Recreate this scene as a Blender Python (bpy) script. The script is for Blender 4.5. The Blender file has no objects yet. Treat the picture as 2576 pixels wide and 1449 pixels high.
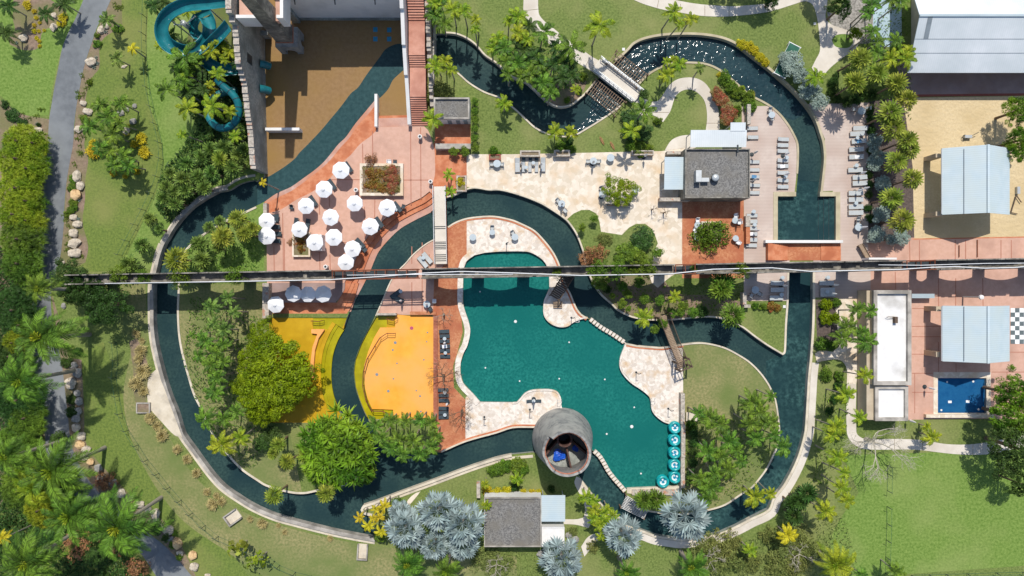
import bpy, bmesh, math, random
from mathutils import Vector, Matrix, geometry
random.seed(7)
R = math.radians
S = 0.056          # metres per unit of the site plan (2576 x 1449 units)
H = 97.0           # drone height
CX, CY = 1288.0, 724.5
sc = bpy.context.scene
C = sc.collection

# ---------------------------------------------------------------- camera, sky, sun
cam_d = bpy.data.cameras.new('camera'); cam = bpy.data.objects.new('camera', cam_d); C.objects.link(cam)
cam.location = (0, 0, H); cam.rotation_euler = (0, 0, 0)
cam_d.sensor_width = 36; cam_d.lens = 36 * H / (2576 * S); cam_d.clip_end = 5000; cam_d.clip_start = 1
sc.camera = cam
world = bpy.data.worlds.new('World'); sc.world = world; world.use_nodes = True
SUN_EL, SUN_AZ = 58.5, -2.0     # shadows fall towards -Y, very slightly to -X
nt = world.node_tree; bg = nt.nodes['Background']
sky = nt.nodes.new('ShaderNodeTexSky'); sky.sky_type = 'NISHITA'; sky.sun_disc = False
sky.sun_elevation = R(SUN_EL); sky.sun_rotation = R(2.0)
nt.links.new(sky.outputs[0], bg.inputs[0]); bg.inputs[1].default_value = 0.115
sd = bpy.data.lights.new('sun', 'SUN'); sd.energy = 3.55; sd.angle = R(0.5); sd.color = (1, 0.95, 0.87)
so = bpy.data.objects.new('sun', sd); C.objects.link(so)
d = Vector((math.sin(R(2)) * math.cos(R(SUN_EL)), math.cos(R(2)) * math.cos(R(SUN_EL)), math.sin(R(SUN_EL))))
so.rotation_euler = d.to_track_quat('Z', 'Y').to_euler(); so.location = (0, 0, 120)
sc.view_settings.view_transform = 'Standard'; sc.view_settings.look = 'None'
sc.view_settings.exposure = 0.13; sc.view_settings.gamma = 1.0; sc.view_settings.use_curve_mapping = False
sc.render.resolution_x = 1024; sc.render.resolution_y = 576
sc.cycles.max_bounces = 5; sc.cycles.diffuse_bounces = 3; sc.cycles.caustics_reflective = False

# ---------------------------------------------------------------- plan coordinates
def G(x, y, z=0.0):
    """plan point seen at height z -> world"""
    k = (H - z) / H * S
    return Vector(((x - CX) * k, (CY - y) * k, z))
def TP(tile, x, y):
    """enlarged-tile point -> plan"""
    return int(tile[1]) * 644 + x / 4.0, int(tile[0]) * 362.1 + y / 4.0
def P(s, tile=None):
    out = []
    for w in s.split():
        a, b = w.split(',')
        out.append(TP(tile, float(a), float(b)) if tile else (float(a), float(b)))
    return out
def smooth(pts, closed=True, n=4, corner=48):
    N = len(pts); out = []
    def turn(i):
        if not closed and i in (0, N - 1): return 180
        a, b, c = pts[i - 1], pts[i], pts[(i + 1) % N]
        v, w = (b[0] - a[0], b[1] - a[1]), (c[0] - b[0], c[1] - b[1])
        return abs(math.degrees(math.atan2(v[0] * w[1] - v[1] * w[0], v[0] * w[0] + v[1] * w[1])))
    sharp = [turn(i) > corner for i in range(N)]
    for i in range(N if closed else N - 1):
        j = (i + 1) % N
        p1, p2 = pts[i], pts[j]
        L = math.dist(p1, p2)
        if L < 1e-6: continue
        p0 = p1 if sharp[i] else pts[i - 1]; p3 = p2 if sharp[j] else pts[(j + 1) % N]
        def tan(a, b, c):
            la, lb = math.dist(a, b), math.dist(b, c)
            if la < 1e-6: return ((c[0] - b[0]), (c[1] - b[1]))
            if lb < 1e-6: return ((b[0] - a[0]), (b[1] - a[1]))
            k = L / (la + lb)
            return ((c[0] - a[0]) * k, (c[1] - a[1]) * k)
        m1, m2 = tan(p0, p1, p2), tan(p1, p2, p3)
        if sharp[i] and sharp[j] or L < 5:
            out.append(p1); continue
        for q in range(n):
            t = q / n; t2, t3 = t * t, t * t * t
            h = (2 * t3 - 3 * t2 + 1, t3 - 2 * t2 + t, -2 * t3 + 3 * t2, t3 - t2)
            out.append(tuple(h[0] * p1[k] + h[1] * m1[k] + h[2] * p2[k] + h[3] * m2[k] for k in (0, 1)))
    if not closed: out.append(pts[-1])
    return out

# ---------------------------------------------------------------- materials
MATS = {}
def lin(c):
    if isinstance(c, str):
        c = tuple(int(c[i:i + 2], 16) / 255 for i in (0, 2, 4))
        return tuple((v / 12.92 if v < .04045 else ((v + .055) / 1.055) ** 2.4) for v in c) + (1,)
    return tuple(c) + (1,)
def mk(name, c1, c2=None, scale=1.0, rough=.85, bump=0, bscale=None, c3=None, scale3=.08, lo=.35, hi=.65, lo3=.4, hi3=.65, spec=.3,
       island=0, transl=0, objrand=0, ior=None, metal=0, detail=5, stripes=None, vor=None, facing=None):
    m = bpy.data.materials.new(name); m.use_nodes = True; MATS[name] = m
    n = m.node_tree.nodes; l = m.node_tree.links; b = n['Principled BSDF']
    tc = n.new('ShaderNodeTexCoord'); co = tc.outputs['Object']
    c1 = lin(c1); c2 = lin(c2) if c2 else c1
    no = n.new('ShaderNodeTexNoise'); no.inputs['Scale'].default_value = scale; no.inputs['Detail'].default_value = detail; no.inputs['Roughness'].default_value = .62; l.new(co, no.inputs['Vector'])
    src = no.outputs['Fac']
    if vor:
        vo = n.new('ShaderNodeTexVoronoi'); vo.inputs['Scale'].default_value = vor; l.new(co, vo.inputs['Vector'])
        sp = n.new('ShaderNodeSeparateColor'); l.new(vo.outputs['Color'], sp.inputs[0])
        mx0 = n.new('ShaderNodeMath'); mx0.operation = 'MULTIPLY_ADD'; mx0.inputs[1].default_value = .5
        hf = n.new('ShaderNodeMath'); hf.operation = 'MULTIPLY'; hf.inputs[1].default_value = .5; l.new(src, hf.inputs[0])
        l.new(sp.outputs[0], mx0.inputs[0]); l.new(hf.outputs[0], mx0.inputs[2]); src = mx0.outputs[0]
    rp = n.new('ShaderNodeValToRGB'); rp.color_ramp.elements[0].position = lo; rp.color_ramp.elements[1].position = hi
    rp.color_ramp.elements[0].color = c1; rp.color_ramp.elements[1].color = c2; l.new(src, rp.inputs[0]); col = rp.outputs[0]
    if c3:
        n3 = n.new('ShaderNodeTexNoise'); n3.inputs['Scale'].default_value = scale3; n3.inputs['Detail'].default_value = 4; l.new(co, n3.inputs['Vector'])
        r3 = n.new('ShaderNodeMapRange'); r3.inputs[1].default_value = lo3; r3.inputs[2].default_value = hi3; l.new(n3.outputs['Fac'], r3.inputs[0])
        mx = n.new('ShaderNodeMix'); mx.data_type = 'RGBA'; mx.inputs[7].default_value = lin(c3); l.new(r3.outputs[0], mx.inputs[0]); l.new(col, mx.inputs[6]); col = mx.outputs[2]
    if stripes:
        wv = n.new('ShaderNodeTexWave'); wv.bands_direction = stripes[0]; wv.inputs['Scale'].default_value = stripes[1]; l.new(co, wv.inputs['Vector'])
        mx = n.new('ShaderNodeMix'); mx.data_type = 'RGBA'; mx.blend_type = 'MULTIPLY'; mx.inputs[0].default_value = stripes[2]; l.new(col, mx.inputs[6]); l.new(wv.outputs['Color'], mx.inputs[7]); col = mx.outputs[2]
    if island or objrand:
        hs = n.new('ShaderNodeHueSaturation'); l.new(col, hs.inputs['Color'])
        add = None
        if island:
            ge = n.new('ShaderNodeNewGeometry'); mr = n.new('ShaderNodeMapRange'); mr.inputs[3].default_value = 1 - island; mr.inputs[4].default_value = 1 + island
            l.new(ge.outputs['Random Per Island'], mr.inputs[0]); l.new(mr.outputs[0], hs.inputs['Value'])
        if objrand:
            oi = n.new('ShaderNodeObjectInfo'); mr = n.new('ShaderNodeMapRange'); mr.inputs[3].default_value = .5 - objrand; mr.inputs[4].default_value = .5 + objrand
            l.new(oi.outputs['Random'], mr.inputs[0]); l.new(mr.outputs[0], hs.inputs['Hue'])
        col = hs.outputs[0]
    l.new(col, b.inputs['Base Color'])
    b.inputs['Roughness'].default_value = rough; b.inputs['Specular IOR Level'].default_value = spec; b.inputs['Metallic'].default_value = metal
    if ior: b.inputs['IOR'].default_value = ior
    if bump:
        nb = n.new('ShaderNodeTexNoise'); nb.inputs['Scale'].default_value = bscale or scale * 2; nb.inputs['Detail'].default_value = 3; l.new(co, nb.inputs['Vector'])
        bp = n.new('ShaderNodeBump'); bp.inputs['Strength'].default_value = 1; bp.inputs['Distance'].default_value = bump; l.new(nb.outputs['Fac'], bp.inputs['Height']); l.new(bp.outputs[0], b.inputs['Normal'])
    if transl:
        tr = n.new('ShaderNodeBsdfTranslucent'); l.new(col, tr.inputs[0]); ms = n.new('ShaderNodeMixShader'); ms.inputs[0].default_value = transl
        l.new(b.outputs[0], ms.inputs[1]); l.new(tr.outputs[0], ms.inputs[2]); l.new(ms.outputs[0], n['Material Output'].inputs[0])
    return m
# ground
mk('grass', '586a30', '7e8c4a', 3.5, c3='8e8e5a', scale3=.13, lo=.36, hi=.66, lo3=.47, hi3=.76, bump=.03, bscale=5, detail=10)
mk('grass_green', '58762a', '80984a', 3.0, c3='8c9858', scale3=.09, lo=.34, hi=.66, lo3=.5, hi3=.8, bump=.03, bscale=5, detail=10)
mk('grass_dry', '717848', '9a9264', 3.0, c3='6c7a42', scale3=.16, lo=.36, hi=.64, bump=.03, bscale=5, detail=9)
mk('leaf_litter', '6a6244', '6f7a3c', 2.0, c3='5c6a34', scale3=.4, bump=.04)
mk('grass_mid', '566a2e', '78883e', 3.2, c3='87884e', scale3=.12, lo=.34, hi=.66, lo3=.48, hi3=.78, bump=.03, bscale=5, detail=10)
mk('asphalt', '6a6e71', '777b7e', 1.2, c3='84888a', scale3=.15, rough=.9, detail=9)
mk('mulch', '7d6a5a', '978270', 2.5, bump=.05, c3='76744c', scale3=.3)
mk('dark_mulch', '4d4440', '6a5d56', 3, bump=.05)
mk('path', 'cfc6b8', 'ddd5c8', .5, c3='bdb2a2', scale3=.2, lo3=.5, hi3=.8)
mk('coral_stone', 'd3c5af', 'e8dccb', 1.8, c3='d4b893', scale3=.45, lo=.3, hi=.7, lo3=.5, hi3=.78, vor=1.8, bump=.01, detail=8)
mk('coral_white', 'cfc3b5', 'e9e0d4', 1.8, c3='ccae88', scale3=.7, lo=.3, hi=.7, lo3=.53, hi3=.74, vor=2.6, bump=.01, detail=8)
mk('pink_concrete', 'c89f8b', 'd2aa97', 1.6, c3='ba9381', scale3=.25, lo=.35, hi=.65, lo3=.5, detail=8)
mk('orange_concrete', 'bf7450', 'd08c68', 1.2, c3='b06848', scale3=.4, lo=.4, hi=.6, lo3=.48, detail=8)
mk('wet_pink', 'b89488', 'ccaea2', 1.2, c3='c08468', scale3=.3, lo=.4, hi=.6, detail=8)
mk('red_brick', 'a4624c', 'b87860', 2.5, c3='94563f', scale3=.4, vor=5)
mk('brick_terracotta', 'b4724e', 'c88c66', 2, vor=5, c3='ac6648', scale3=.45, lo=.3, hi=.7)
mk('joint', 'a8705c', 'b47c68', 2)
mk('stair_pink', 'c08a76', 'd09c88', 1.5, c3='b07a68', scale3=.5, detail=8)
mk('deck', 'cab8ac', 'd6c6ba', 1.2, stripes=('Y', 1.55, .18), c3='c2ada0', scale3=.3, detail=8)
mk('coping', 'cbbfa9', 'ddd2be', .8, c3='a89f90', scale3=.6, lo3=.5, hi3=.8)
mk('coping_old', 'a7a198', 'c2bbb0', .9, c3='8a857d', scale3=.7)
mk('sand', 'ccb68e', 'dac69e', 3.5, bump=.14, bscale=1.6, c3='c8b288', scale3=.2, lo=.35, hi=.65, detail=9)
mk('pebbles', '7a766f', 'a8a39a', 5, vor=6, lo=.3, hi=.7, bump=.03)
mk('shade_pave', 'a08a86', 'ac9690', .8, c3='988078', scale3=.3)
mk('pool_coping', 'b8ad90', 'c6bb9e', 1.2, c3='aca084', scale3=.5)
mk('pale_blue_floor', 'aec4ce', 'bccfd6', .6, c3='a4bac6', scale3=.3)
mk('towel_white', 'e0e0e0', 'ececec', 2); mk('towel_blue', '4f7fa8', '6a96b8', 2)
mk('check_white', 'e8e8e6', 'f2f2f0', 1); mk('check_grey', '5c6668', '6c7678', 1)
# water
mk('water_river', '2b4040', '3a514e', 3.0, rough=.2, spec=.12, ior=1.33, bump=.012, bscale=2.4, c3='243a3e', scale3=.14, lo=.4, hi=.6, detail=9)
mk('water_ripple', '22383e', '324b50', 2.6, rough=.1, spec=.4, ior=1.33, bump=.16, bscale=1.3, c3='1c343c', scale3=.15, detail=8)
mk('water_deep', '233c3e', '426462', 2.0, rough=.2, spec=.12, ior=1.33, bump=.02, bscale=2.8, c3='233c40', scale3=.2, lo=.42, hi=.68, detail=9)
mk('water_teal', '15625c', '277c72', 3.0, rough=.16, spec=.18, ior=1.33, bump=.012, bscale=3, c3='176660', scale3=.12, lo=.38, hi=.64, detail=9)
mk('water_teal_light', '2a9088', '35a298', 3.0, rough=.09, spec=.5, ior=1.33, bump=.012, bscale=3)
mk('water_blue', '1c5484', '24608e', 1.4, rough=.1, spec=.3, ior=1.33, bump=.01, bscale=2, detail=8)
mk('water_brown', '8c6f4c', '9a7c58', 2.0, rough=.2, spec=.2, ior=1.33, bump=.01, bscale=3, c3='96784a', scale3=.12, detail=9)
mk('water_brown_band', '2c4649', '3a5658', 2.0, rough=.2, spec=.12, ior=1.33, bump=.01, bscale=3, detail=9)
mk('pad_yellow', 'be9614', 'cca41e', .8, rough=.4, c3='b08a10', scale3=.25, detail=8)
mk('pad_olive', 'a3990e', 'b4aa1a', 1.4, rough=.3, c3='988e10', scale3=.5, bump=.01)
mk('pad_orange', 'ee9f30', 'f6ae40', .6, rough=.6, c3='f0aa58', scale3=.2, detail=8)
mk('pad_wall', 'efa45c', 'f4ae68', .8)
mk('pool_wall', '8d9088', 'a5a69c', 1.2)
# plants
mk('leaf_green', '34521a', '6c8c2c', 1.2, rough=.5, island=.6, transl=.1, objrand=.02, spec=.15)
mk('leaf_dark', '263e14', '44602a', 1.2, rough=.5, island=.55, transl=.08, objrand=.02, spec=.15)
mk('leaf_yellow', '5a781a', '9aa62a', 1.5, rough=.5, island=.5, transl=.15, objrand=.02, spec=.15)
mk('leaf_gold', 'a89a16', 'cdbd34', 1.5, rough=.5, island=.4, transl=.2, objrand=.015, spec=.15)
mk('leaf_lime', '667e0a', 'a6b21a', .5, rough=.5, island=.6, transl=.15, spec=.15, c3='48640c', scale3=.8)
mk('leaf_fresh', '2c500e', '648c1e', 1.0, rough=.5, island=.65, transl=.1, spec=.15, c3='7a9424', scale3=.5)
mk('leaf_fan', '34501e', '7a9240', 1.2, rough=.5, island=.65, transl=.1, objrand=.02, spec=.15)
mk('leaf_fan_yellow', '5e7422', '9a9e3c', 1.0, rough=.5, island=.5, transl=.15, objrand=.02, spec=.15)
mk('leaf_bamboo', '5e8216', 'c0c83a', 1.0, rough=.5, island=.6, transl=.2, spec=.15, c3='4a7018', scale3=.5)
mk('leaf_silver', '6c7e7e', '98a6a3', 1.5, rough=.5, island=.5, transl=.03, spec=.12)
mk('leaf_greysilver', '74877c', '96a69a', 3, rough=.5, island=.35, transl=.1, spec=.4)
mk('leaf_bush', '486420', '74902c', 2, rough=.5, island=.5, transl=.15, objrand=.02, spec=.15)
mk('leaf_olive', '647038', '8a9050', 2, rough=.6, island=.5, transl=.15, objrand=.02, spec=.1)
mk('leaf_red', '7c3428', 'a85838', 3, rough=.5, island=.4, transl=.15, c3='78703a', scale3=1.2)
mk('leaf_croton', '8a6a26', '7c8a34', 2, rough=.5, island=.5, transl=.15, c3='96502c', scale3=1.2)
mk('leaf_straw', 'a89a60', 'c2b27c', 2, rough=.8, island=.35)
mk('leaf_brownred', '8a5c40', 'a87c50', 3, rough=.6, island=.4)
mk('bark', '8a8276', 'a39a8c', 3, bump=.02); mk('bark_brown', '6a5646', '84705c', 3, bump=.02); mk('bark_pale', 'a8a090', 'c0b8a8', 3)
# built
mk('white_paint', 'dddcda', 'e8e6e2', .5, c3='c9c8c4', scale3=.3, lo3=.5, hi3=.8)
mk('white_cloth', 'e9e9ea', 'efeff0', .8, rough=.8)
mk('grey_render', '8f9490', 'a9aca6', .8, bump=.02, c3='7c807c', scale3=.4, vor=4)
mk('stone_wall', '77736b', 'a09a8e', 1.8, bump=.05, vor=3.2, c3='5c5954', scale3=.6, lo=.25, hi=.75)
mk('rubble_stone', '9c948a', 'c6bcae', 2.5, bump=.05, vor=4.5, lo=.25, hi=.75, c3='b98a72', scale3=1.2, lo3=.58)
mk('tower_stone', '787878', '96958f', 2.0, bump=.03, c3='a4a29c', scale3=.6, vor=2.5, lo=.3, hi=.7, detail=9)
mk('dark_brick', '4e3a34', '644a42', 3, vor=6)
mk('tower_brick', '9c6450', 'b07a64', 3, vor=6)
mk('gravel_roof', '62615f', '8a8884', 5, vor=7, lo=.3, hi=.7, bump=.03, c3='77736b', scale3=.4)
mk('white_roof', 'dedcd8', 'e8e7e4', 1.0, c3='8f897e', scale3=.26, lo3=.56, hi3=.82, detail=8)
mk('roof_metal', 'a8b8be', 'b2c0c6', .3, rough=.55, spec=.5, stripes=('Y', 1.1, .1), c3='9fb0b8', scale3=.2)
mk('roof_metal_x', 'd6dcde', 'e2e6e8', .5, rough=.6, spec=.3, stripes=('X', 1.1, .05), c3='c8d0d2', scale3=.15, detail=8)
mk('roof_blue', 'bccdd4', 'c8d5da', .5, rough=.55, spec=.3, stripes=('Y', 1.1, .08), c3='c4d0d0', scale3=.35, detail=8)
mk('roof_strip', '7c868c', '8a949a', 1)
mk('beige_wall', 'b5a68e', 'c4b69e', .8); mk('brick_band', '8c4f44', '9c5c4e', 3)
mk('dark_metal', '2c3438', '3a4246', 1, rough=.5); mk('pale_metal', 'b8bcbc', 'c8cccc', 1, rough=.4, metal=.3)
mk('rust_metal', '6e3e2c', '84503a', 2); mk('pipe_white', 'e0e2e2', 'ececec', 1, rough=.5)
mk('teal_plastic', '1c7078', '268088', 1, rough=.3, spec=.4, c3='186068', scale3=.4)
mk('teal_raft', '12989c', '1aa8aa', 1, rough=.3, spec=.6)
mk('raft_white', 'cfe0e6', 'e4eef0', 2); mk('raft_blue', '1b86a8', '2a98b8', 2)
mk('blue_tile', '1f7fa4', '2a8cb0', 2, rough=.3)
mk('blue_tarp', '1440a8', '2a68d8', 4, rough=.3, bump=.08, bscale=4)
mk('sling_grey', 'b2b6b6', 'bfc3c3', 1, rough=.7); mk('sling_dark', '39454c', '46535a', 1, rough=.7)
mk('table_top', 'aeb9bf', 'bcc6ca', 1, rough=.4); mk('timber', '8c7864', 'a5907a', 3); mk('timber_dark', '5a4a40', '70604f', 3)
mk('boulder', 'b9ab96', 'd6cab6', 2.0, bump=.08, bscale=3, c3='8c8378', scale3=1.2, lo3=.5)
mk('boulder_tan', 'd0ac7c', 'dcbf92', 2.0, bump=.08, bscale=3, c3='a5835c', scale3=1.2, lo3=.5)
mk('boulder_grey', '85837e', 'a5a29a', 2.0, bump=.08, bscale=3)
mk('green_net', '2d5c4c', '3a6a58', 1)
mk('purple_mark', 'b0506a', 'b85c74', 1)

# ---------------------------------------------------------------- object helpers
def mesh_obj(name, verts, faces, mat, parent=None, loc=None, mats=None, fm=None, shade=False):
    me = bpy.data.meshes.new(name); me.from_pydata([tuple(v) for v in verts], [], faces)
    if mats:
        for m in mats: me.materials.append(MATS[m])
        for p, i in zip(me.polygons, fm): p.material_index = i
    elif mat: me.materials.append(MATS[mat])
    if shade:
        for p in me.polygons: p.use_smooth = True
    me.update()
    o = bpy.data.objects.new(name, me); C.objects.link(o)
    if parent: o.parent = parent
    if loc is not None: o.location = loc
    return o
class MB:
    def __init__(s): s.v = []; s.f = []
    def add(s, vs, fs):
        b = len(s.v); s.v += [Vector(v) for v in vs]; s.f += [[i + b for i in f] for f in fs]; return s
    def box(s, x0, y0, z0, x1, y1, z1, rz=0, c=(0, 0)):
        vs = [(x, y, z) for z in (z0, z1) for x, y in ((x0, y0), (x1, y0), (x1, y1), (x0, y1))]
        if rz:
            ca, sa = math.cos(rz), math.sin(rz); vs = [(c[0] + (x - c[0]) * ca - (y - c[1]) * sa, c[1] + (x - c[0]) * sa + (y - c[1]) * ca, z) for x, y, z in vs]
        return s.add(vs, [(3, 2, 1, 0), (4, 5, 6, 7), (0, 1, 5, 4), (1, 2, 6, 5), (2, 3, 7, 6), (3, 0, 4, 7)])
    def bar(s, a, b, w, h=None):
        a, b = Vector(a), Vector(b); h = h or w; d = (b - a).normalized(); u = d.cross(Vector((0, 0, 1)))
        if u.length < 1e-3: u = Vector((1, 0, 0))
        u.normalize(); v = u.cross(d); vs = []
        for p in (a, b):
            for i, j in ((-1, -1), (1, -1), (1, 1), (-1, 1)): vs.append(p + u * (i * w / 2) + v * (j * h / 2))
        return s.add(vs, [(3, 2, 1, 0), (4, 5, 6, 7), (0, 1, 5, 4), (1, 2, 6, 5), (2, 3, 7, 6), (3, 0, 4, 7)])
    def tube(s, pts, rs, n=6, cap=True):
        pts = [Vector(p) for p in pts]; 
        if not hasattr(rs, '__len__'): rs = [rs] * len(pts)
        b = len(s.v)
        for i, p in enumerate(pts):
            d = (pts[min(i + 1, len(pts) - 1)] - pts[max(i - 1, 0)]).normalized()
            u = d.cross(Vector((0, 0, 1)))
            if u.length < 1e-3: u = Vector((1, 0, 0))
            u.normalize(); v = d.cross(u)
            for k in range(n):
                a = 2 * math.pi * k / n; s.v.append(p + (u * math.cos(a) + v * math.sin(a)) * rs[i])
        for i in range(len(pts) - 1):
            for k in range(n):
                k2 = (k + 1) % n; s.f.append([b + i * n + k, b + i * n + k2, b + (i + 1) * n + k2, b + (i + 1) * n + k])
        if cap:
            s.f.append([b + k for k in range(n)][::-1]); s.f.append([b + (len(pts) - 1) * n + k for k in range(n)])
        return s
    def lathe(s, prof, n=16, c=(0, 0)):
        b = len(s.v)
        for r, z in prof:
            for k in range(n):
                a = 2 * math.pi * k / n; s.v.append(Vector((c[0] + r * math.cos(a), c[1] + r * math.sin(a), z)))
        for i in range(len(prof) - 1):
            for k in range(n):
                k2 = (k + 1) % n; s.f.append([b + i * n + k, b + i * n + k2, b + (i + 1) * n + k2, b + (i + 1) * n + k])
        return s
    def disc(s, r, z, n=16, c=(0, 0)):
        return s.add([(c[0] + r * math.cos(2 * math.pi * k / n), c[1] + r * math.sin(2 * math.pi * k / n), z) for k in range(n)], [list(range(n))])
    def build(s, name, mat, parent=None, loc=None, shade=False):
        return mesh_obj(name, s.v, s.f, mat, parent, loc, shade=shade)
def prism(pts, z0, z1):
    """extruded outline of (x,y) world points"""
    m = MB(); n = len(pts)
    ar = sum(pts[i][0] * pts[(i + 1) % n][1] - pts[(i + 1) % n][0] * pts[i][1] for i in range(n))
    if ar < 0: pts = pts[::-1]
    m.add([(x, y, z0) for x, y in pts] + [(x, y, z1) for x, y in pts],
          [list(range(n))[::-1], list(range(n, 2 * n))] + [[i, (i + 1) % n, n + (i + 1) % n, n + i] for i in range(n)])
    return m
ALL = []
def tag(o, cat, look=None, zone=None, label=None, group=None, at=None):
    o['category'] = cat
    if group: o['group'] = group
    if label: o['label'] = label
    else:
        ALL.append((o, look, zone, at or (o.location.x, o.location.y)))
    return o
def empty(name, loc=(0, 0, 0), rz=0):
    o = bpy.data.objects.new(name, None); C.objects.link(o); o.location = loc; o.rotation_euler = (0, 0, rz); o.empty_display_size = .3; return o
def kids(o): return [c for c in PARENTED.get(o.name, [])]
PARENTED = {}
def copy_tree(src, parts):
    r = src.copy(); C.objects.link(r)
    for p, subs in parts:
        c = p.copy(); C.objects.link(c); c.parent = r
        for q in subs:
            e = q.copy(); C.objects.link(e); e.parent = c
    return r
class Proto:
    """first call places the original, later ones copies"""
    def __init__(s, root, parts): s.root = root; s.parts = parts; s.used = False
    def __call__(s, loc, rz=0, scale=1):
        if not s.used: o = s.root; s.used = True
        else: o = copy_tree(s.root, s.parts)
        o.location = loc; o.rotation_euler = (0, 0, rz); o.scale = (scale,) * 3 if not hasattr(scale, '__len__') else scale
        return o
def structure(o, k='structure'): o['kind'] = k; return o
# ---------------------------------------------------------------- ground, water, paving: one planar map, each face belongs to the last outline drawn over it
LAY = []   # (object name, z, material, polygon)
def lay(name, z, mat, pts, sm=True):
    if isinstance(pts, str): pts = P(pts)
    LAY.append((name, z, mat, smooth(pts) if sm else list(pts)))
def rect(x0, y0, x1, y1): return [(x0, y0), (x1, y0), (x1, y1), (x0, y1)]
def offset(pts, d):
    out = []; n = len(pts)
    for i in range(n):
        a, b = pts[max(i - 1, 0)], pts[min(i + 1, n - 1)]
        dx, dy = b[0] - a[0], b[1] - a[1]; L = math.hypot(dx, dy) or 1
        out.append((pts[i][0] - dy / L * d, pts[i][1] + dx / L * d))
    return out
def ribbon(name, z, mat, line, d0, d1):
    l = smooth(line, False)
    LAY.append((name, z, mat, offset(l, d0) + offset(l, d1)[::-1]))
# --- lawns and soil
lay('lawn', 0, 'grass_green', "390,-60 372,40 370,180 376,260 402,340 412,410 405,450 372,530 330,620 305,665 470,690 665,690 665,-60")
lay('lawn', 0, 'grass_mid', "290,-60 390,-60 372,40 370,180 376,260 402,340 412,410 405,450 372,530 330,620 305,680 200,680 160,640 200,200 240,100")
lay('lawn', 0, 'grass_mid', "180,900 260,860 310,1000 350,1120 440,1250 560,1365 640,1470 500,1470 440,1350 300,1220 215,1100")
lay('lawn', 0, 'grass_green', "2120,1145 2620,1130 2620,1420 2060,1460 2100,1330 2160,1240")
lay('lawn', 0, 'grass_green', "0,-40 220,-40 190,60 160,110 130,230 122,290 60,290 0,240")
lay('dry_lawn', 0, 'grass_dry', "300,712 366,715 372,940 372,1000 405,1062 500,1210 640,1300 930,1372 1300,1400 1300,1460 700,1460 560,1380 440,1290 340,1130 310,1000 330,860")
lay('dry_lawn', 0, 'grass_dry', "1718,862 1790,866 1860,896 1930,965 1955,1060 1948,1150 1890,1230 1800,1285 1720,1290")
lay('dry_lawn', 0, 'grass_dry', "445,715 665,715 672,800 760,1240 640,1200 520,1080 470,930 450,800")
lay('soil_bed', 0, 'mulch', "283,-20 305,-20 308,68 262,95 250,125 250,170 232,195 217,240 215,265 225,290 212,362 222,400 215,450 214,500 208,560 222,620 215,660 185,672 150,655 160,574 167,462 175,412 184,362 192,270 210,175 232,105 265,30")
lay('soil_bed', 0, 'mulch', "35,-20 80,-20 160,20 172,48 160,66 118,72 105,85 100,112 88,125 55,125 25,112 22,98 37,75 32,45")
lay('soil_bed', 0, 'mulch', "-40,250 0,252 50,285 124,300 120,362 112,450 105,540 95,640 60,700 90,979 112,1086 100,1200 -40,1300")
lay('soil_bed', 0, 'mulch', "126,724 160,840 172,900 205,905 212,1040 215,1110 245,1160 300,1215 345,1262 400,1300 440,1345 480,1420 500,1470 470,1470 420,1378 350,1324 237,1226 183,1130 155,914")
lay('soil_bed', 0, 'mulch', "1470,700 1498,735 1560,786 1625,803 1780,797 1850,800 1866,760 1800,745 1700,735 1660,690")
lay('soil_bed', 0, 'mulch', "325,860 345,850 368,905 377,960 362,1030 340,1010 335,930")
lay('soil_bed', 0, 'dark_mulch', "2051,755 2100,752 2180,770 2168,870 2110,885 2056,868")
lay('soil_bed', 0, 'dark_mulch', "2160,260 2280,240 2330,560 2310,660 2182,610")
lay('soil_bed', 0, 'mulch', "1380,250 1393,262 1413,268 1440,258 1458,245 1470,225 1480,185 1440,190 1390,220")
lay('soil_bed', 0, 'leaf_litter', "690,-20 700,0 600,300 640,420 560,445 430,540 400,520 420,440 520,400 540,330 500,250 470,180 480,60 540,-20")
lay('pebble_bed', 0, 'pebbles', "2080,30 2110,38 2130,-20 2240,-20 2200,110 2150,110 2150,85 2092,62")
# --- road and paths
lay('road', 0.02, 'asphalt', "226,-40 192,42 172,82 157,120 147,170 137,220 130,262 124,300 120,362 112,450 105,540 98,620 88,700 80,762 87,800 83,874 90,979 100,1024 112,1086 120,1150 175,1240 270,1310 345,1380 400,1460 500,1470 420,1378 350,1324 237,1226 183,1130 170,1036 155,914 140,850 130,794 130,724 150,655 160,574 162,524 167,462 175,412 184,362 187,312 192,270 200,225 210,175 220,140 232,105 246,65 265,30 296,-40")
lay('garden_path', 0.03, 'path', "1314,-40 1317,0 1318,37 1338,65 1375,105 1448,155 1473,170 1495,184 1600,268 1612,290 1643,290 1668,307 1686,280 1698,245 1713,230 1733,225 1753,232 1771,252 1778,280 1778,307 1773,340 1810,340 1809,287 1801,257 1786,225 1771,207 1751,197 1728,195 1703,200 1683,215 1670,235 1656,253 1638,255 1612,242 1513,157 1488,142 1460,122 1428,100 1393,72 1368,52 1355,32 1355,-40")
lay('garden_path', 0.03, 'path', "1575,-20 1595,0 1658,22 1713,32 1763,40 1838,41 1932,30 2000,10 2025,3 2042,10 2050,25 2057,55 2062,100 2062,130 2052,150 2042,170 2055,196 2072,192 2078,182 2095,165 2120,145 2150,125 2165,100 2150,85 2120,72 2092,62 2077,45 2080,15 2084,-30 2030,-30 2000,-15 1932,8 1875,14 1838,16 1775,12 1735,7 1680,-5 1650,-20")
lay('garden_path', 0.03, 'path', "1678,368 1690,352 1712,342 1735,340 1755,345 1750,372 1725,378 1690,384 1670,384")
lay('lawn_island', 0.0, 'grass_green', "2092,100 2100,90 2115,86 2133,87 2144,96 2146,108 2136,119 2118,121 2100,116")
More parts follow.
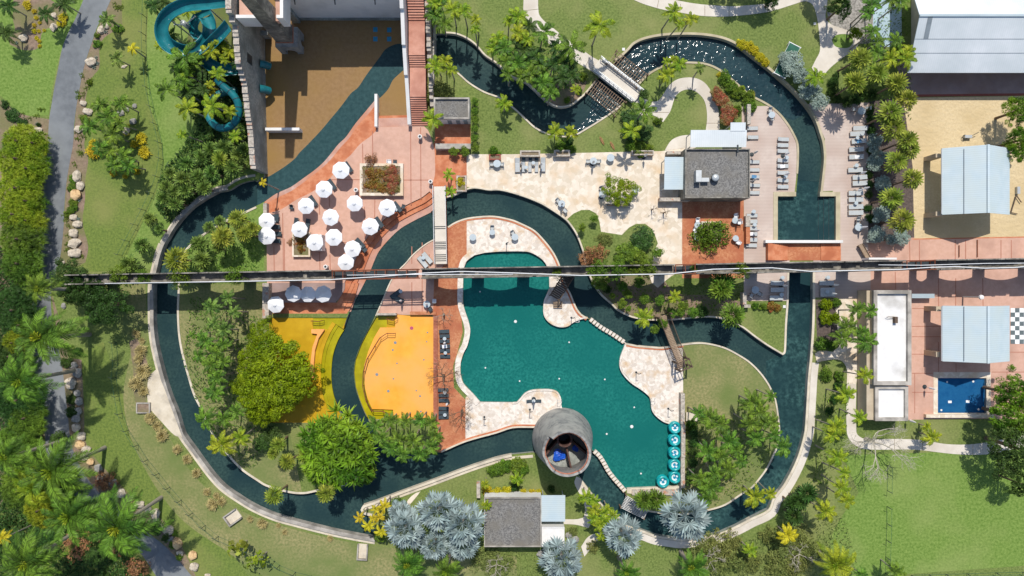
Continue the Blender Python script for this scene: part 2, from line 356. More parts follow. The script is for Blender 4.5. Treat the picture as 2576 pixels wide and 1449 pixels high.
lay('garden_path', 0.03, 'path', "2130,1086 2140,1110 2165,1127 2200,1131 2300,1131 2400,1142 2480,1143 2540,1132 2620,1115 2620,1085 2540,1102 2450,1117 2380,1117 2320,1107 2250,1104 2180,1105 2162,1098 2154,1086 2154,960 2130,960")
lay('garden_path', 0.03, 'coral_stone', "2100,750 2180,748 2184,860 2182,905 2160,930 2154,965 2130,965 2130,930 2120,910 2102,904 2070,908 2055,912 2050,890 2062,882 2095,885 2110,870")
lay('garden_path', 0.03, 'path', "1450,1198 1462,1205 1478,1240 1494,1276 1490,1310 1480,1328 1450,1320 1418,1318 1418,1306 1450,1306 1468,1302 1472,1280 1462,1250 1445,1215")
lay('garden_path', 0.03, 'path', "1510,1340 1480,1350 1462,1375 1470,1400 1482,1385 1500,1362 1530,1350")
lay('garden_path', 0.03, 'coral_stone', "1046,1240 1058,1236 1044,1254 1030,1270 1022,1275 1026,1258")
# --- paving
lay('terrace', 0, 'coral_stone', "1174,388 1288,388 1440,385 1665,380 1725,372 1725,500 1716,505 1716,664 1640,664 1648,627 1655,612 1648,592 1638,574 1623,563 1600,563 1583,572 1564,591 1512,583 1508,557 1500,537 1483,528 1463,528 1443,537 1423,554 1400,537 1363,514 1325,498 1288,486 1229,476 1174,470", False)
lay('terrace', 0, 'coral_stone', "1630,683 1712,683 1690,694 1672,708 1655,724 1640,712", False)
lay('terrace', 0, 'orange_concrete', "1079,388 1110,318 1184,310 1184,370 1174,385 1174,470 1144,492 1125,497 1122,664 1079,664", False)
lay('plaza', 0, 'pink_concrete', "936,318 1065,316 1078,330 1092,372 1094,400 1094,440 1086,470 1082,500 1044,530 994,560 969,580 949,605 939,630 916,650 896,670 889,700 860,740 672,742 670,537 706,520 744,500 784,478 829,444 856,410 881,386 904,360 950,318")
lay('plaza', 0, 'pink_concrete', "1090,602 1069,614 1039,639 1019,662 1004,677 986,700 974,724 961,756 946,792 1089,792 1092,720", False)
lay('plaza', 0, 'pink_concrete', "2282,598 2620,592 2620,664 2180,668 2180,612", False)
lay('plaza', 0, 'pink_concrete', "2190,680 2620,672 2620,1052 2280,1056 2190,1056", False)
lay('plaza', 0, 'pink_concrete', "672,684 672,668 900,668 890,712 672,712", False)
lay('plaza', 0, 'pink_concrete', "1010,668 1118,640 1119,700 1060,720 985,700", False)
lay('plaza', 0, 'pink_concrete', "2184,664 2620,660 2620,690 2184,690", False)
lay('brick_patio', 0, 'brick_terracotta', rect(1716, 655, 1871, 700), False)
lay('timber_deck', 0.02, 'deck', rect(1871, 655, 1986, 690), False)
lay('timber_deck', 0.02, 'deck', rect(2046, 655, 2188, 690), False)
lay('terrace', 0, 'coral_stone', rect(1640, 655, 1718, 690), False)
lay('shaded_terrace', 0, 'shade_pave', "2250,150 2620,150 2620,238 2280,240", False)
lay('brick_border', 0, 'brick_band', "2280,238 2620,234 2620,240 2280,244", False)
lay('sand_court', 0, 'sand', "2272,246 2620,241 2620,594 2300,600 2296,420", False)
lay('brick_border', 0, 'orange_concrete', "2296,600 2620,594 2620,597 2296,603", False)
lay('brick_patio', 0, 'brick_terracotta', "1716,505 1871,500 1871,664 1716,664", False)
lay('timber_deck', 0.02, 'deck', "1866,268 1950,266 1970,290 1988,318 2000,345 2004,380 2004,430 1998,490 1952,490 1950,664 1871,664 1871,500 1866,480")
lay('timber_deck', 0.02, 'deck', "2030,262 2184,258 2184,664 2095,664 2095,480 2060,482 2070,400 2075,350 2060,315", False)
lay('timber_deck', 0.02, 'deck', "1871,684 1982,684 1980,757 1871,757", False)
lay('timber_deck', 0.02, 'deck', "2048,684 2190,680 2190,752 2048,748", False)
lay('brick_patio', 0, 'brick_terracotta', "1089,796 1092,700 1118,664 1119,560 1174,553 1174,640 1160,672 1156,730 1160,790 1164,835 1150,890 1140,920 1142,975 1175,1010 1174,1106 1111,1140 1091,1132", False)
lay('terrace', 0, 'coral_white', "1174,556 1206,550 1244,550 1288,560 1340,584 1380,622 1400,650 1410,690 1430,740 1450,785 1480,800 1452,818 1420,830 1380,812 1362,780 1250,720 1160,700 1174,640", False)
lay('terrace', 0, 'coral_white', "1171,1000 1190,985 1212,1005 1288,1006 1310,990 1340,972 1400,975 1420,1000 1425,1040 1345,1100 1288,1070 1171,1106", False)
lay('terrace', 0, 'coral_white', "1570,858 1600,868 1660,873 1718,866 1719,1066 1690,1070 1660,1060 1640,1040 1630,1000 1570,950 1556,920", False)
lay('patio', 0, 'orange_concrete', "1094,305 1184,305 1184,370 1094,370", False)
# --- walled pools
lay('wave_pool', -0.5, 'water_brown', "664,-40 1036,-40 1034,250 1032,314 952,318 946,320 941,258 919,284 894,314 869,349 830,389 780,440 730,475 668,507 664,430", False)
lay('wave_pool_deep', -0.5, 'water_brown_band', "1060,107 1019,107 1009,107 994,108 969,120 954,140 939,160 919,187 899,217 881,232 856,265 831,295 806,325 771,362 751,382 739,397 714,417 694,430 674,442 660,447 640,460 644,518 664,508 694,487 731,470 764,447 794,425 814,407 831,387 851,362 869,345 894,310 919,280 941,252 956,242 976,220 986,200 1004,182 1020,171 1060,168")
# entry slopes beside the wave pool
lay('entry_slope', -0.06, 'orange_concrete', "942,254 950,262 951,318 935,340 906,362 883,389 858,412 831,447 786,482 746,502 708,526 670,538 664,510 700,487 731,474 764,451 794,429 816,409 833,391 853,364 872,347 896,312 921,284")
lay('entry_slope', -0.10, 'wet_pink', "944,250 946,262 925,288 900,316 876,350 857,370 837,395 820,413 796,434 766,457 733,480 700,496 670,512 664,508 664,518 664,508 694,487 731,470 764,447 794,425 814,407 831,387 851,362 869,345 894,310 919,280")
lay('wave_pool_ramp', -0.3, 'orange_concrete', "952,290 1031,288 1032,298 952,300", False)
lay('wave_pool_ramp', -0.1, 'wet_pink', "952,297 1032,295 1034,318 952,320", False)
# --- the lazy river
b_wo = P("644,453 620,457 600,464 575,479 550,484 525,497 487,522 462,547 442,572 425,600 415,617 405,645 398,675 392,700 389,724 389,774 390,824 395,864 405,909 420,964 432,999 447,1036 462,1086 470,1100 487,1123 512,1158 537,1191 565,1221 600,1246 643,1272 694,1294 744,1308 794,1321 844,1333 894,1343 945,1352")
b_wi = P("644,519 612,534 575,550 520,582 490,605 465,630 452,660 447,690 448,724 446,766 447,819 452,864 462,909 475,956 487,994 507,1034 530,1086 548,1116 573,1145 588,1163 612,1186 643,1207 669,1223 711,1236 744,1242 769,1242 794,1237 839,1228 884,1217")
lay('river', -0.7, 'water_river', b_wo + b_wi[::-1])
lay('river', -0.7, 'water_river', "800,1236 884,1217 940,1350 800,1322", False)
b_s1 = P("945,1352 936,1298 914,1291 908,1281 914,1271 944,1261 1019,1233 1094,1206 1169,1178 1244,1153 1287,1143 1340,1138 1420,1150")
b_n1 = P("884,1217 915,1190 912,1160 925,1100 934,1071 960,1106 1000,1135 1050,1142 1111,1138 1171,1112 1249,1090 1290,1077 1342,1076 1420,1076")
lay('river', -0.7, 'water_river', b_n1 + [(1420, 1150)] + b_s1[::-1] + [(850, 1300)], False)
b_ml = P("1084,532 1044,552 1006,574 976,602 951,632 939,657 929,682 909,722 891,756 873,799 864,824 849,849 836,886 831,924 831,961 836,994 844,1021 870,1060 895,1110 908,1160")
b_mr = P("1090,602 1069,614 1039,639 1019,662 1004,677 986,700 974,724 961,756 944,794 926,831 909,864 894,904 890,936 894,974 904,1006 916,1036 929,1061 934,1071 960,1106")
lay('river', -0.7, 'water_river', [(1110, 515)] + b_ml + [(900, 1220)] + b_mr[::-1] + [(1115, 585)])
b_ct = P("1110,503 1125,497 1144,492 1171,479 1194,474 1229,479 1256,479 1288,486 1325,498 1363,514 1400,537 1423,554 1438,572 1450,592 1460,617 1467,639 1470,657 1483,697 1498,724 1513,744 1538,766 1553,781 1590,799 1638,806 1688,806 1713,804 1763,799 1808,801 1860,820 1900,849 1932,871 1969,893")
b_cb = P("1110,580 1126,570 1144,559 1171,549 1206,544 1244,543 1288,552 1313,562 1345,579 1368,602 1388,627 1400,647 1409,668 1418,700 1428,724 1435,736 1445,761 1452,776 1463,790 1478,799")
b_cc = P("1575,863 1600,868 1633,871 1663,873 1688,870 1718,865 1758,861 1788,864 1825,874 1863,894 1888,911 1913,936 1932,962 1942,981 1952,1006 1959,1049 1962,1086 1958,1120 1947,1145 1932,1176 1913,1203 1890,1229 1863,1246 1825,1271 1788,1283 1738,1293 1690,1294 1650,1290 1625,1286 1598,1263 1575,1246")
lay('river', -0.7, 'water_river', b_ct + [(2000, 930), (2000, 990), (1960, 1000)] + P("1942,981 1932,962 1913,936 1888,911 1863,894 1825,874 1788,864 1758,861 1718,865 1688,870 1663,873 1633,871 1600,868 1575,863") + b_cb[::-1], False)
b_eo = P("2044,684 2044,754 2042,824 2039,874 2036,911 2032,949 2029,999 2026,1049 2023,1086 2014,1123 2004,1153 1989,1186 1969,1221 1944,1253 1932,1281 1888,1303 1850,1323 1808,1341 1763,1350 1713,1355 1688,1352 1650,1346 1623,1336 1575,1318 1553,1296 1526,1279 1513,1266 1488,1239 1463,1206 1450,1191 1420,1160")
b_ei = P("1985,684 1984,724 1983,761 1979,819 1977,874 1975,888 1969,893")
b_ei = [(1986, 670)] + b_ei; b_eo = [(2046, 670)] + b_eo
lay('river', -0.7, 'water_deep', b_ei + [(1932, 910)] + b_cc[12:] + P("1575,1239 1543,1204 1525,1179 1508,1151 1490,1133 1440,1120") + b_eo[::-1], False)
# north river and the small pool
b_no = P("1082,86 1119,84 1144,86 1169,95 1194,112 1219,140 1244,157 1265,175 1288,195 1320,207 1343,227 1370,252 1393,267 1413,271 1438,265 1458,250 1473,237 1500,205")
b_no2 = P("1548,155 1565,142 1583,125 1595,112 1620,100 1663,91 1713,88 1763,89 1813,97 1850,112 1888,140 1932,174 1962,200 1990,225 2015,252 2037,280 2052,307 2062,337 2069,362 2072,400 2067,450 2062,494 2102,494 2102,606")
b_ni = P("1956,606 1956,494 2002,494 2007,437 2009,400 2008,362 1997,335 1982,310 1960,283 1932,261 1888,237 1850,205 1813,175 1776,159 1728,155 1688,157 1665,165 1630,185 1600,215")
b_ni2 = P("1560,265 1533,285 1500,307 1475,322 1450,336 1425,342 1400,340 1370,332 1345,318 1325,300 1295,272 1261,246 1219,230 1181,207 1156,185 1130,165 1082,146")
lay('river', -0.7, 'water_river', b_no + b_no2 + b_ni + b_ni2, True)
lay('river_ripples', -0.7, 'water_ripple', "1500,205 1548,155 1565,142 1583,125 1595,112 1620,100 1663,91 1713,88 1763,89 1813,97 1850,112 1888,140 1932,174 1962,200 1990,225 2015,252 2037,280 2000,300 1960,283 1932,261 1888,237 1850,205 1813,175 1776,159 1728,155 1688,157 1665,165 1630,185 1600,215 1560,265 1533,285 1500,307 1475,322 1450,336 1440,320 1480,290")
lay('small_pool', -0.72, 'water_deep', "2064,455 2062,494 2102,494 2102,606 1956,606 1956,494 2002,494 2006,450", False)
for i, x in enumerate((2064, 2076, 2088)):
    lay('pool_steps', (-.6, -.45, -.28)[i], 'water_deep', rect(x, 497, x + (12 if i < 2 else 13), 605), False)
# main pool
b_p1 = P("1575,866 1574,872 1564,899 1562,919 1568,936 1588,959 1613,976 1635,994 1640,1006 1643,1029 1650,1041 1668,1056 1688,1063 1713,1063")
b_p2 = P("1425,1040 1413,1024 1411,1001 1403,986 1388,980 1363,979 1338,981 1320,989 1300,1011 1288,1012 1208,1011 1189,989 1166,964 1159,941 1159,914 1166,889 1176,869 1183,834 1179,809 1169,779 1165,761 1165,724 1166,685 1168,672 1174,657 1194,642 1219,636 1256,633 1325,633 1345,640 1363,652 1374,666 1381,690 1382,724 1370,752 1367,766 1367,789 1374,804 1388,816 1408,823 1428,821 1443,811 1463,803 1478,801")
lay('main_pool', -0.4, 'water_teal', b_p1 + P("1713,1225 1577,1231") + P("1564,1225 1543,1201 1530,1186 1520,1166 1505,1146 1490,1133 1478,1065 1450,1040") + b_p2 + P("1522,828"), False)
# yellow splash pads
lay('splash_pad', -.12, 'pad_yellow', "677,799 872,799 864,826 849,851 836,888 831,924 831,961 836,994 846,1024 870,1064 677,1064", False)
lay('splash_pad', -.18, 'pad_olive', "787,799 873,799 858,830 800,828 787,828", False)
for i, (o, w) in enumerate(((-34, 10), (-24, 8), (-16, 17))):
    ribbon('splash_pad', (-.16, -.3, -.42)[i], ('pad_yellow', 'pad_olive', 'pad_olive')[i], P("864,828 849,853 836,888 831,924 831,961 836,994 846,1022"), -o, -o - w)
lay('splash_pad', -.35, 'pad_olive', "946,796 1092,796 1092,1056 926,1056 916,1036 904,1006 894,974 890,936 894,904 909,864 926,831", False)
lay('splash_pad', -.3, 'pad_yellow', "972,796 994,796 994,824 972,824", False)
lay('splash_pad_dry', -.08, 'pad_orange', "994,790 1034,794 1034,790 1091,796 1091,1056 988,1054 989,1031 936,1029 924,1001 918,976 915,949 916,919 926,884 941,849 956,824 994,824", False)
# orange steps of the plaza down to the river
ribbon('river_steps', -.2, 'orange_concrete', P("1108,516 1084,534 1044,554 1006,576 976,604 951,634 939,659 929,684 909,724 900,745"), 44, 29)
ribbon('river_steps', -.42, 'orange_concrete', P("1108,516 1084,534 1044,554 1006,576 976,604 951,634 939,659 929,684 909,724 900,745"), 29, 16)
ribbon('river_steps', -.6, 'wet_pink', P("1108,514 1084,532 1044,552 1006,574 976,602 951,632 939,657 929,682 909,722 891,756 880,785"), 16, 0)
for i in range(4):
    k = 9 * i
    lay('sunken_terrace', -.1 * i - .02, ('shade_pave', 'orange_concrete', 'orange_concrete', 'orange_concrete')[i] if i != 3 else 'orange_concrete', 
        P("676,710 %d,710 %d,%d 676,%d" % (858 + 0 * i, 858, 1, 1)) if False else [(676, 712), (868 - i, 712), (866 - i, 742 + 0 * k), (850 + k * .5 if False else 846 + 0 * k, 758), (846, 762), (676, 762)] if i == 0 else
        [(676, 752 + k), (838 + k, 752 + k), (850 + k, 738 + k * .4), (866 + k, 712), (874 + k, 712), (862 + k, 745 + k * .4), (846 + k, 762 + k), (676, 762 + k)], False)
# blue pool and chessboard
lay('pool_surround', .03, 'coral_stone', rect(2348, 936, 2492, 1042), False)
lay('blue_pool', -.35, 'water_blue', rect(2359, 951, 2481, 1039), False)
lay('shallow_marks', -.345, 'check_white', rect(2389, 1009, 2398, 1015), False)
lay('shallow_marks', -.345, 'check_white', rect(2434, 1008, 2443, 1014), False)
for (x, y) in ((937, 65), (972, 66), (937, 89), (972, 89)): lay('pool_floor_squares', -.49, 'blue_tile', rect(x, y, x + 11, y + 12), False)
for i in range(8):
    for j in range(8):
        x, y = 2542 + i * 11.25, 775 + j * 11.25
        if (i + j) % 2: lay('chessboard_dark', .02, 'check_grey', rect(x, y, x + 11.25, y + 11.25), False)
        else: lay('chessboard_light', .02, 'check_white', rect(x, y, x + 11.25, y + 11.25), False)
lay('pale_court', .02, 'pale_blue_floor', rect(2196, -60, 2268, 118), False)
for q in ((1945, 483, 1956, 606), (1956, 483, 2002, 494), (2062, 483, 2102, 494), (2102, 483, 2113, 606)): lay('pool_edge', .1, 'pool_coping', rect(*q), False)
# copings and river walks
ribbon('river_wall', .35, 'coping_old', b_wo[3:], 0, 9.3) 
ribbon('river_walk', .05, 'coping', b_wo[10:], 9, 17)
ribbon('river_walk', .05, 'coping', b_wo[:11], 9, 15)
lay('river_walk', .05, 'coping', "374,950 392,930 412,965 432,1020 462,1100 440,1095 405,1059 380,1031 372,1014")
ribbon('coping', .1, 'coping', b_wi, -5, 0)
ribbon('coping', .3, 'coping', b_s1[4:11], 5, -1); ribbon('river_walk', .05, 'coping', b_s1[4:12], 13, 6)
ribbon('coping', .3, 'coping', b_s1[1:6], 6, 0)
ribbon('coping', .1, 'coping', b_n1[8:], -4, 0); ribbon('brick_edge', .06, 'orange_concrete', b_n1[8:], -8, -4)
ribbon('coping', .1, 'coping', b_mr[:9], -3, 0)
ribbon('coping', .1, 'coping', b_ct[1:], -4, 0)
ribbon('coping', .1, 'coping', b_cb[1:], 4, 0); ribbon('brick_edge', .05, 'orange_concrete', b_cb[1:], 8, 4)
ribbon('coping', .1, 'coping', b_cc[:-2], 4, 0); ribbon('brick_edge', .05, 'orange_concrete', b_cc[:6], 8, 4)
ribbon('coping', .1, 'coping', b_eo[:-2], -6, 0); ribbon('river_walk', .04, 'path', b_eo[5:28], -24, -7)
ribbon('coping', .1, 'coping', b_ei, 5, 0)
ribbon('coping', .1, 'coping', b_no[1:], -4, 0); ribbon('coping', .1, 'pool_coping', b_no2[:25], -6, 0)
ribbon('coping', .1, 'pool_coping', b_ni[3:], -5, 0); ribbon('coping', .1, 'coping', b_ni2, -4, 0)
ribbon('coping', .12, 'coral_white', b_p1, 4, 0); ribbon('coping', .12, 'coral_white', b_p2[:10], -4, 0); ribbon('coping', .12, 'coral_white', b_p2[10:26], -14, 0); ribbon('coping', .12, 'coral_white', b_p2[26:], -4, 0)
lay('coping', .12, 'coping', "1577,1228 1714,1222 1714,1236 1600,1243 1577,1240", False)

def build_ground():
    verts = []; edges = []; idx = {}
    faces_in = []
    def vid(p):
        k = (round(p[0], 1), round(p[1], 1))
        if k not in idx: idx[k] = len(verts); verts.append(Vector((k[0] + random.uniform(-.004, .004), k[1] + random.uniform(-.004, .004))))
        return idx[k]
    big = [(-20000, -20000), (22000, -20000), (22000, 22000), (-20000, 22000)]
    info = [('ground', 0.0, 'grass')] + [(a, b, c) for a, b, c, _ in LAY]
    for pts in [big] + [l[3] for l in LAY]:
        ids = []
        for p in pts:
            i = vid(p)
            if not ids or ids[-1] != i: ids.append(i)
        if ids[0] == ids[-1]: ids.pop()
        for a, b in zip(ids, ids[1:] + ids[:1]): edges.append((a, b))
        faces_in.append(ids)
    ov, oe, of, _, _, _ = geometry.delaunay_2d_cdt(verts, edges, [], 1, 1e-4, True)
    import numpy as np
    V = np.array([(v.x, v.y) for v in ov]); F = [tuple(f) for f in of]
    Cn = np.array([V[list(f)].mean(0) for f in F]); lab = np.zeros(len(F), int)
    for li, pts in enumerate([l[3] for l in LAY], 1):
        Q = np.array(pts); ins = np.zeros(len(F), bool)
        x0, y0 = Q.min(0); x1, y1 = Q.max(0)
        cand = np.where((Cn[:, 0] > x0) & (Cn[:, 0] < x1) & (Cn[:, 1] > y0) & (Cn[:, 1] < y1))[0]
        if not len(cand): continue
        px, py = Cn[cand, 0], Cn[cand, 1]; wn = np.zeros(len(cand), int)
        for a, b in zip(Q, np.roll(Q, -1, 0)):
            cr = (b[0] - a[0]) * (py - a[1]) - (px - a[0]) * (b[1] - a[1])
            wn += ((a[1] <= py) & (b[1] > py) & (cr > 0)).astype(int); wn -= ((a[1] > py) & (b[1] <= py) & (cr < 0)).astype(int)
        lab[cand[wn != 0]] = li
    W = [G(v[0], v[1]) for v in V]
    groups = {}
    for fi, f in enumerate(F):
        n, z, m = info[lab[fi]]; groups.setdefault((n, z, m), []).append(fi)
    emap = {}
    for fi, f in enumerate(F):
        for a, b in zip(f, f[1:] + f[:1]): emap.setdefault((min(a, b), max(a, b)), []).append(fi)
    walls = {}
    for (a, b), fs in emap.items():
        if len(fs) != 2: continue
        z0, z1 = info[lab[fs[0]]][1], info[lab[fs[1]]][1]
        if abs(z0 - z1) < 1e-4: continue
        hi = fs[0] if z0 > z1 else fs[1]; m = info[lab[hi]]
        key = m if max(z0, z1) > 0.04 or m[0] in ('river_steps', 'sunken_terrace', 'splash_pad', 'splash_pad_dry', 'entry_slope') else ('pool_wall', 0, 'pool_wall')
        walls.setdefault(key, []).append((a, b, min(z0, z1), max(z0, z1)))
    names = {}
    for key in set(groups) | set(walls): names.setdefault(key[0], []).append(key)
    for n, keys in names.items():
        v = []; f = []; fm = []; ms = []
        for (nn, z, m) in keys:
            if m not in ms: ms.append(m)
            mi = ms.index(m); loc = {}
            for fi in groups.get((nn, z, m), []):
                ids = []
                for i in F[fi]:
                    if i not in loc: loc[i] = len(v); v.append((W[i].x, W[i].y, z))
                    ids.append(loc[i])
                a, b, c = (Vector(v[i]) for i in ids[:3])
                if (b - a).cross(c - a).z < 0: ids = ids[::-1]
                f.append(ids); fm.append(mi)
            for a, b, z0, z1 in walls.get((nn, z, m), []):
                k = len(v); v += [(W[a].x, W[a].y, z0), (W[b].x, W[b].y, z0), (W[b].x, W[b].y, z1), (W[a].x, W[a].y, z1)]
                f.append([k, k + 1, k + 2, k + 3]); fm.append(mi)
        structure(mesh_obj(n, v, f, None, mats=ms, fm=fm))
build_ground()
# thin brick joints in the pink paving
def strips(name, segs, w, mat, z=.006):
    m = MB()
    for x0, y0, x1, y1 in segs:
        a, b = G(x0, y0), G(x1, y1); d = (b - a).normalized() * 1; u = Vector((-d.y, d.x, 0)) * w / 2
        m.add([a - u + Vector((0, 0, z)), b - u + Vector((0, 0, z)), b + u + Vector((0, 0, z)), a + u + Vector((0, 0, z))], [(0, 1, 2, 3)])
    return structure(m.build(name, mat))
strips('paving_joints', [(912, 362, 913, 412), (937, 330, 938, 412), (1033, 330, 1034, 515), (1058, 320, 1059, 500), (711, 536, 713, 680), (803, 455, 804, 540), (828, 450, 829, 520),
    (803, 600, 805, 680), (830, 640, 831, 680), (917, 520, 918, 600), (942, 600, 943, 500), (689, 620, 690, 682), (715, 600, 716, 682), (830, 452, 905, 452), (1015, 453, 1078, 453),
    (860, 610, 940, 612), (1036, 620, 1036, 664), (1062, 610, 1062, 664), (1062, 700, 1062, 790), (1036, 710, 1036, 790), (1080, 640, 1080, 664),
    (2288, 604, 2289, 660), (2313, 604, 2313, 660), (2403, 604, 2403, 660), (2429, 604, 2429, 660), (2518, 604, 2518, 660), (2544, 604, 2544, 660),
    (2361, 700, 2361, 770), (2404, 700, 2404, 770), (2472, 700, 2473, 770), (2252, 684, 2253, 728)], .12, 'joint')
strips('paving_joints', [(2294, 776, 2360, 776), (2294, 821, 2370, 821), (2294, 847, 2370, 847), (2294, 891, 2340, 891), (2294, 939, 2346, 939), (2301, 940, 2301, 1040), (2294, 987, 2346, 987),
    (2540, 886, 2600, 886), (2495, 936, 2600, 936), (2495, 985, 2600, 985), (2533, 936, 2533, 985), (2361, 860, 2361, 940), (2405, 914, 2405, 936)], .1, 'joint')
strips('path_joints', [(1319, 27, 1355, 23), (1400, 92, 1412, 84), (1472, 168, 1486, 142), (1682, 243, 1706, 254), (1742, 196, 1742, 226), (1790, 252, 1804, 244), (1775, 310, 1810, 310),
    (1657, 0, 1653, 20), (1712, 10, 1710, 32), (1773, 14, 1773, 40), (1834, 16, 1834, 41), (2055, 33, 2078, 33), (1683, 283, 1642, 283), (2250, 1104, 2250, 1131), (2320, 1108, 2320, 1134), (2447, 1117, 2447, 1143), (2492, 1112, 2492, 1143),
    (2039, 986, 2058, 987), (2035, 1040, 2056, 1040), (2033, 940, 2060, 940)], .06, 'mulch', .036)
# ---------------------------------------------------------------- large structures
def topbox(m, x0, y0, x1, y1, z0, z1):
    """box whose top face is seen at plan rectangle x0..x1, y0..y1"""
    a, b = G(x0, y1, z1), G(x1, y0, z1); return m.box(a.x, a.y, z0, b.x, b.y, z1)
# --- the aqueduct ruin: trough on arches, in stretches joined by rusty steel frames
AA = G(215, 702.7, 6.0); AB = G(2640, 661.0, 6.0)
ax = (AB - AA); ax.z = 0; ax.normalize(); ay = Vector((-ax.y, ax.x, 0))
def aq(x, off, z):
    xx = (x - CX) * S; t = (xx - AA.x) / ax.x; p = AA + ax * t + ay * off; return Vector((p.x, p.y, z))
HALF = .68; PITCH = 114.5; P0 = 2233 - PITCH * 20
def stretch(x0, x1, label, seed):
    rnd = random.Random(seed)
    root = empty('aqueduct', aq((x0 + x1) / 2, 0, 0)); tag(root, 'aqueduct', label=label, group='stretches of the ruined aqueduct')
    inv = root.location
    bot = [(x0, 0.0)]; k = math.ceil((x0 - P0) / PITCH - .35)
    X = P0 + PITCH * k
    def arc(a, b):
        n = 10; out = []
        for i in range(n + 1):
            t = i / n; out.append((a + (b - a) * t, 3.9 + .75 * (1 - (2 * t - 1) ** 2)))
        return out
    cur = x0
    pw = 15
    edges_ = []
    c = P0 + PITCH * math.floor((x0 - P0) / PITCH)
    piers = []
    while c < x1 + PITCH:
        piers.append((c - pw, c + pw)); c += PITCH
    piers = [(max(a, x0), min(b, x1)) for a, b in piers if b > x0 + 3 and a < x1 - 3]
    if not piers or piers[0][0] > x0 + 20: piers = [(x0, x0 + 18)] + piers
    if piers[-1][1] < x1 - 20: piers.append((x1 - 18, x1))
    out = []
    for i, (a, b) in enumerate(piers):
        out += [(a, -.75), (b, -.75)]
        if i + 1 < len(piers): out += [(b + .01, 3.9)] + arc(b, piers[i + 1][0])[1:-1] + [(piers[i + 1][0] - .01, 3.9)]
    a0, b0 = piers[0][0], piers[-1][1]
    poly = out + [(b0, 4.95), (a0, 4.95)]
    n = len(poly); m = MB()
    m.add([aq(x, -HALF, z) - inv for x, z in poly] + [aq(x, HALF, z) - inv for x, z in poly],
          [list(range(n)), list(range(n, 2 * n))[::-1]] + [[i, n + i, n + (i + 1) % n, (i + 1) % n] for i in range(n)])
    m.build('arcade', 'stone_wall', root)
    for sgn, nm in ((1, 'parapet'), (-1, 'parapet')):
        m = MB(); N = max(4, int((b0 - a0) / 9)); prev = None
        for i in range(N):
            xa, xb = a0 + (b0 - a0) * i / N, a0 + (b0 - a0) * (i + 1) / N
            h = 6.15 + rnd.uniform(-.12, .12); h = max(h, 5.6) - (rnd.random() < .06) * .5
            o0, o1 = sgn * (HALF - .16 + .003) , sgn * (HALF + .003)
            vs = [aq(x, o, z) - inv for z in (4.947, h) for x, o in ((xa, o0), (xb, o0), (xb, o1), (xa, o1))]
            m.add(vs, [(3, 2, 1, 0), (4, 5, 6, 7), (0, 1, 5, 4), (1, 2, 6, 5), (2, 3, 7, 6), (3, 0, 4, 7)])
        m.build(nm, 'stone_wall', root)
    return root
stretch(232, 862, 'longest grey stone aqueduct stretch, on arches west of the orange river steps', 1)
stretch(1066, 1672, 'grey stone aqueduct stretch on arches crossing the teal main pool', 2)
stretch(1722, 2218, 'grey stone aqueduct stretch on arches beside the small rectangular pool', 3)
stretch(2288, 2650, 'grey stone aqueduct stretch on arches crossing the pink pavement near the sand court', 4)
for x0, x1, lab in ((864, 1064, 'long rusty steel frame bridging the aqueduct gap above the curved river'), (1674, 1720, 'short rusty steel frame bridging the aqueduct gap beside the red brick patio'),
                    (2220, 2286, 'rusty steel frame bridging the aqueduct gap south of the sand court')):
    inv = aq((x0 + x1) / 2, 0, 0); RL = []; CB = []
    for o in (-HALF + .1, HALF - .1):
        for z in (4.9, 6.0): RL.append(MB().bar(aq(x0 - 4, o, z) - inv, aq(x1 + 4, o, z) - inv, .14))
    n = max(2, int((x1 - x0) / 25))
    for i in range(n + 1):
        x = x0 + (x1 - x0) * i / n
        for z in (4.9, 6.0): CB.append(MB().bar(aq(x, -HALF + .1, z) - inv, aq(x, HALF - .1, z) - inv, .1))
        for o in (-HALF + .1, HALF - .1): CB.append(MB().bar(aq(x, o, 4.95) - inv, aq(x, o, 5.95) - inv, .1))
    r = empty('steel_frame', inv); tag(r, 'steel frame', label=lab, group='steel frames across the aqueduct gaps')
    [q.build('rail', 'rust_metal', r) for q in RL]; [q.build('cross_bar', 'rust_metal', r) for q in CB]
    m3 = MB(); m3.box(-(x1 - x0) * S / 2, -HALF + .2, 4.75, (x1 - x0) * S / 2, HALF - .25, 4.83, rz=math.atan2(ax.y, ax.x)); m3.build('walkway_plate', 'dark_metal', r)
# white pipes lying on the trough
def pipe(pts, r, label, name='water_pipe'):
    pr = [aq(x, o, z) for x, o, z in pts]; m = MB().tube(pr, r, 6); o = m.build(name, 'pipe_white', shade=True); tag(o, 'pipe', label=label, group='white pipes along the aqueduct')
pipe([(330, -.6, 6.3), (700, -.62, 6.33), (860, -.6, 6.3), (980, -.3, 6.28), (1080, .05, 6.28), (1170, .18, 6.28), (1280, -.1, 6.28), (1450, -.62, 6.3), (1660, -.62, 6.3), (1760, -.1, 6.3), (1900, -.05, 6.3), (1990, -.6, 6.3), (2200, -.55, 6.3), (2270, -.35, 6.3), (2330, -.3, 6.3), (2400, -.58, 6.3), (2470, -.55, 6.3), (2540, -.3, 6.3), (2640, -.45, 6.3)], .06, 'thick white pipe running the whole length of the aqueduct on its south parapet')
pipe([(900, -.05, 6.3), (1060, -.12, 6.3), (1150, -.2, 6.32), (1290, -.3, 6.3)], .05, 'thin white pipe over the steel frame west of the pedestrian footbridge')
pipe([(2150, .1, 6.3), (2250, -.05, 6.32), (2400, .05, 6.3), (2500, .0, 6.3), (2620, .02, 6.3)], .045, 'thin white pipe along the aqueduct south of the sand court')
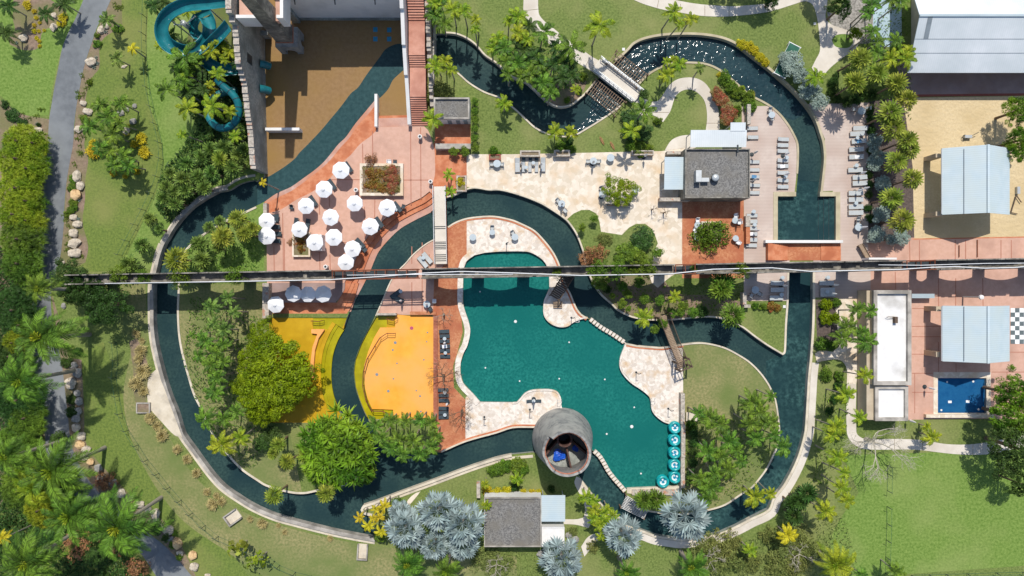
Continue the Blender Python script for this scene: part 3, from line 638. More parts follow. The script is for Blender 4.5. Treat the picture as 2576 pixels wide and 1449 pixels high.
# --- tall stone wall between slides and wave pool
def profile_wall(name, rows, w, mat, label, cat, capmat=None, rough=0, side=-1, group=None):
    """rows: (y plan ground, x plan ground, height); wall runs north-south, w metres thick towards side"""
    m = MB(); cp = MB(); rnd = random.Random(5)
    base = Vector(((rows[0][1] - CX) * S, -(rows[len(rows) // 2][0] - CY) * S, 0))
    for (y0, x0, h0), (y1, x1, h1) in zip(rows, rows[1:]):
        n = max(1, int(abs(y1 - y0) / 8)) if rough else 1
        for i in range(n):
            ta, tb = i / n, (i + 1) / n
            za, zb = (h0 + (h1 - h0) * ta), (h0 + (h1 - h0) * tb)
            if rough: za = zb = (za + zb) / 2 + rnd.uniform(-rough, rough)
            A = Vector(((x0 + (x1 - x0) * ta - CX) * S, (CY - (y0 + (y1 - y0) * ta)) * S, 0)) - base
            B = Vector(((x0 + (x1 - x0) * tb - CX) * S, (CY - (y0 + (y1 - y0) * tb)) * S, 0)) - base
            D = Vector((side * w, 0, 0)); Z = lambda z: Vector((0, 0, z))
            m.add([A - Z(.7), B - Z(.7), B + D - Z(.7), A + D - Z(.7), A + Z(za), B + Z(zb), B + D + Z(zb), A + D + Z(za)],
                  [(0, 1, 2, 3), (7, 6, 5, 4), (4, 5, 1, 0), (6, 7, 3, 2), (5, 6, 2, 1), (7, 4, 0, 3)])
            if capmat:
                e = Vector((.004 * side, 0, 0))
                cp.add([A - e + Z(za + .003), B - e + Z(zb + .003), B + D + e + Z(zb + .003), A + D + e + Z(za + .003), A - e + Z(za + .06), B - e + Z(zb + .06), B + D + e + Z(zb + .06), A + D + e + Z(za + .06)],
                       [(0, 1, 2, 3), (7, 6, 5, 4), (4, 5, 1, 0), (6, 7, 3, 2), (5, 6, 2, 1), (7, 4, 0, 3)])
    o = m.build(name, mat, None, base); tag(o, cat, label=label, group=group)
    if capmat: cp.build('wall_top', capmat, o)
    return o
profile_wall('stone_wall', [(-30, 664, 11.6), (40, 664, 11.5), (112, 664, 11.2), (126, 664, 9.2), (210, 665, 8.4), (240, 665, 6.4), (300, 667, 5.6), (345, 668, 4.8), (420, 670, 4.2), (437, 671, 4.0)], .72, 'grey_render',
             'tall weathered grey stone wall between the teal slides and the wave pool', 'wall', 'rubble_stone', .1)
for (y0, y1, z0, z1, zz) in ((170, 192, 4.6, 6.4, 0), (318, 333, 2.2, 3.2, 0)):
    m = MB(); a = G(664.6, y0); m.box(0, 0, z0, .05, (y1 - y0) * S, z1); o = m.build('shutter', 'dark_metal', None, (a.x, G(0, y1).y, 0)); tag(o, 'shutter', 'dark opening', 'in the tall stone wall of the wave pool')
# --- white stage wall and pale walls of the wave pool
def simple(name, cat, label, mat, *boxes, capm=None, group=None):
    x0 = sum(b[0] + b[2] for b in boxes) / 2 / len(boxes); y0 = sum(b[1] + b[3] for b in boxes) / 2 / len(boxes)
    base = G(x0, y0); m = MB()
    for (xa, ya, xb, yb, z0, z1) in boxes:
        a, b = G(xa, yb, z1), G(xb, ya, z1); m.box(a.x - base.x, a.y - base.y, z0, b.x - base.x, b.y - base.y, z1)
    o = m.build(name, mat, None, base); tag(o, cat, label=label, group=group); return o
root = empty('stage_building', G(880, 30)); tag(root, 'building', label='large white rendered building with a smooth wall rising behind the wave pool')
def inroot(m, name, mat, rt):
    for v in m.v: v -= rt.location
    return m.build(name, mat, rt)
a, b = G(734, 46), G(1024, -40); inroot(MB().box(a.x, a.y, .25, b.x, b.y, 10.4), 'wall', 'white_paint', root)
for xa, xb, hh in ((745, 775, 12.5), (775.05, 835, 11.6), (835.05, 905, 10.9)):
    a = G(xa, 40); b = G(xb, -40); inroot(MB().box(a.x, a.y - .1, 10.41, b.x, b.y, hh), 'roof_block', 'white_paint', root)
a, b = G(740, 48), G(1018, 45); inroot(MB().box(a.x, a.y, -.5, b.x, a.y + .2, .25), 'plinth', 'grey_render', root)
for x in (779, 873, 967):
    p = G(x, 46); inroot(MB().box(p.x - .2, p.y - .2, 6.6, p.x + .2, p.y + .02, 7.0).bar((p.x, p.y - .2, 6.8), (p.x, p.y - .75, 6.5), .12), 'spotlight', 'dark_metal', root)
# platform with pink floor and white parapets
root = empty('slide_platform', G(680, 110)); tag(root, 'platform', label='raised slide platform with pink floor and white parapets around the tall chimney')
def seen(x, y, z): return G(x, y, z)
zt = 10.5; a, b = seen(594, 45, zt), seen(650, -30, zt); m = MB().box(a.x, a.y, 8.6, b.x, b.y, 9.5); inroot(m, 'floor', 'pink_concrete', root)
a, b = seen(668, 45, zt), seen(712, -30, zt); m = MB().box(a.x + .9, a.y, 8.6, b.x, b.y, 9.5); inroot(m, 'floor', 'pink_concrete', root)
m = MB(); a = seen(593, 45, zt); b = seen(645, 37, zt); m.box(a.x, a.y - .006, 7.6, b.x, b.y, zt); inroot(m, 'parapet', 'white_paint', root); m = MB()
a = seen(695, 45, zt); b = seen(712, 37, zt); m.box(a.x, a.y - .006, 7.6, b.x + .006, b.y, zt); a = seen(704, 37, zt); b = seen(712, -30, zt); m.box(a.x, a.y, 7.6, b.x + .006, b.y, zt); inroot(m, 'parapet', 'white_paint', root)
m = MB(); a = seen(600, 40, zt)
for x, y in ((663, 60), (663, 90), (735, 50)): 
    p = G(x, y); inroot(MB().box(p.x, p.y - .3, -.5, p.x + 1.0, p.y + .3, 1.2 if y == 90 else 7.6), 'support', 'grey_render', root)
# chimney on an arched podium
px0, px1, py0, py1 = 707, 762, 84, 133
root = empty('stone_chimney', G((px0 + px1) / 2, (py0 + py1) / 2)); tag(root, 'chimney', label='very tall square stone chimney on an arched podium in the wave pool')
A, B = G(px0, py1), G(px1, py0)
def archface(m, A2, B2, axis, fixed, t, z0, z1):
    """wall between coordinates A2..B2 along axis with an arch opening"""
    mid = (A2 + B2) / 2; r = (B2 - A2) * .24; n = 10
    pts = [(A2, z0), (mid - r, z0), (mid - r, z0 + .8)] + [(mid - r * math.cos(math.pi * i / n), z0 + .8 + r * math.sin(math.pi * i / n)) for i in range(1, n)] + [(mid + r, z0 + .8), (mid + r, z0), (B2, z0), (B2, z1), (A2, z1)]
    mk_ = (lambda u, w, z: (u, w, z)) if axis == 'x' else (lambda u, w, z: (w, u, z))
    k = len(pts); m.add([mk_(u, fixed, z) for u, z in pts] + [mk_(u, fixed + t, z) for u, z in pts], [list(range(k)), list(range(k, 2 * k))[::-1]] + [[i, k + i, k + (i + 1) % k, (i + 1) % k] for i in range(k)])
m = MB(); archface(m, A.x, B.x, 'x', A.y, .45, -.5, 2.4); archface(m, A.x, B.x, 'x', B.y - .45, .45, -.5, 2.4)
archface(m, A.y + .453, B.y - .453, 'y', A.x, .45, -.5, 2.4); archface(m, A.y + .453, B.y - .453, 'y', B.x - .45, .45, -.5, 2.4)
m.add([(A.x, A.y, 2.403), (B.x, A.y, 2.403), (B.x, B.y, 2.403), (A.x, B.y, 2.403)] + [(A.x + .45, A.y + .5, 3.0), (B.x - .45, A.y + .5, 3.0), (B.x - .45, B.y - .3, 3.0), (A.x + .45, B.y - .3, 3.0)],
      [(0, 1, 5, 4), (1, 2, 6, 5), (2, 3, 7, 6), (3, 0, 4, 7), (4, 5, 6, 7)])
inroot(m, 'podium', 'tower_stone', root)
cx_, cy_ = (A.x + B.x) / 2, (A.y + B.y) / 2 + .1; m = MB(); hw0, hw1, zt = 1.12, .62, 25.0
m.add([(cx_ - hw0, cy_ - hw0, 2.9), (cx_ + hw0, cy_ - hw0, 2.9), (cx_ + hw0, cy_ + hw0, 2.9), (cx_ - hw0, cy_ + hw0, 2.9), (cx_ - hw1, cy_ - hw1, zt), (cx_ + hw1, cy_ - hw1, zt), (cx_ + hw1, cy_ + hw1, zt), (cx_ - hw1, cy_ + hw1, zt)],
      [(4, 5, 6, 7), (0, 1, 5, 4), (1, 2, 6, 5), (2, 3, 7, 6), (3, 0, 4, 7)])
inroot(m, 'shaft', 'stone_wall', root)
inroot(MB().box(cx_ - hw0 - .06, cy_ - hw0 - .06, 3.0, cx_ + hw0 + .06, cy_ + hw0 + .06, 3.3), 'brick_course', 'tower_brick', root)
profile_wall('pool_side_wall', [(-30, 1034, 7.6), (20, 1034, 7.5), (70, 1034, 6.8), (70.5, 1034, 6.3), (145, 1034, 5.2), (145.5, 1034, 4.8), (208, 1035, 3.6), (208.5, 1035, 3.2), (250, 1036, 2.4), (318, 1037, 1.2)], .48, 'white_paint', 'long stepped white wall between the wave pool and the pink staircase', 'wall')
simple('low_wall', 'wall', 'short white wall standing at the brown wave pool beach, parallel to the staircase', 'white_paint', (942, 236, 949, 318, -.5, .9))
simple('low_wall', 'wall', 'white wall stub jutting from the tall stone wall into the brown water', 'white_paint', (667, 321, 753, 328, -.5, 1.0))
# teal slide outlets in the wall
for y in (170, 232):
    m = MB(); p = G(664, y + 0); 
    m.tube([(0, 0, 1.6), (.5, 0, 1.3), (.95, 0, .5)], .55, 10, False); o = m.build('slide_outlet', 'teal_plastic', None, (p.x + .01, p.y, .2), shade=True)
    tag(o, 'slide', 'teal slide outlet', 'poking out of the tall stone wall above the brown water')
# --- pink staircase
root = empty('staircase', G(1050, 160)); tag(root, 'staircase', label='long pink concrete staircase climbing beside the white stepped wall')
m = MB(); z = .0; segs = []
y = 316
for n_, run, land in ((14, 4.7, 69), (6, 4.5, 80), (13, 5.5, 60)):
    for i in range(n_): z += .165; segs.append((y, y - run, z)); y -= run
    segs.append((y, y - land, z)); y -= land
for (ya, yb, zz) in segs:
    xa, xb = 1037 + (316 - ya) * .0, 1075 + (316 - ya) * .0
    a, b = Vector(((xa - CX) * S, (CY - ya) * S, 0)), Vector(((xb + 1 - CX) * S, (CY - yb) * S, 0)); m.box(a.x, a.y, -.02, b.x, b.y, zz)
inroot(m, 'steps', 'stair_pink', root)
m = MB()
for (ya, yb, zz) in segs[::1]:
    if abs(ya - yb) < 10:
        a = Vector(((1037 - CX) * S, (CY - ya) * S, 0)); b = Vector(((1076 - CX) * S, 0, 0)); m.box(a.x + .02, a.y - .004, zz - .165, b.x - .02, a.y + .06, zz - .06)
inroot(m, 'riser', 'brick_band', root)
# rubble pillars at its east side
profile_wall('rubble_wall', [(-20, 1079, 6.6), (20, 1079, 5.4), (60, 1080, 4.2), (100, 1080, 4.0), (140, 1081, 3.2), (190, 1082, 2.4), (250, 1084, 1.6), (290, 1086, .9)], -.55, 'rubble_stone', 'uneven rubble stone wall along the east side of the pink staircase', 'wall', None, .45)
profile_wall('thin_wall', [(0, 1094, 3.0), (60, 1094, 2.6), (150, 1092, 1.8), (250, 1091, 1.2)], -.2, 'coping_old', 'thin grey wall beside the rubble wall at the west end of the north river', 'wall', None, .05)

# --- tower of the sugar mill
bc = G(1415, 1102); tc_ = G(1424, 1146, 9.3)
root = empty('mill_tower', bc); tag(root, 'tower', label='round tapering stone mill tower with an open broken top beside the teal main pool')
m = MB(); n = 64; rb, rt = 4.28, 2.98; rnd = random.Random(3)
def notch(k):
    a = math.degrees(2 * math.pi * k / n) % 360
    h = 9.3 + .12 * math.sin(a / 17) + rnd.uniform(-.06, .06)
    if 140 < a < 195: h -= 1.3
    if 235 < a < 300: h -= .45
    return h
hs = [notch(k) for k in range(n)]
lv = [0, 2, 4, 6, 7.8]
for i, z in enumerate(lv + [None]):
    for k in range(n):
        a = 2 * math.pi * k / n; zz = hs[k] if z is None else z; r = rb + (rt - rb) * zz / 9.3
        m.v.append(Vector((r * math.cos(a), r * math.sin(a), zz)))
for i in range(len(lv)):
    for k in range(n): k2 = (k + 1) % n; m.f.append([i * n + k, i * n + k2, (i + 1) * n + k2, (i + 1) * n + k])
m.build('outer_wall', 'tower_stone', root, shade=True)
m = MB()
for i, (z, t) in enumerate(((None, .0), (None, .3), (None, .34), (None, .46), (5.5, .6), (2.6, .6))):
    for k in range(n):
        a = 2 * math.pi * k / n; zz = hs[k] - {.0: 0, .3: .05, .34: .2, .46: .25}.get(t, 0) if z is None else z; r = rb + (rt - rb) * zz / 9.3 - t
        m.v.append(Vector((r * math.cos(a), r * math.sin(a), zz)))
for i in range(5):
    for k in range(n): k2 = (k + 1) % n; m.f.append([i * n + k, i * n + k2, (i + 1) * n + k2, (i + 1) * n + k])
lo_ = m.f[3 * n:]; fm_ = [0] * n + [1] * (2 * n) + [2] * (2 * n)
mesh_obj('lining', m.v, m.f, None, root, mats=['tower_stone', 'tower_brick', 'tower_stone'], fm=fm_)
m = MB(); m.disc(3.6, 3.2, 32); m.build('inner_floor', 'grey_render', root)
m = MB(); m.lathe([(.8, 3.2), (.8, 6.0), (1.02, 6.0), (1.02, 3.2)], 28, (-.15, 1.1)); m.build('centre_ring', 'dark_brick', root)
m = MB()
for ang in (205, 340, 285): a = R(ang); c0 = Vector((-.15, 1.1, 0)); m.bar(c0 + Vector((math.cos(a), math.sin(a), 0)) * 1.0 + Vector((0, 0, 4.2)), Vector((math.cos(a), math.sin(a), 0)) * 3.05 + Vector((0, 0, 4.2)), .22, 2.0)
m.build('spoke_wall', 'dark_brick', root)
m = MB(); m.disc(.78, 3.4, 20, (-.15, 1.1)); m.build('dark_shaft', 'dark_metal', root)
def cloth(name, w, h, seed, mat, loc, label):
    rnd = random.Random(seed); m = MB(); N = 12
    for i in range(N + 1):
        for j in range(N + 1):
            u, v = i / N * 2 - 1, j / N * 2 - 1; q = max(abs(u), abs(v), 1e-3); l = math.hypot(u, v) or 1; k = q / l * (1 + .2 * math.sin(3 * math.atan2(v, u) + seed))
            m.v.append(Vector((u * k * w, v * k * h, .35 * (1 - (u * k) ** 2 * .5 - (v * k) ** 2 * .5) + rnd.uniform(-.1, .1))))
    for i in range(N):
        for j in range(N): m.f.append([i * (N + 1) + j, (i + 1) * (N + 1) + j, (i + 1) * (N + 1) + j + 1, i * (N + 1) + j + 1])
    o = m.build(name, mat, None, loc, shade=True); tag(o, 'tarpaulin', label=label); return o
cloth('tarpaulin', .85, .8, 2, 'blue_tarp', (bc.x - .75, bc.y - 1.55, 3.45), 'bright blue tarpaulin heaped on the floor inside the round tower')
cloth('tarpaulin', .4, .6, 4, 'blue_tarp', (bc.x + 1.5, bc.y - .5, 3.5), 'small dark blue tarpaulin by the east wall inside the round tower')

# --- buildings and canopies
def gable(name, label, eave, ridgez, x0, y0, x1, y1, axis, rx, mat, posts=(), mat_end='dark_metal', ext=None, walls=None):
    """plan rectangle seen at eave height; ridge along axis at plan coordinate rx seen at ridge height"""
    c = G((x0 + x1) / 2, (y0 + y1) / 2, eave); root = empty(name, (c.x, c.y, 0))
    a, b = G(x0, y1, eave), G(x1, y0, eave); t = .12
    if axis == 'y':
        r = G(rx, 0, ridgez).x; sec = [(a.x, eave), (r, ridgez), (b.x, eave)]
        V_ = [(x, y, z) for y in (a.y, b.y) for x, z in sec] + [(x, y, z - t) for y in (a.y, b.y) for x, z in sec]
    else:
        r = G(0, rx, ridgez).y; sec = [(a.y, eave), (r, ridgez), (b.y, eave)]
        V_ = [(x, y, z) for x in (a.x, b.x) for y, z in sec] + [(x, y, z - t) for x in (a.x, b.x) for y, z in sec]
    F_ = [(0, 1, 4, 3), (1, 2, 5, 4), (6, 9, 10, 7), (7, 10, 11, 8), (0, 3, 9, 6), (2, 8, 11, 5), (0, 6, 7, 1), (1, 7, 8, 2), (3, 4, 10, 9), (4, 5, 11, 10)]
    inroot(MB().add(V_, F_), 'roof', mat, root)
    if axis == 'y': p0, p1 = (r, a.y - .02, ridgez + .05), (r, b.y + .02, ridgez + .05)
    else: p0, p1 = (a.x - .02, r, ridgez + .05), (b.x + .02, r, ridgez + .05)
    inroot(MB().bar(p0, p1, .3, .08), 'ridge_cap', 'roof_blue' if axis == 'y' else 'roof_metal', root)
    for (px, py) in posts:
        p = G(px, py, 0); inroot(MB().box(p.x - .16, p.y - .16, 0, p.x + .16, p.y + .16, eave), 'post', 'beige_wall', root)
    if walls: inroot(walls, 'wall', 'beige_wall', root)
    return root
w = MB(); 
for (xa, ya, xb, yb) in ((2346, 392, 2356, 402), (2346, 396, 2352, 530), (2346, 536, 2356, 544)): a, b = G(xa, yb), G(xb, ya); w.box(a.x, a.y, 0, b.x, b.y, 2.6)
r = gable('canopy', '', 3.7, 6.1, 2370, 373, 2540, 540, 'y', 2486, 'roof_blue', [(2372, 400), (2372, 520), (2480, 400), (2480, 520)]); tag(r, 'canopy', label='pale blue ridged canopy roof standing in the sand court'); CANO = [r]
m = MB(); 
for (x0, y0, x1, y1) in ((2354, 386, 2372, 396), (2354, 532, 2372, 543)): a, b = G(x0, y1, 2.8), G(x1, y0, 2.8); inroot(MB().box(a.x, a.y, 0, b.x, b.y, 2.8), 'side_pier', 'beige_wall', r)
r = gable('canopy', '', 3.7, 6.1, 2371, 769, 2540, 909, 'y', 2486, 'roof_blue', [(2372, 790), (2372, 880), (2480, 790), (2480, 880)]); tag(r, 'canopy', label='pale blue ridged canopy roof between the chessboard and the small blue pool'); CANO.append(r)
m = MB()
for (x0, y0, x1, y1) in ((2355, 771, 2373, 783), (2355, 885, 2373, 898)): a, b = G(x0, y1, 2.8), G(x1, y0, 2.8); inroot(MB().box(a.x, a.y, 0, b.x, b.y, 2.8), 'side_pier', 'beige_wall', r)
for r_, (ya, yb) in zip(CANO, ((375, 538), (771, 908))):
    zz = 3.7 + 2.4 * (2424 - 2370) / (2486 - 2370); A1, B1 = G(2424, ya, zz), G(2424, yb, zz); A1.z = B1.z = zz + .09; inroot(MB().bar(A1, B1, .07, .05), 'seam', 'roof_strip', r_)
    A1, B1 = G(2370.5, ya, 3.7), G(2370.5, yb, 3.7); inroot(MB().bar(A1 + Vector((-.06, 0, -.05)), B1 + Vector((-.06, 0, -.05)), .12, .12), 'gutter', 'pale_metal', r_)
r = gable('sports_hall', '', 4.2, 7.0, 2283, -60, 2700, 183, 'x', 39, 'roof_metal_x'); tag(r, 'building', label='big hall with a pale metal gable roof at the north end of the sand court')
a, b = G(2292, 176), G(2690, -50); inroot(MB().box(a.x, a.y, 0, b.x, b.y, 4.05), 'wall', 'beige_wall', r)
# darker sheet on its roof and lap lines
def on_slope(xa, ya, xb, yb, lift=.03):
    def z_at(y):   # south slope: eave (y=183@4.2) to ridge (y=39@7.0)
        ye, yr = G(0, 183, 4.2).y, G(0, 39, 7.0).y
        z = 5.0
        for _ in range(12): Y = G(0, y, z).y; z = 4.2 + (Y - ye) / (yr - ye) * 2.8
        return z + lift
    return [G(x, y, z_at(y)) for x, y in ((xa[0], ya), (xb[0], ya), (xb[1], yb), (xa[1], yb))]
m = MB().add(on_slope((2335, 2323), 41, (2347, 2335), 98), [(0, 3, 2, 1)]); inroot(m, 'roof_light', 'roof_strip', r)
for y in (97.5, 133): inroot(MB().add(on_slope((2302, 2302), y, (2600, 2600), y + .9, .04), [(0, 3, 2, 1)]), 'sheet_lap', 'roof_strip', r)
def flat_building(name, label, x0, y0, x1, y1, h, roofmat, wallmat, par=.35, pw=.22, pmat=None, cat='building'):
    c = G((x0 + x1) / 2, (y0 + y1) / 2, h); root = empty(name, (c.x, c.y, 0)); tag(root, cat, label=label)
    a, b = G(x0, y1, h), G(x1, y0, h)
    inroot(MB().box(a.x, a.y, 0, b.x, b.y, h - par), 'wall', wallmat, root)
    inroot(MB().add([(a.x + pw, a.y + pw, h - par + .01), (b.x - pw, a.y + pw, h - par + .01), (b.x - pw, b.y - pw, h - par + .01), (a.x + pw, b.y - pw, h - par + .01)], [(0, 1, 2, 3)]), 'roof', roofmat, root)
    m = MB(); e = .003
    m.box(a.x - e, a.y - e, h - par + .001, b.x + e, a.y + pw, h); m.box(a.x - e, b.y - pw, h - par + .001, b.x + e, b.y + e, h)
    m.box(a.x - e, a.y + pw + .001, h - par + .001, a.x + pw, b.y - pw - .001, h - .004); m.box(b.x - pw, a.y + pw + .001, h - par + .001, b.x + e, b.y - pw - .001, h - .004)
    inroot(m, 'parapet', pmat or wallmat, root)
    return root
hut = flat_building('pump_house', 'small grey gravel-roofed hut with three blue shutters on its south side', 1091, 245, 1181, 299, 3.0, 'gravel_roof', 'white_paint', pmat='coping_old')
for x in (1131, 1152, 1171):
    p = G(x, 310); a = G(1091, 299, 3.0); inroot(MB().box(G(x - 5, 0, 1.6).x, a.y - .03, .1, G(x + 5, 0, 1.6).x, a.y - .004, 2.2), 'shutter', 'roof_strip', hut)
bar_ = flat_building('bar_building', 'dark gravel-roofed bar building between the red brick patio and the timber deck', 1724, 374, 1887, 498, 3.9, 'gravel_roof', 'stone_wall', pmat='stone_wall', pw=.15)
flat_building('service_hut', 'grey gravel-roofed service building beside the silver palms south of the tower', 1218, 1252, 1362, 1376, 3.0, 'gravel_roof', 'white_paint', pmat='coping_old', pw=.12)
def shed(name, label, x0, y0, x1, y1, h, mat, tilt=.3, leg=True):
    c = G((x0 + x1) / 2, (y0 + y1) / 2, h); root = empty(name, (c.x, c.y, 0)); tag(root, 'roof', label=label)
    a, b = G(x0, y1, h), G(x1, y0, h); t = .08
    vs = [(a.x, a.y, h - tilt), (b.x, a.y, h - tilt), (b.x, b.y, h), (a.x, b.y, h)]; vs += [(x, y, z - t) for x, y, z in vs]
    inroot(MB().add(vs, [(0, 1, 2, 3), (7, 6, 5, 4), (0, 4, 5, 1), (1, 5, 6, 2), (2, 6, 7, 3), (3, 7, 4, 0)]), 'roof_sheet', mat, root)
    if leg:
        for x in (a.x + .25, b.x - .25):
            for y in (a.y + .25, b.y - .25): inroot(MB().box(x - .06, y - .06, 0, x + .06, y + .06, h - tilt - t), 'post', 'pale_metal', root)
    return root
shed('awning', 'pale blue square metal awning on the west side of the gravel-roofed bar', 1672, 395, 1735, 476, 3.0, 'roof_blue')
shed('awning', 'wide pale metal awning along the north side of the gravel-roofed bar', 1738, 327, 1879, 369, 3.4, 'roof_metal_x')
shed('awning', 'short pale metal awning raised over the wider one north of the bar', 1838, 308, 1876, 329, 3.55, 'roof_metal_x', .1)
shed('awning', 'blue-white metal awning half in the tower shadow beside the service building', 1362, 1246, 1422, 1314, 2.9, 'roof_blue')
r = flat_building('store_room', 'low pale flat-roofed store room with a curved brick end beside the service building', 1363, 1326, 1420, 1377, 2.5, 'white_roof', 'white_paint', par=.12, pw=.12)
long_ = flat_building('changing_block', 'long narrow white-roofed block with stained ends on the pink pavement', 2198, 730, 2293, 969, 3.6, 'white_roof', 'beige_wall', par=.45, pw=.5, pmat='coping_old')
flat_building('changing_annex', 'smaller white-roofed annex with a stained roof at the south end of the long block', 2202, 971, 2285, 1059, 3.1, 'white_roof', 'beige_wall', par=.35, pw=.45, pmat='coping_old')
a, b = G(2180, 1056, 2.6), G(2197, 731, 2.6); simple('side_lean_to', 'lean-to', 'narrow beige lean-to along the west side of the long white-roofed block', 'beige_wall', (2180, 731, 2198, 1056, 0, 2.6))
o = simple('ac_unit', 'roof unit', 'brown boxy unit with a bent pipe on the long white roof', 'timber_dark', (2251, 797, 2259, 813, 3.15, 3.7)); 
p = [G(2250, 797, 3.5), G(2235, 796, 3.5), G(2230, 798, 3.5), G(2235, 800, 3.5), G(2250, 799, 3.5)]; mm = MB().tube([q - o.location for q in p], .035, 5); mm.build('pipe', 'timber_dark', o)
# bar roof units
o = simple('ac_unit', 'roof unit', 'L-shaped pale metal duct on the gravel roof of the bar', 'pale_metal', (1751, 428, 1765, 457, 3.6, 4.7), (1765.2, 447, 1784, 457, 3.6, 4.3))
c = G(1800, 447, 4.3); root = empty('roof_fan', (c.x, c.y, 0)); tag(root, 'roof fan', label='round white mushroom fan on the gravel roof of the bar')
MB().lathe([(.4, 3.55), (.4, 4.1), (.55, 4.1), (.55, 4.2)], 20).build('housing', 'dark_metal', root); MB().lathe([(.5, 4.2), (.5, 4.35), (.35, 4.5), (.0, 4.55)], 20).build('cowl', 'pale_metal', root, shade=True)
o = simple('chimney_pipe', 'vent pipe', 'thin dark vent pipe at the north edge of the gravel bar roof', 'dark_metal', (1855, 364, 1858, 384, 3.95, 4.2))

# --- walls and planters
simple('patio_wall', 'wall', 'low grey rendered wall south of the orange patio by the pump hut', 'coping_old', (1095, 361, 1184, 374, 0, 1.1))
simple('stone_wall', 'wall', 'low rubble wall under the square blue awning of the bar', 'rubble_stone', (1660, 497, 1735, 506, 0, 1.3))
simple('stone_wall', 'wall', 'short rubble wall north of the square blue awning', 'rubble_stone', (1678, 380, 1722, 388, 0, 1.3))
simple('stone_wall', 'wall', 'long patchy brick and rubble wall behind the round teal rafts', 'rubble_stone', (1713, 990, 1723, 1066, -.1, 1.2), (1714, 1066.2, 1724, 1150, -.4, 1.25), (1713, 1150.2, 1723, 1228, -.4, 1.15))
simple('pool_wall_end', 'wall', 'rubble wall holding the south rim of the teal main pool', 'rubble_stone', (1590, 1232, 1700, 1246, -.4, .35))
simple('stone_wall', 'wall', 'short rubble wall beside the red brick patio and the deck loungers', 'rubble_stone', (1876, 543, 1888, 570, 0, 1.0))
simple('brick_wall', 'wall', 'orange brick wall beside the deck loungers, east of the red patio', 'brick_terracotta', (1877, 571, 1887, 613, 0, .9))
simple('stone_wall', 'wall', 'narrow rubble wall at the crotons above the timber deck', 'rubble_stone', (1880, 262, 1889, 312, 0, 1.2))
simple('stone_wall', 'wall', 'rubble wall with a corner pier beside the deck south of the aqueduct', 'rubble_stone', (1869, 735, 1878, 766, 0, 1.2), (1872, 766.2, 1888, 774, 0, 1.1))
simple('stone_wall', 'wall', 'small rubble wall between the plaza and the lazy river entrance', 'rubble_stone', (662, 511, 671, 537, -.4, .9))
simple('stone_wall', 'wall', 'rubble wall west of the shaded umbrellas, beside the yellow splash pad', 'rubble_stone', (660, 712, 676, 800, 0, 1.3))
simple('stone_wall', 'wall', 'white speckled rubble wall at the top of the olive splash pad', 'rubble_stone', (948, 788, 997, 793, -.3, .8))
simple('brick_wall', 'wall', 'long low terracotta wall at the top edge of the orange splash pad', 'brick_terracotta', (1031, 784, 1097, 792, -.1, .45))
simple('brick_wall', 'wall', 'low terracotta kerb wall running along the black lounger row', 'red_brick', (1090, 793, 1101, 1058, 0, .3))
simple('pool_wall_bar', 'wall', 'white raised beam at the south end of the small rectangular pool', 'white_paint', (1926, 604, 2121, 611, -.6, .9))
simple('boundary_wall', 'wall', 'pale mossy wall along the south side of the small blue pool', 'coral_stone', (2330, 1043, 2500, 1051, 0, .6))
simple('planter_wall', 'wall', 'thin rubble wall beside the yellow-green palms south of the tower river', 'rubble_stone', (1199, 1214, 1208, 1253, 0, .9))
simple('deck_wall', 'wall', 'low dark wall between the timber deck and the palm bed', 'grey_render', (2180, 602, 2214, 610, 0, 1.0))
simple('white_ledge', 'ledge', 'white ledge on the aqueduct beside the red paved corner', 'white_paint', (2186, 648, 2256, 653, 0, 2.0))
simple('low_screen', 'bench', 'long grey glass-topped shelter in the aqueduct shade beside the white block', 'roof_metal', (2294, 739, 2351, 750, .9, 1.2), (2296, 742, 2298, 748, 0, .9), (2346, 742, 2348, 748, 0, .9))
def planter(name, label, x0, y0, x1, y1, h, mat, t=5):
    c = G((x0 + x1) / 2, (y0 + y1) / 2, 0); root = empty(name, c); tag(root, 'planter', label=label)
    m = MB(); k = lambda xa, ya, xb, yb, z: m.box(G(xa, yb, h).x, G(xa, yb, h).y, 0, G(xb, ya, h).x, G(xb, ya, h).y, z)
    k(x0, y0, x1, y0 + t, h); k(x0, y1 - t, x1, y1, h); k(x0, y0 + t + .05, x0 + t, y1 - t - .05, h - .003); k(x1 - t, y0 + t + .05, x1, y1 - t - .05, h - .003)
    inroot(m, 'box_rim', mat, root)
    m = MB(); k(x0 + t, y0 + t, x1 - t, y1 - t, h - .12); inroot(m, 'soil', 'mulch', root)
planter('planter', 'large square stone planter of red and green shrubs on the pink plaza', 905, 411, 1014, 492, .75, 'coral_stone', 7)
planter('planter', 'small stone planter beside the umbrella with the white box on the plaza', 735, 584, 780, 646, .6, 'coral_stone', 4)
planter('planter', 'stone planter under the leafy tree on the red brick patio', 1874 - 64 + 0, 557, 1872 - 14, 607, .5, 'coral_white', 4) if False else planter('planter', 'pale stone planter under the leafy tree on the red brick patio', 1764, 557, 1814, 606, .5, 'coral_white', 4)
planter('planter', 'grey planter box under the lime-green tree on the beige terrace', 1525, 512, 1586, 520 + 0, .4, 'coping_old', 2)
planter('planter', 'grey stone planter behind the two loungers on the beige terrace', 1308, 378, 1359, 394, .9, 'rubble_stone', 4)
planter('planter', 'grey stone planter beside the palm cluster north of the beige terrace', 1394, 377, 1434, 393, .9, 'rubble_stone', 4)
planter('planter', 'long grey stone planter under the round hedge north of the beige terrace', 1589, 378, 1645, 390, .9, 'rubble_stone', 3)
planter('planter', 'rough stone planter of palms beside the footbridge', 1148, 441, 1174, 482, .6, 'rubble_stone', 4)
planter('planter', 'red stone planter with flowers at the north edge of the terrace', 1230, 388, 1260, 402, .6, 'brick_band', 3)
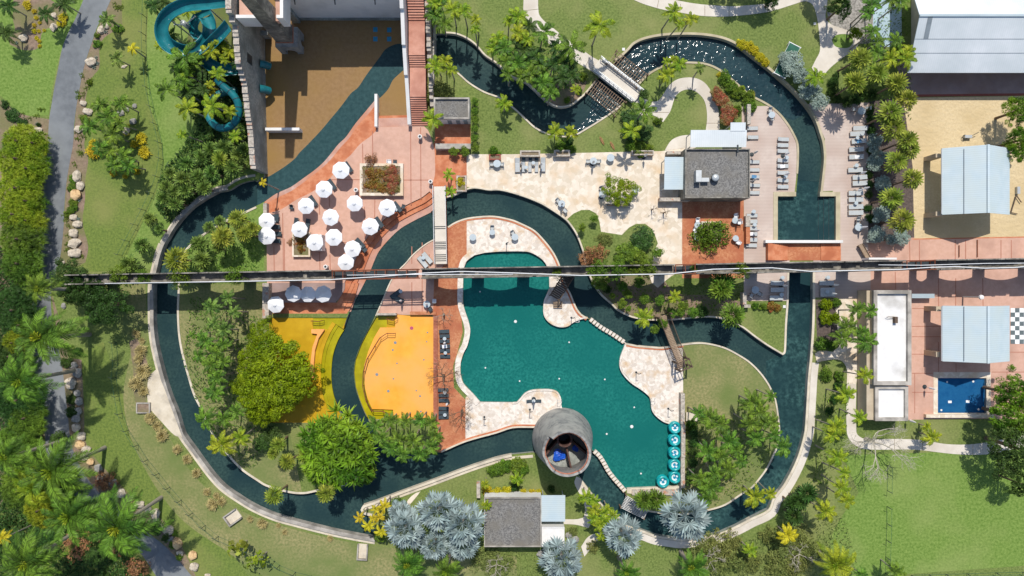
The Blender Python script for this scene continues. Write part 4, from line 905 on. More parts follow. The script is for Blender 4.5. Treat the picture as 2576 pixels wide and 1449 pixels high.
planter('drain_box', 'open concrete box beside the straw grasses on the west river walk', 342, 1013, 377, 1040, .4, 'coping_old', 3)
# slanted concrete boxes on the river bank
for (x, y, ang, w_, l_, lab) in ((587, 1300, .95, 1.5, 2.1, 'slanted concrete sluice box below the river walk in the southwest lawn'), (913, 1387, .06, 1.3, 2.2, 'concrete sluice box with a green tuft below the river end')):
    c = G(x, y); root = empty('sluice_box', c, -ang); tag(root, 'sluice box', label=lab)
    m = MB(); 
    for s_ in (-1, 1): m.box(s_ * w_ / 2 - .09, -l_ / 2, 0, s_ * w_ / 2 + .09, l_ / 2, .5)
    m.box(-w_ / 2 + .1, -l_ / 2, 0, w_ / 2 - .1, -l_ / 2 + .18, .497); m.build('side_wall', 'coping_old', root)
    m = MB().box(-w_ / 2 + .1, -l_ / 2 + .19, 0, w_ / 2 - .1, l_ / 2, .15); m.build('floor', 'coping', root)

# --- bridges
def bridge_plan(name, cat, label, p0, p1, width, z, mats, rails=True, posts=10, group=None, arch=0):
    A_, B_ = G(*p0, z), G(*p1, z); L = (B_ - A_).length; c = (A_ + B_) / 2; ang = math.atan2(B_.y - A_.y, B_.x - A_.x)
    root = empty(name, (c.x, c.y, 0), ang); tag(root, cat, label=label, group=group)
    MB().box(-L / 2, -width / 2, z - .25, L / 2, width / 2, z).build('deck', mats[0], root)
    if rails:
        for s_ in (-1, 1):
            m = MB(); y = s_ * (width / 2 + .06); m.bar((-L / 2, y, z + 1.0), (L / 2, y, z + 1.0), .09); m.bar((-L / 2, y, z + .5), (L / 2, y, z + .5), .04)
            for i in range(posts + 1): x = -L / 2 + L * i / posts; m.bar((x, y, z - .2), (x, y, z + 1.0), .06)
            m.build('railing', mats[1], root)
    return root, L
r, L = bridge_plan('river_bridge', 'bridge', 'pale grey bridge crossing the north river diagonally between timber lattices', (1500, 160), (1606, 244), 1.75, .55, ('path', 'pale_metal'))
for s_ in (-1, 1): m = MB(); m.box(-L / 2 + .3, s_ * 1.0 - .16, .2, L / 2 - .3, s_ * 1.0 + .16, .95); m.build('side_beam', 'white_paint', r)
# timber lattices
def lattice(name, label, quad, n_short, n_long, z, mat, bmat='bark_brown'):
    """quad: plan corners a,b (near side), c,d (far side, from b's side); poles run a->d direction"""
    a, b, c, d_ = [G(x, y, z) for x, y in quad]; cc = (a + b + c + d_) / 4; cc.z = 0
    root = empty(name, cc); tag(root, 'lattice', label=label)
    m = MB()
    for i in range(n_short): t = (i + .3) / n_short; m.bar(a.lerp(b, t) - cc, d_.lerp(c, t) - cc, .06)
    m.build('pole', mat, root); m = MB()
    for i in range(n_long): t = (i + .15) / (n_long - .7); m.bar(a.lerp(d_, t) - cc - Vector((0, 0, .1)), b.lerp(c, t) - cc - Vector((0, 0, .1)), .07)
    m.build('beam', bmat, root)
    m = MB()
    for q in (a, b, c, d_): m.box(q.x - cc.x - .09, q.y - cc.y - .09, -.7, q.x - cc.x + .09, q.y - cc.y + .09, z)
    m.build('post', 'bark_brown', root)
lattice('timber_lattice', 'weathered timber lattice over the sparkling river, north-east of the diagonal bridge', [TP('02', 950, 640), TP('02', 1255, 880), TP('02', 1370, 745), TP('02', 1055, 505)], 15, 5, 1.0, 'timber')
lattice('timber_lattice', 'weathered timber lattice over the dark river, south-west of the diagonal bridge', [TP('02', 745, 935), TP('02', 1035, 1165), TP('02', 1150, 1025), TP('02', 845, 790)], 15, 5, 1.0, 'timber')
lattice('timber_lattice', 'small white timber lattice over the river beside the southern stepping stones', [TP('32', 1095, 765), TP('32', 1330, 880), TP('32', 1380, 780), TP('32', 1150, 640)][::1], 3, 10, .7, 'white_paint', 'white_paint')
# footbridge with steps over the river
r, L = bridge_plan('footbridge', 'footbridge', 'long narrow white footbridge with steps and blue-red rails beside the plaza', (1106, 469), (1110, 664), 1.6, .8, ('path', 'pale_metal'), posts=16)
m = MB()
for y in (569, 574, 608, 612, 617, 621, 625, 640, 645, 650, 655): x = -L / 2 + (y - 469) / 195 * L; MB().box(x, -.78, .8, x + .1, .78, .84).build('step_edge', 'dark_metal', r)
m = MB().bar((-L / 2 + 2.2, .93, 1.86), (L / 2, .93, 1.86), .05); m.build('red_rail', 'rust_metal', r)
# rope bridge
A_, B_ = G(1672, 806, 1.2), G(1706, 893, 1.2); L = (B_ - A_).length + 1.5; ang = math.atan2(B_.y - A_.y, B_.x - A_.x); c = (A_ + B_) / 2
root = empty('rope_bridge', (c.x, c.y, 0), ang); tag(root, 'rope bridge', label='brown rope and plank bridge over the river at the stony pool terrace')
m = MB(); N = 30
for i in range(N):
    x = -L / 2 + L * (i + .1) / N; zz = 1.3 - .35 * (1 - (2 * i / N - 1) ** 2); m.box(x, -.5, zz - .05, x + L / N * .82, .5, zz)
m.build('plank', 'timber', root)
for s_ in (-1, 1):
    m = MB(); pts = [(-L / 2 + L * i / 16, s_ * .72, 2.5 - .4 * (1 - (2 * i / 16 - 1) ** 2)) for i in range(17)]; m.tube(pts, .06, 5)
    for i in range(48): x = -L / 2 + L * i / 48; k = (1 - (2 * i / 48 - 1) ** 2); m.bar((x, s_ * .72, 2.5 - .4 * k), (x + .15, s_ * .55, 1.25 - .35 * k), .05)
    m.build('rope_side', 'timber_dark', root)
m = MB()
for x in (-L / 2, L / 2, L / 2 + 1.1):
    for s_ in (-.85, .85): m.box(x - .1, s_ - .1, 0, x + .1, s_ + .1, 3.2)
m.bar((L / 2, -.85, 3.1), (L / 2, .85, 3.1), .14); m.bar((L / 2 + 1.1, -.85, 3.1), (L / 2 + 1.1, .85, 3.1), .14)
for i in range(5): m.bar((L / 2 - .1, -.85 + i * .42, 3.25), (L / 2 + 1.2, -.85 + i * .42, 3.25), .09)
m.build('gate_frame', 'timber_dark', root)
m = MB(); 
for i in range(4): m.box(L / 2 + .05 + i * .3, -.6, 1.0 - i * .25, L / 2 + .35 + i * .3, .6, 1.1 - i * .25)
m.build('ramp_step', 'timber', root)
# wooden steps under the aqueduct
A_, B_ = G(1432, 690, 2.2), G(1395, 748, .8); ang = math.atan2(B_.y - A_.y, B_.x - A_.x); L = (B_ - A_).length; c = (A_ + B_) / 2
root = empty('timber_stair', (c.x, c.y, 0), ang); tag(root, 'stair', label='dark timber stair between the main pool and the river below the aqueduct')
m = MB()
for i in range(14): x = -L / 2 + L * i / 14; z = 2.4 - 1.5 * i / 14; m.box(x, -.6, z - .06, x + .22, .6, z)
m.build('tread', 'timber_dark', root); m = MB()
for s_ in (-.7, .7): m.bar((-L / 2, s_, 3.3), (L / 2, s_, 1.9), .1); m.bar((-L / 2, s_, 2.3), (L / 2, s_, .8), .12)
for i in range(7):
    for s_ in (-.7, .7): x = -L / 2 + L * i / 6; m.box(x - .05, s_ - .05, 0, x + .05, s_ + .05, 3.3 - 1.4 * i / 6)
m.build('handrail', 'timber_dark', root)
c = G(1404, 767, .6); root = empty('timber_steps', (c.x, c.y, 0)); tag(root, 'steps', label='four short pale timber steps on the pool terrace below the dark stair')
m = MB(); [m.box(-.65, -.45 + i * .25, 0, .6, -.3 + i * .25, .25 + i * .1) for i in range(4)]; m.build('tread', 'timber', root)
# orange stairs between small pool and aqueduct
root = empty('pool_stairs', G(2018, 634)); tag(root, 'steps', label='orange steps and ramp behind the white beam of the small pool')
m = MB()
for i in range(9): a, b = G(1926 + i * 6, 655), G(1932 + i * 6, 613); m.box(a.x, a.y, -.1, b.x, b.y, .9 - i * .09)
inroot(m, 'steps', 'orange_concrete', root)
m = MB(); a, b = G(1980, 655), G(2064, 613); m.box(a.x, a.y, -.1, b.x, b.y, .05); inroot(m, 'landing', 'brick_terracotta', root)
m = MB(); a, b = G(2064, 655), G(2114, 613); m.box(a.x, a.y, -.1, b.x, b.y, .15); inroot(m, 'ramp', 'orange_concrete', root)
# stepping stones: a row of separate blocks in the water
blk = MB().box(-.19, -.3, -.7, .19, .3, .1).build('stepping_stone', 'coral_white')
def stones(pts, n, zone, first=[True]):
    l = smooth(pts, False, 6); tot = [0]
    for a, b in zip(l, l[1:]): tot.append(tot[-1] + math.dist(a, b))
    for i in range(n):
        s_ = tot[-1] * (i + .5) / n; k = max(j for j in range(len(tot)) if tot[j] <= s_); k = min(k, len(l) - 2); t = (s_ - tot[k]) / (tot[k + 1] - tot[k])
        x, y = l[k][0] + (l[k + 1][0] - l[k][0]) * t, l[k][1] + (l[k + 1][1] - l[k][1]) * t; p = G(x, y); ang = math.atan2(-(l[k + 1][1] - l[k][1]), l[k + 1][0] - l[k][0])
        o = blk if first[0] else blk.copy()
        if not first[0]: C.objects.link(o)
        first[0] = False; o.location = (p.x, p.y, 0); o.rotation_euler = (0, 0, ang); tag(o, 'stepping stone', 'white square stepping stone', zone, group='stepping stones between pool and river')
stones(P("1484,802 1510,822 1540,840 1571,861"), 11, 'in the straight row north of the pool')
stones(P("1494,1134 1508,1147 1520,1166 1530,1184 1545,1204 1560,1221 1573,1236"), 14, 'in the curved row beside the tower')
# curved orange bench wall of the splash pad
o = prism([(p.x, p.y) for p in (G(x, y) for x, y in P("785,828 816,828 817,830 803,850 794,880 791,915 790,950 783,950 783,910 788,872 800,840 785,838"))], -.15, .35).build('curved_bench', 'pad_wall'); tag(o, 'bench wall', label='curved orange bench wall beside the yellow splash pad steps')
# ---------------------------------------------------------------- plants
def U(a, b): return random.uniform(a, b)
def frond_feather(m, ang, L, rise, droop, n=15, lw=.05, ll=.3, sweep=0, rot=0, vee=.35):
    """one pinnate frond in unit space, leaflets as narrow blades"""
    pts = []
    for i in range(7):
        t = i / 6; a = ang + sweep * t * t
        pts.append(Vector((math.cos(a) * L * t, math.sin(a) * L * t, rise * math.sin(t * math.pi * .55) - droop * t * t)))
    m.tube(pts, [.016 * (1 - .7 * i / 6) for i in range(7)], 3, False)
    for i in range(n):
        t = .1 + .9 * i / (n - 1); f = t * 6; k = min(int(f), 5); p = pts[k].lerp(pts[k + 1], f - k); d = (pts[k + 1] - pts[k]).normalized()
        sd_ = d.cross(Vector((0, 0, 1))).normalized(); l = ll * L * (math.sin(math.pi * (t * .82 + .16)) ** .7) * U(.85, 1.1)
        for s_ in (-1, 1):
            dr = (d * .75 + sd_ * s_ * .95 + Vector((0, 0, vee - .55 * t + U(-.15, .1)))).normalized(); w = lw * L
            q = d * w * .5; e = p + dr * l * .55 + Vector((0, 0, .0)); tip = p + dr * l + Vector((0, 0, -.18 * l))
            b = len(m.v); m.v += [p - q * .7, p + q * .7, e + q, e - q, tip]; m.f += [[b, b + 1, b + 2, b + 3], [b + 3, b + 2, b + 4]]
def feather_crown(n, rise=.35, droop=.45, nl=15, lw=.055, ll=.32, sweep=0, wind=0, var=.2, name='crown'):
    m = MB(); a0 = U(0, 6)
    for i in range(n):
        a = a0 + i * 2.39996; lay_ = i / n
        L = 1 * (1 - .25 * lay_ * .6) * U(1 - var, 1.0); r = rise * (.3 + 1.0 * lay_); dd = droop * U(.7, 1.2) * (1.1 - .8 * lay_)
        if wind: a += wind * math.sin(-a) * -.5 * 0 - wind * .5 * math.sin(a); L *= 1 + .2 * math.cos(a) * wind
        frond_feather(m, a, L, r, dd, nl, lw, ll, U(-.3, .3) + sweep)
    return m
def fan_crown(n, leaf=.5, seg=13, spread=165, fold=.25, pet=.5, wseg=1.0):
    m = MB(); a0 = U(0, 6)
    for i in range(n):
        t = (i + .5) / n; a = a0 + i * 2.39996; el = R(-18 + 88 * t ** 1.1); pl = pet * (1 - .35 * t) * U(.85, 1.05)
        d = Vector((math.cos(a) * math.cos(el), math.sin(a) * math.cos(el), math.sin(el))); c = d * pl
        m.tube([(0, 0, 0), c], [.014, .01], 3, False)
        side = Vector((-math.sin(a), math.cos(a), 0)); up = d.cross(side) * -1; tilt = U(-.25, .25)
        side = (side + up * tilt).normalized(); lf = leaf * U(.85, 1.1)
        for k in range(seg):
            th = R(-spread + 2 * spread * k / (seg - 1)); cth = math.cos(th); v = d * cth + side * math.sin(th) + Vector((0, 0, -.25 - fold * (1 - cth) * .3)); v.normalize()
            ll_ = lf * (.72 + .28 * math.cos(th * .7)) * U(.92, 1.05); wd = (v.cross(up)).normalized() * (ll_ * math.sin(R(spread / seg)) * .55 * wseg)
            e = c + v * ll_ * .62 + up * ((k % 2) * .02); tip = c + v * ll_ + Vector((0, 0, -.06 * ll_))
            b = len(m.v); m.v += [c.copy(), e + wd, tip, e - wd]; m.f.append([b, b + 1, b + 2, b + 3])
    return m
def leaf_crown(nclump, nleaf, flat=.75, lsize=.055, spread=.62, cr=.34, long_=1.0, seed=0, low=-.2):
    rnd = random.Random(seed); m = MB(); cl = []
    for i in range(nclump):
        a = i * 2.39996 + rnd.uniform(-.3, .3); r = spread * math.sqrt((i + .5) / nclump) * rnd.uniform(.8, 1.15) * (1 + .14 * math.sin(2 * a + seed) + .12 * math.sin(3 * a + 2 * seed)); z = flat * (1 - (r / 1.0) ** 2) * rnd.uniform(.35, 1.0) * .75
        cl.append((Vector((r * math.cos(a), r * math.sin(a), z)), cr * rnd.uniform(.55, 1.2)))
    for i in range(nleaf):
        c, q = cl[i % nclump]; v = Vector((rnd.gauss(0, 1), rnd.gauss(0, 1), rnd.gauss(.35, 1))); v.normalize()
        if v.z < low: v.z *= -.6
        p = c + Vector((v.x, v.y, v.z * .8)) * q * rnd.uniform(.75, 1.05)
        nrm = (v + Vector((rnd.uniform(-.7, .7), rnd.uniform(-.7, .7), rnd.uniform(0, .9)))).normalized(); u = nrm.cross(Vector((rnd.uniform(-1, 1), rnd.uniform(-1, 1), .3))).normalized(); w = nrm.cross(u)
        s_ = lsize * rnd.uniform(.6, 1.3); b = len(m.v)
        m.v += [p - u * s_ * long_, p - w * s_ * .55, p + u * s_ * long_, p + w * s_ * .55]; m.f.append([b, b + 1, b + 2, b + 3])
    return m
def blade_crown(nros, nbl, bl=.22, bw=.018, flat=.5, spread=.85, seed=0, wind=(0, 0), up=.5):
    rnd = random.Random(seed); m = MB()
    for i in range(nros):
        a = i * 2.39996; r = spread * math.sqrt((i + .5) / nros) * rnd.uniform(.9, 1.1); z = flat * math.sqrt(max(0, 1 - r * r * .95)) * rnd.uniform(.75, 1.1); c = Vector((r * math.cos(a), r * math.sin(a), z))
        out = Vector((c.x, c.y, .3 + up))
        for k in range(nbl):
            v = (Vector((rnd.gauss(0, 1), rnd.gauss(0, 1), rnd.gauss(.2, .6))).normalized() + out * .5 + Vector((wind[0], wind[1], 0))).normalized(); l = bl * rnd.uniform(.6, 1.25); sdv = v.cross(Vector((0, 0, 1))).normalized() * bw * rnd.uniform(.7, 1.2)
            b = len(m.v); e = c + v * l * .5; t = c + v * l + Vector((0, 0, -.35 * l)); m.v += [c - sdv * .4, c + sdv * .4, e + sdv, e - sdv, t]; m.f += [[b, b + 1, b + 2, b + 3], [b + 3, b + 2, b + 4]]
    return m
def tuft(n, l=1, w=.05, lean=(0, 0), seed=0):
    rnd = random.Random(seed); m = MB()
    for k in range(n):
        a = rnd.uniform(0, 6.283); o = rnd.uniform(0, .25); c = Vector((math.cos(a) * o, math.sin(a) * o, 0)); v = Vector((math.cos(a) * rnd.uniform(.2, 1) + lean[0], math.sin(a) * rnd.uniform(.2, 1) + lean[1], rnd.uniform(.5, 1.1))).normalized(); L = l * rnd.uniform(.6, 1.1)
        s_ = v.cross(Vector((0, 0, 1))).normalized() * w; e = c + v * L * .6; t = e + (v * .5 + Vector((0, 0, -.6))) * L * .45; b = len(m.v); m.v += [c - s_ * .5, c + s_ * .5, e + s_, e - s_, t]; m.f += [[b, b + 1, b + 2, b + 3], [b + 3, b + 2, b + 4]]
    return m
def mesh_only(m, name, mat, shade=False):
    o = m.build(name, mat, shade=shade); me = o.data; bpy.data.objects.remove(o); return me
MESH = {}
def crowns(key, maker, mats, nvar, nm='crown'):
    for mt in mats:
        MESH[key, mt] = []
    for i in range(nvar):
        m = maker(i)
        for mt in mats: MESH[key, mt].append(mesh_only(m, nm, mt))
crowns('f', lambda i: feather_crown(10, .35, .55, 14, .085, .3), ['leaf_green', 'leaf_dark', 'leaf_yellow', 'leaf_gold', 'leaf_fan'], 5)
crowns('a', lambda i: feather_crown(7, .3, .45, 16, .08, .3, var=.12), ['leaf_green', 'leaf_yellow', 'leaf_gold'], 3)
crowns('r', lambda i: feather_crown(20, .45, .6, 36, .026, .24, wind=.8, var=.28), ['leaf_green', 'leaf_dark', 'leaf_yellow'], 3)
crowns('l', lambda i: fan_crown(17, .5, 11, 150, .25, .52), ['leaf_fan', 'leaf_fan_yellow', 'leaf_dark', 'leaf_green'], 4)
crowns('s', lambda i: fan_crown(21, .42, 13, 118, .2, .68, 1.25), ['leaf_silver'], 3)
crowns('t', lambda i: leaf_crown(64, 9000, .75, .026, .82, .17, 1.3, i), ['leaf_lime', 'leaf_fresh', 'leaf_green', 'leaf_dark', 'leaf_bush'], 2)
crowns('b', lambda i: leaf_crown(14, 1500, .7, .07, .58, .38, 1.1, 10 + i), ['leaf_bush', 'leaf_green', 'leaf_dark', 'leaf_greysilver', 'leaf_lime', 'leaf_gold', 'leaf_red', 'leaf_olive', 'leaf_croton'], 3, 'foliage')
crowns('o', lambda i: leaf_crown(34, 1500, .7, .045, .75, .24, 1.3, 20 + i), ['leaf_bush', 'leaf_olive', 'leaf_brownred'], 2, 'foliage')
crowns('p', lambda i: blade_crown(75, 34, .27, .021, .6, .82, i), ['leaf_fresh'], 1)
crowns('m', lambda i: blade_crown(80, 64, .24, .008, .6, .85, 5 + i, (.35, .1)), ['leaf_bamboo', 'leaf_green', 'leaf_yellow', 'leaf_dark'], 2)
crowns('k', lambda i: blade_crown(14, 16, .5, .05, .35, .55, 9 + i), ['leaf_gold', 'leaf_yellow', 'leaf_fan'], 2, 'foliage')
crowns('g', lambda i: tuft(420, 1, .018, (.25, -.1), i), ['leaf_straw'], 3, 'blades')
crowns('u', lambda i: leaf_crown(9, 40, .5, .27, .62, .3, .7, 40 + i), ['leaf_fan_yellow', 'leaf_yellow'], 2)
crowns('c', lambda i: leaf_crown(40, 5200, .8, .022, .7, .2, 2.0, 50 + i), ['leaf_dark'], 1)
SPEAR = mesh_only(tuft(60, 1, .03, (.5, .2), 5), 'spear_leaf', 'leaf_yellow')
trunk_me = mesh_only(MB().tube([(0, 0, 0), (0, 0, .25), (0, 0, .5), (0, 0, 1)], [1.25, 1.0, .95, .75], 8, True), 'trunk', 'bark', True)
trunk_br = mesh_only(MB().tube([(0, 0, 0), (0, 0, .25), (0, 0, .5), (0, 0, 1)], [1.25, 1.0, .95, .75], 8, True), 'trunk', 'bark_brown', True)
def new_obj(name, me, parent, loc=(0, 0, 0), rot=(0, 0, 0), scl=(1, 1, 1)):
    o = bpy.data.objects.new(name, me); C.objects.link(o); o.parent = parent; o.location = loc; o.rotation_euler = rot; o.scale = scl; return o
COLW = {'leaf_green': 'green', 'leaf_dark': 'dark green', 'leaf_yellow': 'yellow-green', 'leaf_gold': 'golden yellow', 'leaf_lime': 'lime-green', 'leaf_fan': 'olive-green', 'leaf_fan_yellow': 'yellowish', 'leaf_silver': 'silver-blue',
        'leaf_greysilver': 'silver-grey', 'leaf_bush': 'green', 'leaf_olive': 'olive-brown', 'leaf_red': 'dark red', 'leaf_croton': 'mottled red-green', 'leaf_straw': 'straw-coloured', 'leaf_brownred': 'rusty brown'}
KIND = {'f': ('feather_palm', 'feather palm', 'palm'), 'a': ('feather_palm', 'star-shaped feather palm', 'palm'), 'r': ('royal_palm', 'tall windblown palm', 'palm'), 'l': ('fan_palm', 'fan palm', 'palm'), 's': ('fan_palm', 'fan palm', 'palm'),
        't': ('broadleaf_tree', 'broadleaf tree', 'tree'), 'b': ('shrub', 'shrub', 'shrub'), 'o': ('open_shrub', 'loose twiggy shrub', 'shrub'), 'p': ('broadleaf_tree', 'spiky-leaved broad tree', 'tree'), 'm': ('bamboo_clump', 'bamboo clump', 'bamboo'),
        'k': ('croton_shrub', 'spiky shrub', 'shrub'), 'g': ('grass_tuft', 'ornamental grass tuft', 'grass tuft'), 'u': ('big_leaf_shrub', 'big-leaved shrub', 'shrub'), 'c': ('conifer_tree', 'feathery conifer', 'tree')}
COLW['leaf_fresh'] = 'bright green'
COLW['leaf_bamboo'] = 'bright yellow-green'
MT = {'B': 'leaf_bamboo', 'h': 'leaf_fresh', 'g': 'leaf_green', 'd': 'leaf_dark', 'y': 'leaf_yellow', 'o': 'leaf_gold', 'L': 'leaf_lime', 'f': 'leaf_fan', 'F': 'leaf_fan_yellow', 's': 'leaf_silver', 'S': 'leaf_greysilver', 'b': 'leaf_bush', 'v': 'leaf_olive', 'r': 'leaf_red', 'c': 'leaf_croton', 'w': 'leaf_straw', 'n': 'leaf_brownred'}
def plant(kind, mt, x, y, d, h, zone, group):
    """x,y plan position of the crown centre; d crown width in plan units as seen; h crown height in metres"""
    nm, noun, cat = KIND[kind]; mat = MT[mt]; top = G(x, y, h); rad = d * S / 2 * (H - h) / H
    root = empty(nm, (top.x, top.y, 0)); ln = 0
    if kind in 'fralsu' and h > 1.2:
        lean = (U(-.05, .05) * h, U(-.05, .05) * h); root.location = (top.x - lean[0], top.y - lean[1], 0)
        r = {'r': .26, 's': .24, 'l': .13, 'f': .09, 'a': .1, 'u': .1}[kind]; L = math.sqrt(h * h + lean[0] ** 2 + lean[1] ** 2)
        q = Vector((lean[0], lean[1], h)).to_track_quat('Z', 'Y').to_euler()
        new_obj('trunk', trunk_me if kind != 'l' else trunk_br, root, (0, 0, 0), q, (r, r, L))
        z = h; off = (lean[0], lean[1])
    elif kind in 'tpcmb' and h > 1.2:
        new_obj('trunk', trunk_br, root, (0, 0, 0), (0, 0, 0), (.05 * rad + .05, .05 * rad + .05, h * .8)); z = h * .55 if kind in 'tc' else h * .6; off = (0, 0)
    else: z = 0; off = (0, 0)
    me = random.choice(MESH[kind, mat]); cz = rad
    if kind == 'o' and h > 6: h = 2.0
    if kind in 'tcp': cz = max(rad * .8, (h - z) / .75)
    elif kind in 'bo': cz = max(h - z, .3) / .75 if h < 1.5 * rad else rad
    elif kind == 'm': cz = h * .8; z = h * .2
    elif kind in 'k': cz = rad
    elif kind == 'g': cz = rad * .9
    if kind == 'r':
        new_obj('spear_leaf', SPEAR, root, (off[0] + .1, off[1], z + .5), (0, 0, U(0, 6)), (rad * .24, rad * .24, rad * .24))
    new_obj({'b': 'foliage', 'o': 'foliage', 'k': 'foliage', 'g': 'blades'}.get(kind, 'crown'), me, root, (off[0], off[1], z), (0, 0, U(0, 6.28) if kind != 'r' else U(-.35, .35)), (rad, rad * U(.93, 1.07), cz))
    if 'on top of the aqueduct' in zone: root.location.z = 4.9
    tag(root, cat, COLW[mat] + ' ' + noun, zone, group=group, at=(top.x, top.y))
def plants(tile, kind, mt, h, zone, s, group=None):
    for w in s.split():
        v = [float(q) for q in w.split(',')]; x, y = TP(tile, v[0], v[1]); plant(kind, mt, x, y, v[2] / 4, v[3] if len(v) > 3 else h, zone, group or ('plants ' + zone))
Z = 'in the lawn at the north-west corner'
plants('00', 'f', 'd', 3.3, Z, '90,60,240 60,330,260 470,140,240 650,40,260')
plants('00', 'f', 'f', 3.3, 'between the road and the slide lawn', '1075,190,220 1170,590,200')
plants('00', 'a', 'o', 3.2, 'on its own in the slide lawn', '1340,490,150')
plants('00', 'k', 'o', .6, 'in the mulch bed at the north-west corner', '320,100,70 340,165,60 250,30,110 320,240,60 375,215,55 320,300,70 368,300,55 420,292,50 345,370,60 372,402,55 374,450,55 600,220,120 620,170,130 255,60,80')
plants('00', 'b', 'b', .6, 'in the roadside mulch beside the slide lawn', '960,430,120 1170,270,150 880,820,80 830,1190,130 640,150,70 960,350,80')
Z = 'around the large loop of the teal slide'
plants('00', 'f', 'y', 6, Z, '1900,100,230 1610,460,150 2120,510,270 2300,520,210 2220,430,150 2190,740,200 1860,730,220 2260,600,150')
plants('00', 'f', 'g', 6, Z, '1740,150,170 1720,350,210 1850,820,260 1960,620,220')
plants('00', 'a', 'g', 7, Z, '1850,570,430 1680,900,300')
plants('00', 'f', 'd', 5.5, Z, '1540,50,230 1800,690,260 1890,930,280 1640,30,200 2050,900,200 2380,640,150')
Z = 'around the small loop of the teal slide'
plants('00', 'a', 'y', 7.5, Z, '2140,1060,330 1890,1090,300')
plants('00', 'f', 'y', 6, Z, '2310,1120,190 1830,1350,140 2370,1370,180 2110,850,120')
plants('00', 'f', 'o', 5, Z, '2110,900,180')
plants('00', 'b', 'd', 1.5, Z, '2060,740,260 1830,800,200 2300,1000,180 2250,1180,150 2200,350,150 2180,780,200 2330,780,130')
Z = 'in the roadside palm clump'
plants('00', 'f', 'g', 4, Z, '1010,1050,260 1220,1040,260 1080,1180,300 900,1270,270 1130,1350,280 1200,1250,220')
plants('10', 'f', 'g', 4, Z, '1100,60,280 1240,130,260 1010,40,240 1150,210,240 1290,220,220')
plants('00', 'k', 'o', 1.2, Z, '1390,1380,160 1230,1320,80 1240,1250,60 900,1430,120 1310,1440,110')
plants('10', 'k', 'o', 1.2, Z, '900,70,190 1420,70,170 1330,260,110 1220,310,80 1100,280,100')
Z = 'in the bank above the north-west bend of the river'
plants('10', 'l', 'f', 3.5, Z, '2030,130,210 1880,200,220 1710,300,170 1840,350,230 1990,330,220 2130,290,210 2340,240,240 2400,120,230 2050,440,220 1670,430,190 1640,550,190 1760,600,210 1870,470,210 2250,40,240 2120,60,220 1760,480,200 2460,60,190 2520,180,150')
plants('10', 'l', 'F', 4, Z, '2215,160,230')
plants('10', 'l', 'f', 2, 'between the fence and the west river walk', '1510,760,180 1430,1020,220 1300,1220,250 1600,860,120')
Z = 'on the inner bank of the west river bend'
plants('10', 'l', 'F', 4.2, Z, '2390,760,250 2460,900,220 2240,940,290 1775,1160,330 2540,850,180')
plants('10', 'l', 'f', 3, Z, '2000,1000,230 2030,1170,240 2210,780,150 2100,840,160 2180,1050,150')
plants('11', 'l', 'f', 3, 'at the west edge of the pink plaza', '-20,850,150')
Z = 'in the dense clump at the west edge'
plants('00', 'm', 'B', 4, Z, '110,1400,420 270,1420,300')
plants('10', 'm', 'B', 4.5, Z, '90,130,520 200,230,400 90,430,500 190,560,340 60,700,460 200,760,300')
plants('10', 'm', 'g', 5, Z, '100,950,500 100,1200,480')
plants('20', 'm', 'd', 4, Z, '60,230,520 100,1150,560 30,700,420')
plants('20', 'm', 'y', 4, Z, '60,560,300')
plants('20', 'm', 'g', 4, Z, '180,1330,440 130,380,260')
plants('30', 'm', 'y', 5, 'under the royal palms at the south-west corner', '310,830,420 170,520,360')
plants('30', 'm', 'g', 4, 'under the royal palms at the south-west corner', '120,620,480 500,620,420 60,150,420')
plants('20', 'c', 'd', 7, 'at the west end of the aqueduct', '960,170,620 700,30,460')
plants('10', 'c', 'd', 6, 'at the west end of the aqueduct', '620,1350,560 900,1400,300')
plants('20', 'r', 'g', 10.7, 'beside the road at the west edge', '400,500,800 190,940,680 380,10,400')
plants('30', 'r', 'g', 10.7, 'over the boulders at the south-west corner', '510,400,860 1170,960,860 690,850,820 250,1320,760 60,260,560')
plants('30', 'r', 'y', 9, 'over the boulders at the south-west corner', '330,570,520')
plants('30', 'f', 'o', 6, 'at the south-west corner', '30,1070,200')
plants('30', 'o', 'n', 1.5, 'beneath the royal palms at the south-west corner', '720,1160,420 1330,1400,300 1010,520,260 1090,1180,300')
plants('30', 'b', 'd', 1.5, 'beneath the royal palms at the south-west corner', '420,1060,360 950,1270,300 130,1080,300 560,90,240 1650,1080,120 1560,990,160')
plants('20', 'b', 'd', .8, 'among the boulders beside the road', '700,1130,160 700,1260,180 650,760,160 760,640,120')
plants('10', 'b', 'b', .6, 'among the boulders beside the road', '720,350,130 700,440,130 720,590,130 700,660,120 660,700,100 740,640,90')
plants('30', 'b', 'b', .6, 'among the boulders at the south-west road', '1720,1150,110 1790,1270,100 1740,1030,90')
plants('00', 'b', 'd', .6, 'in the soil west of the road', '100,1150,200 200,1230,160 30,1040,120 370,1250,60')
plants('00', 'f', 'S' if False else 'f', .5, 'beside the boulders', '975,645,90 1060,330,80') if False else None
Z = 'in the dry bed along the west river walk'
plants('20', 'g', 'w', .8, Z, '1345,460,140 1405,530,100 1400,640,190 1380,720,160 1420,840,240 1360,970,230 1420,1050,160 1500,1320,190 1560,1400,160')
plants('30', 'g', 'w', .8, Z, '1610,50,200 1770,190,150 1860,290,150 1955,430,150 2065,620,125 2130,740,190 2210,720,150 2500,890,110 2160,660,110')
plants('31', 'g', 'w', .8, Z, '50,930,170 270,1030,90 735,1090,100 210,960,80')
Z = 'between the west river and the yellow pad'
plants('20', 'f', 'f', 5, Z, '2300,100,210 2130,190,240 2360,240,190 2240,420,260 2150,350,200')
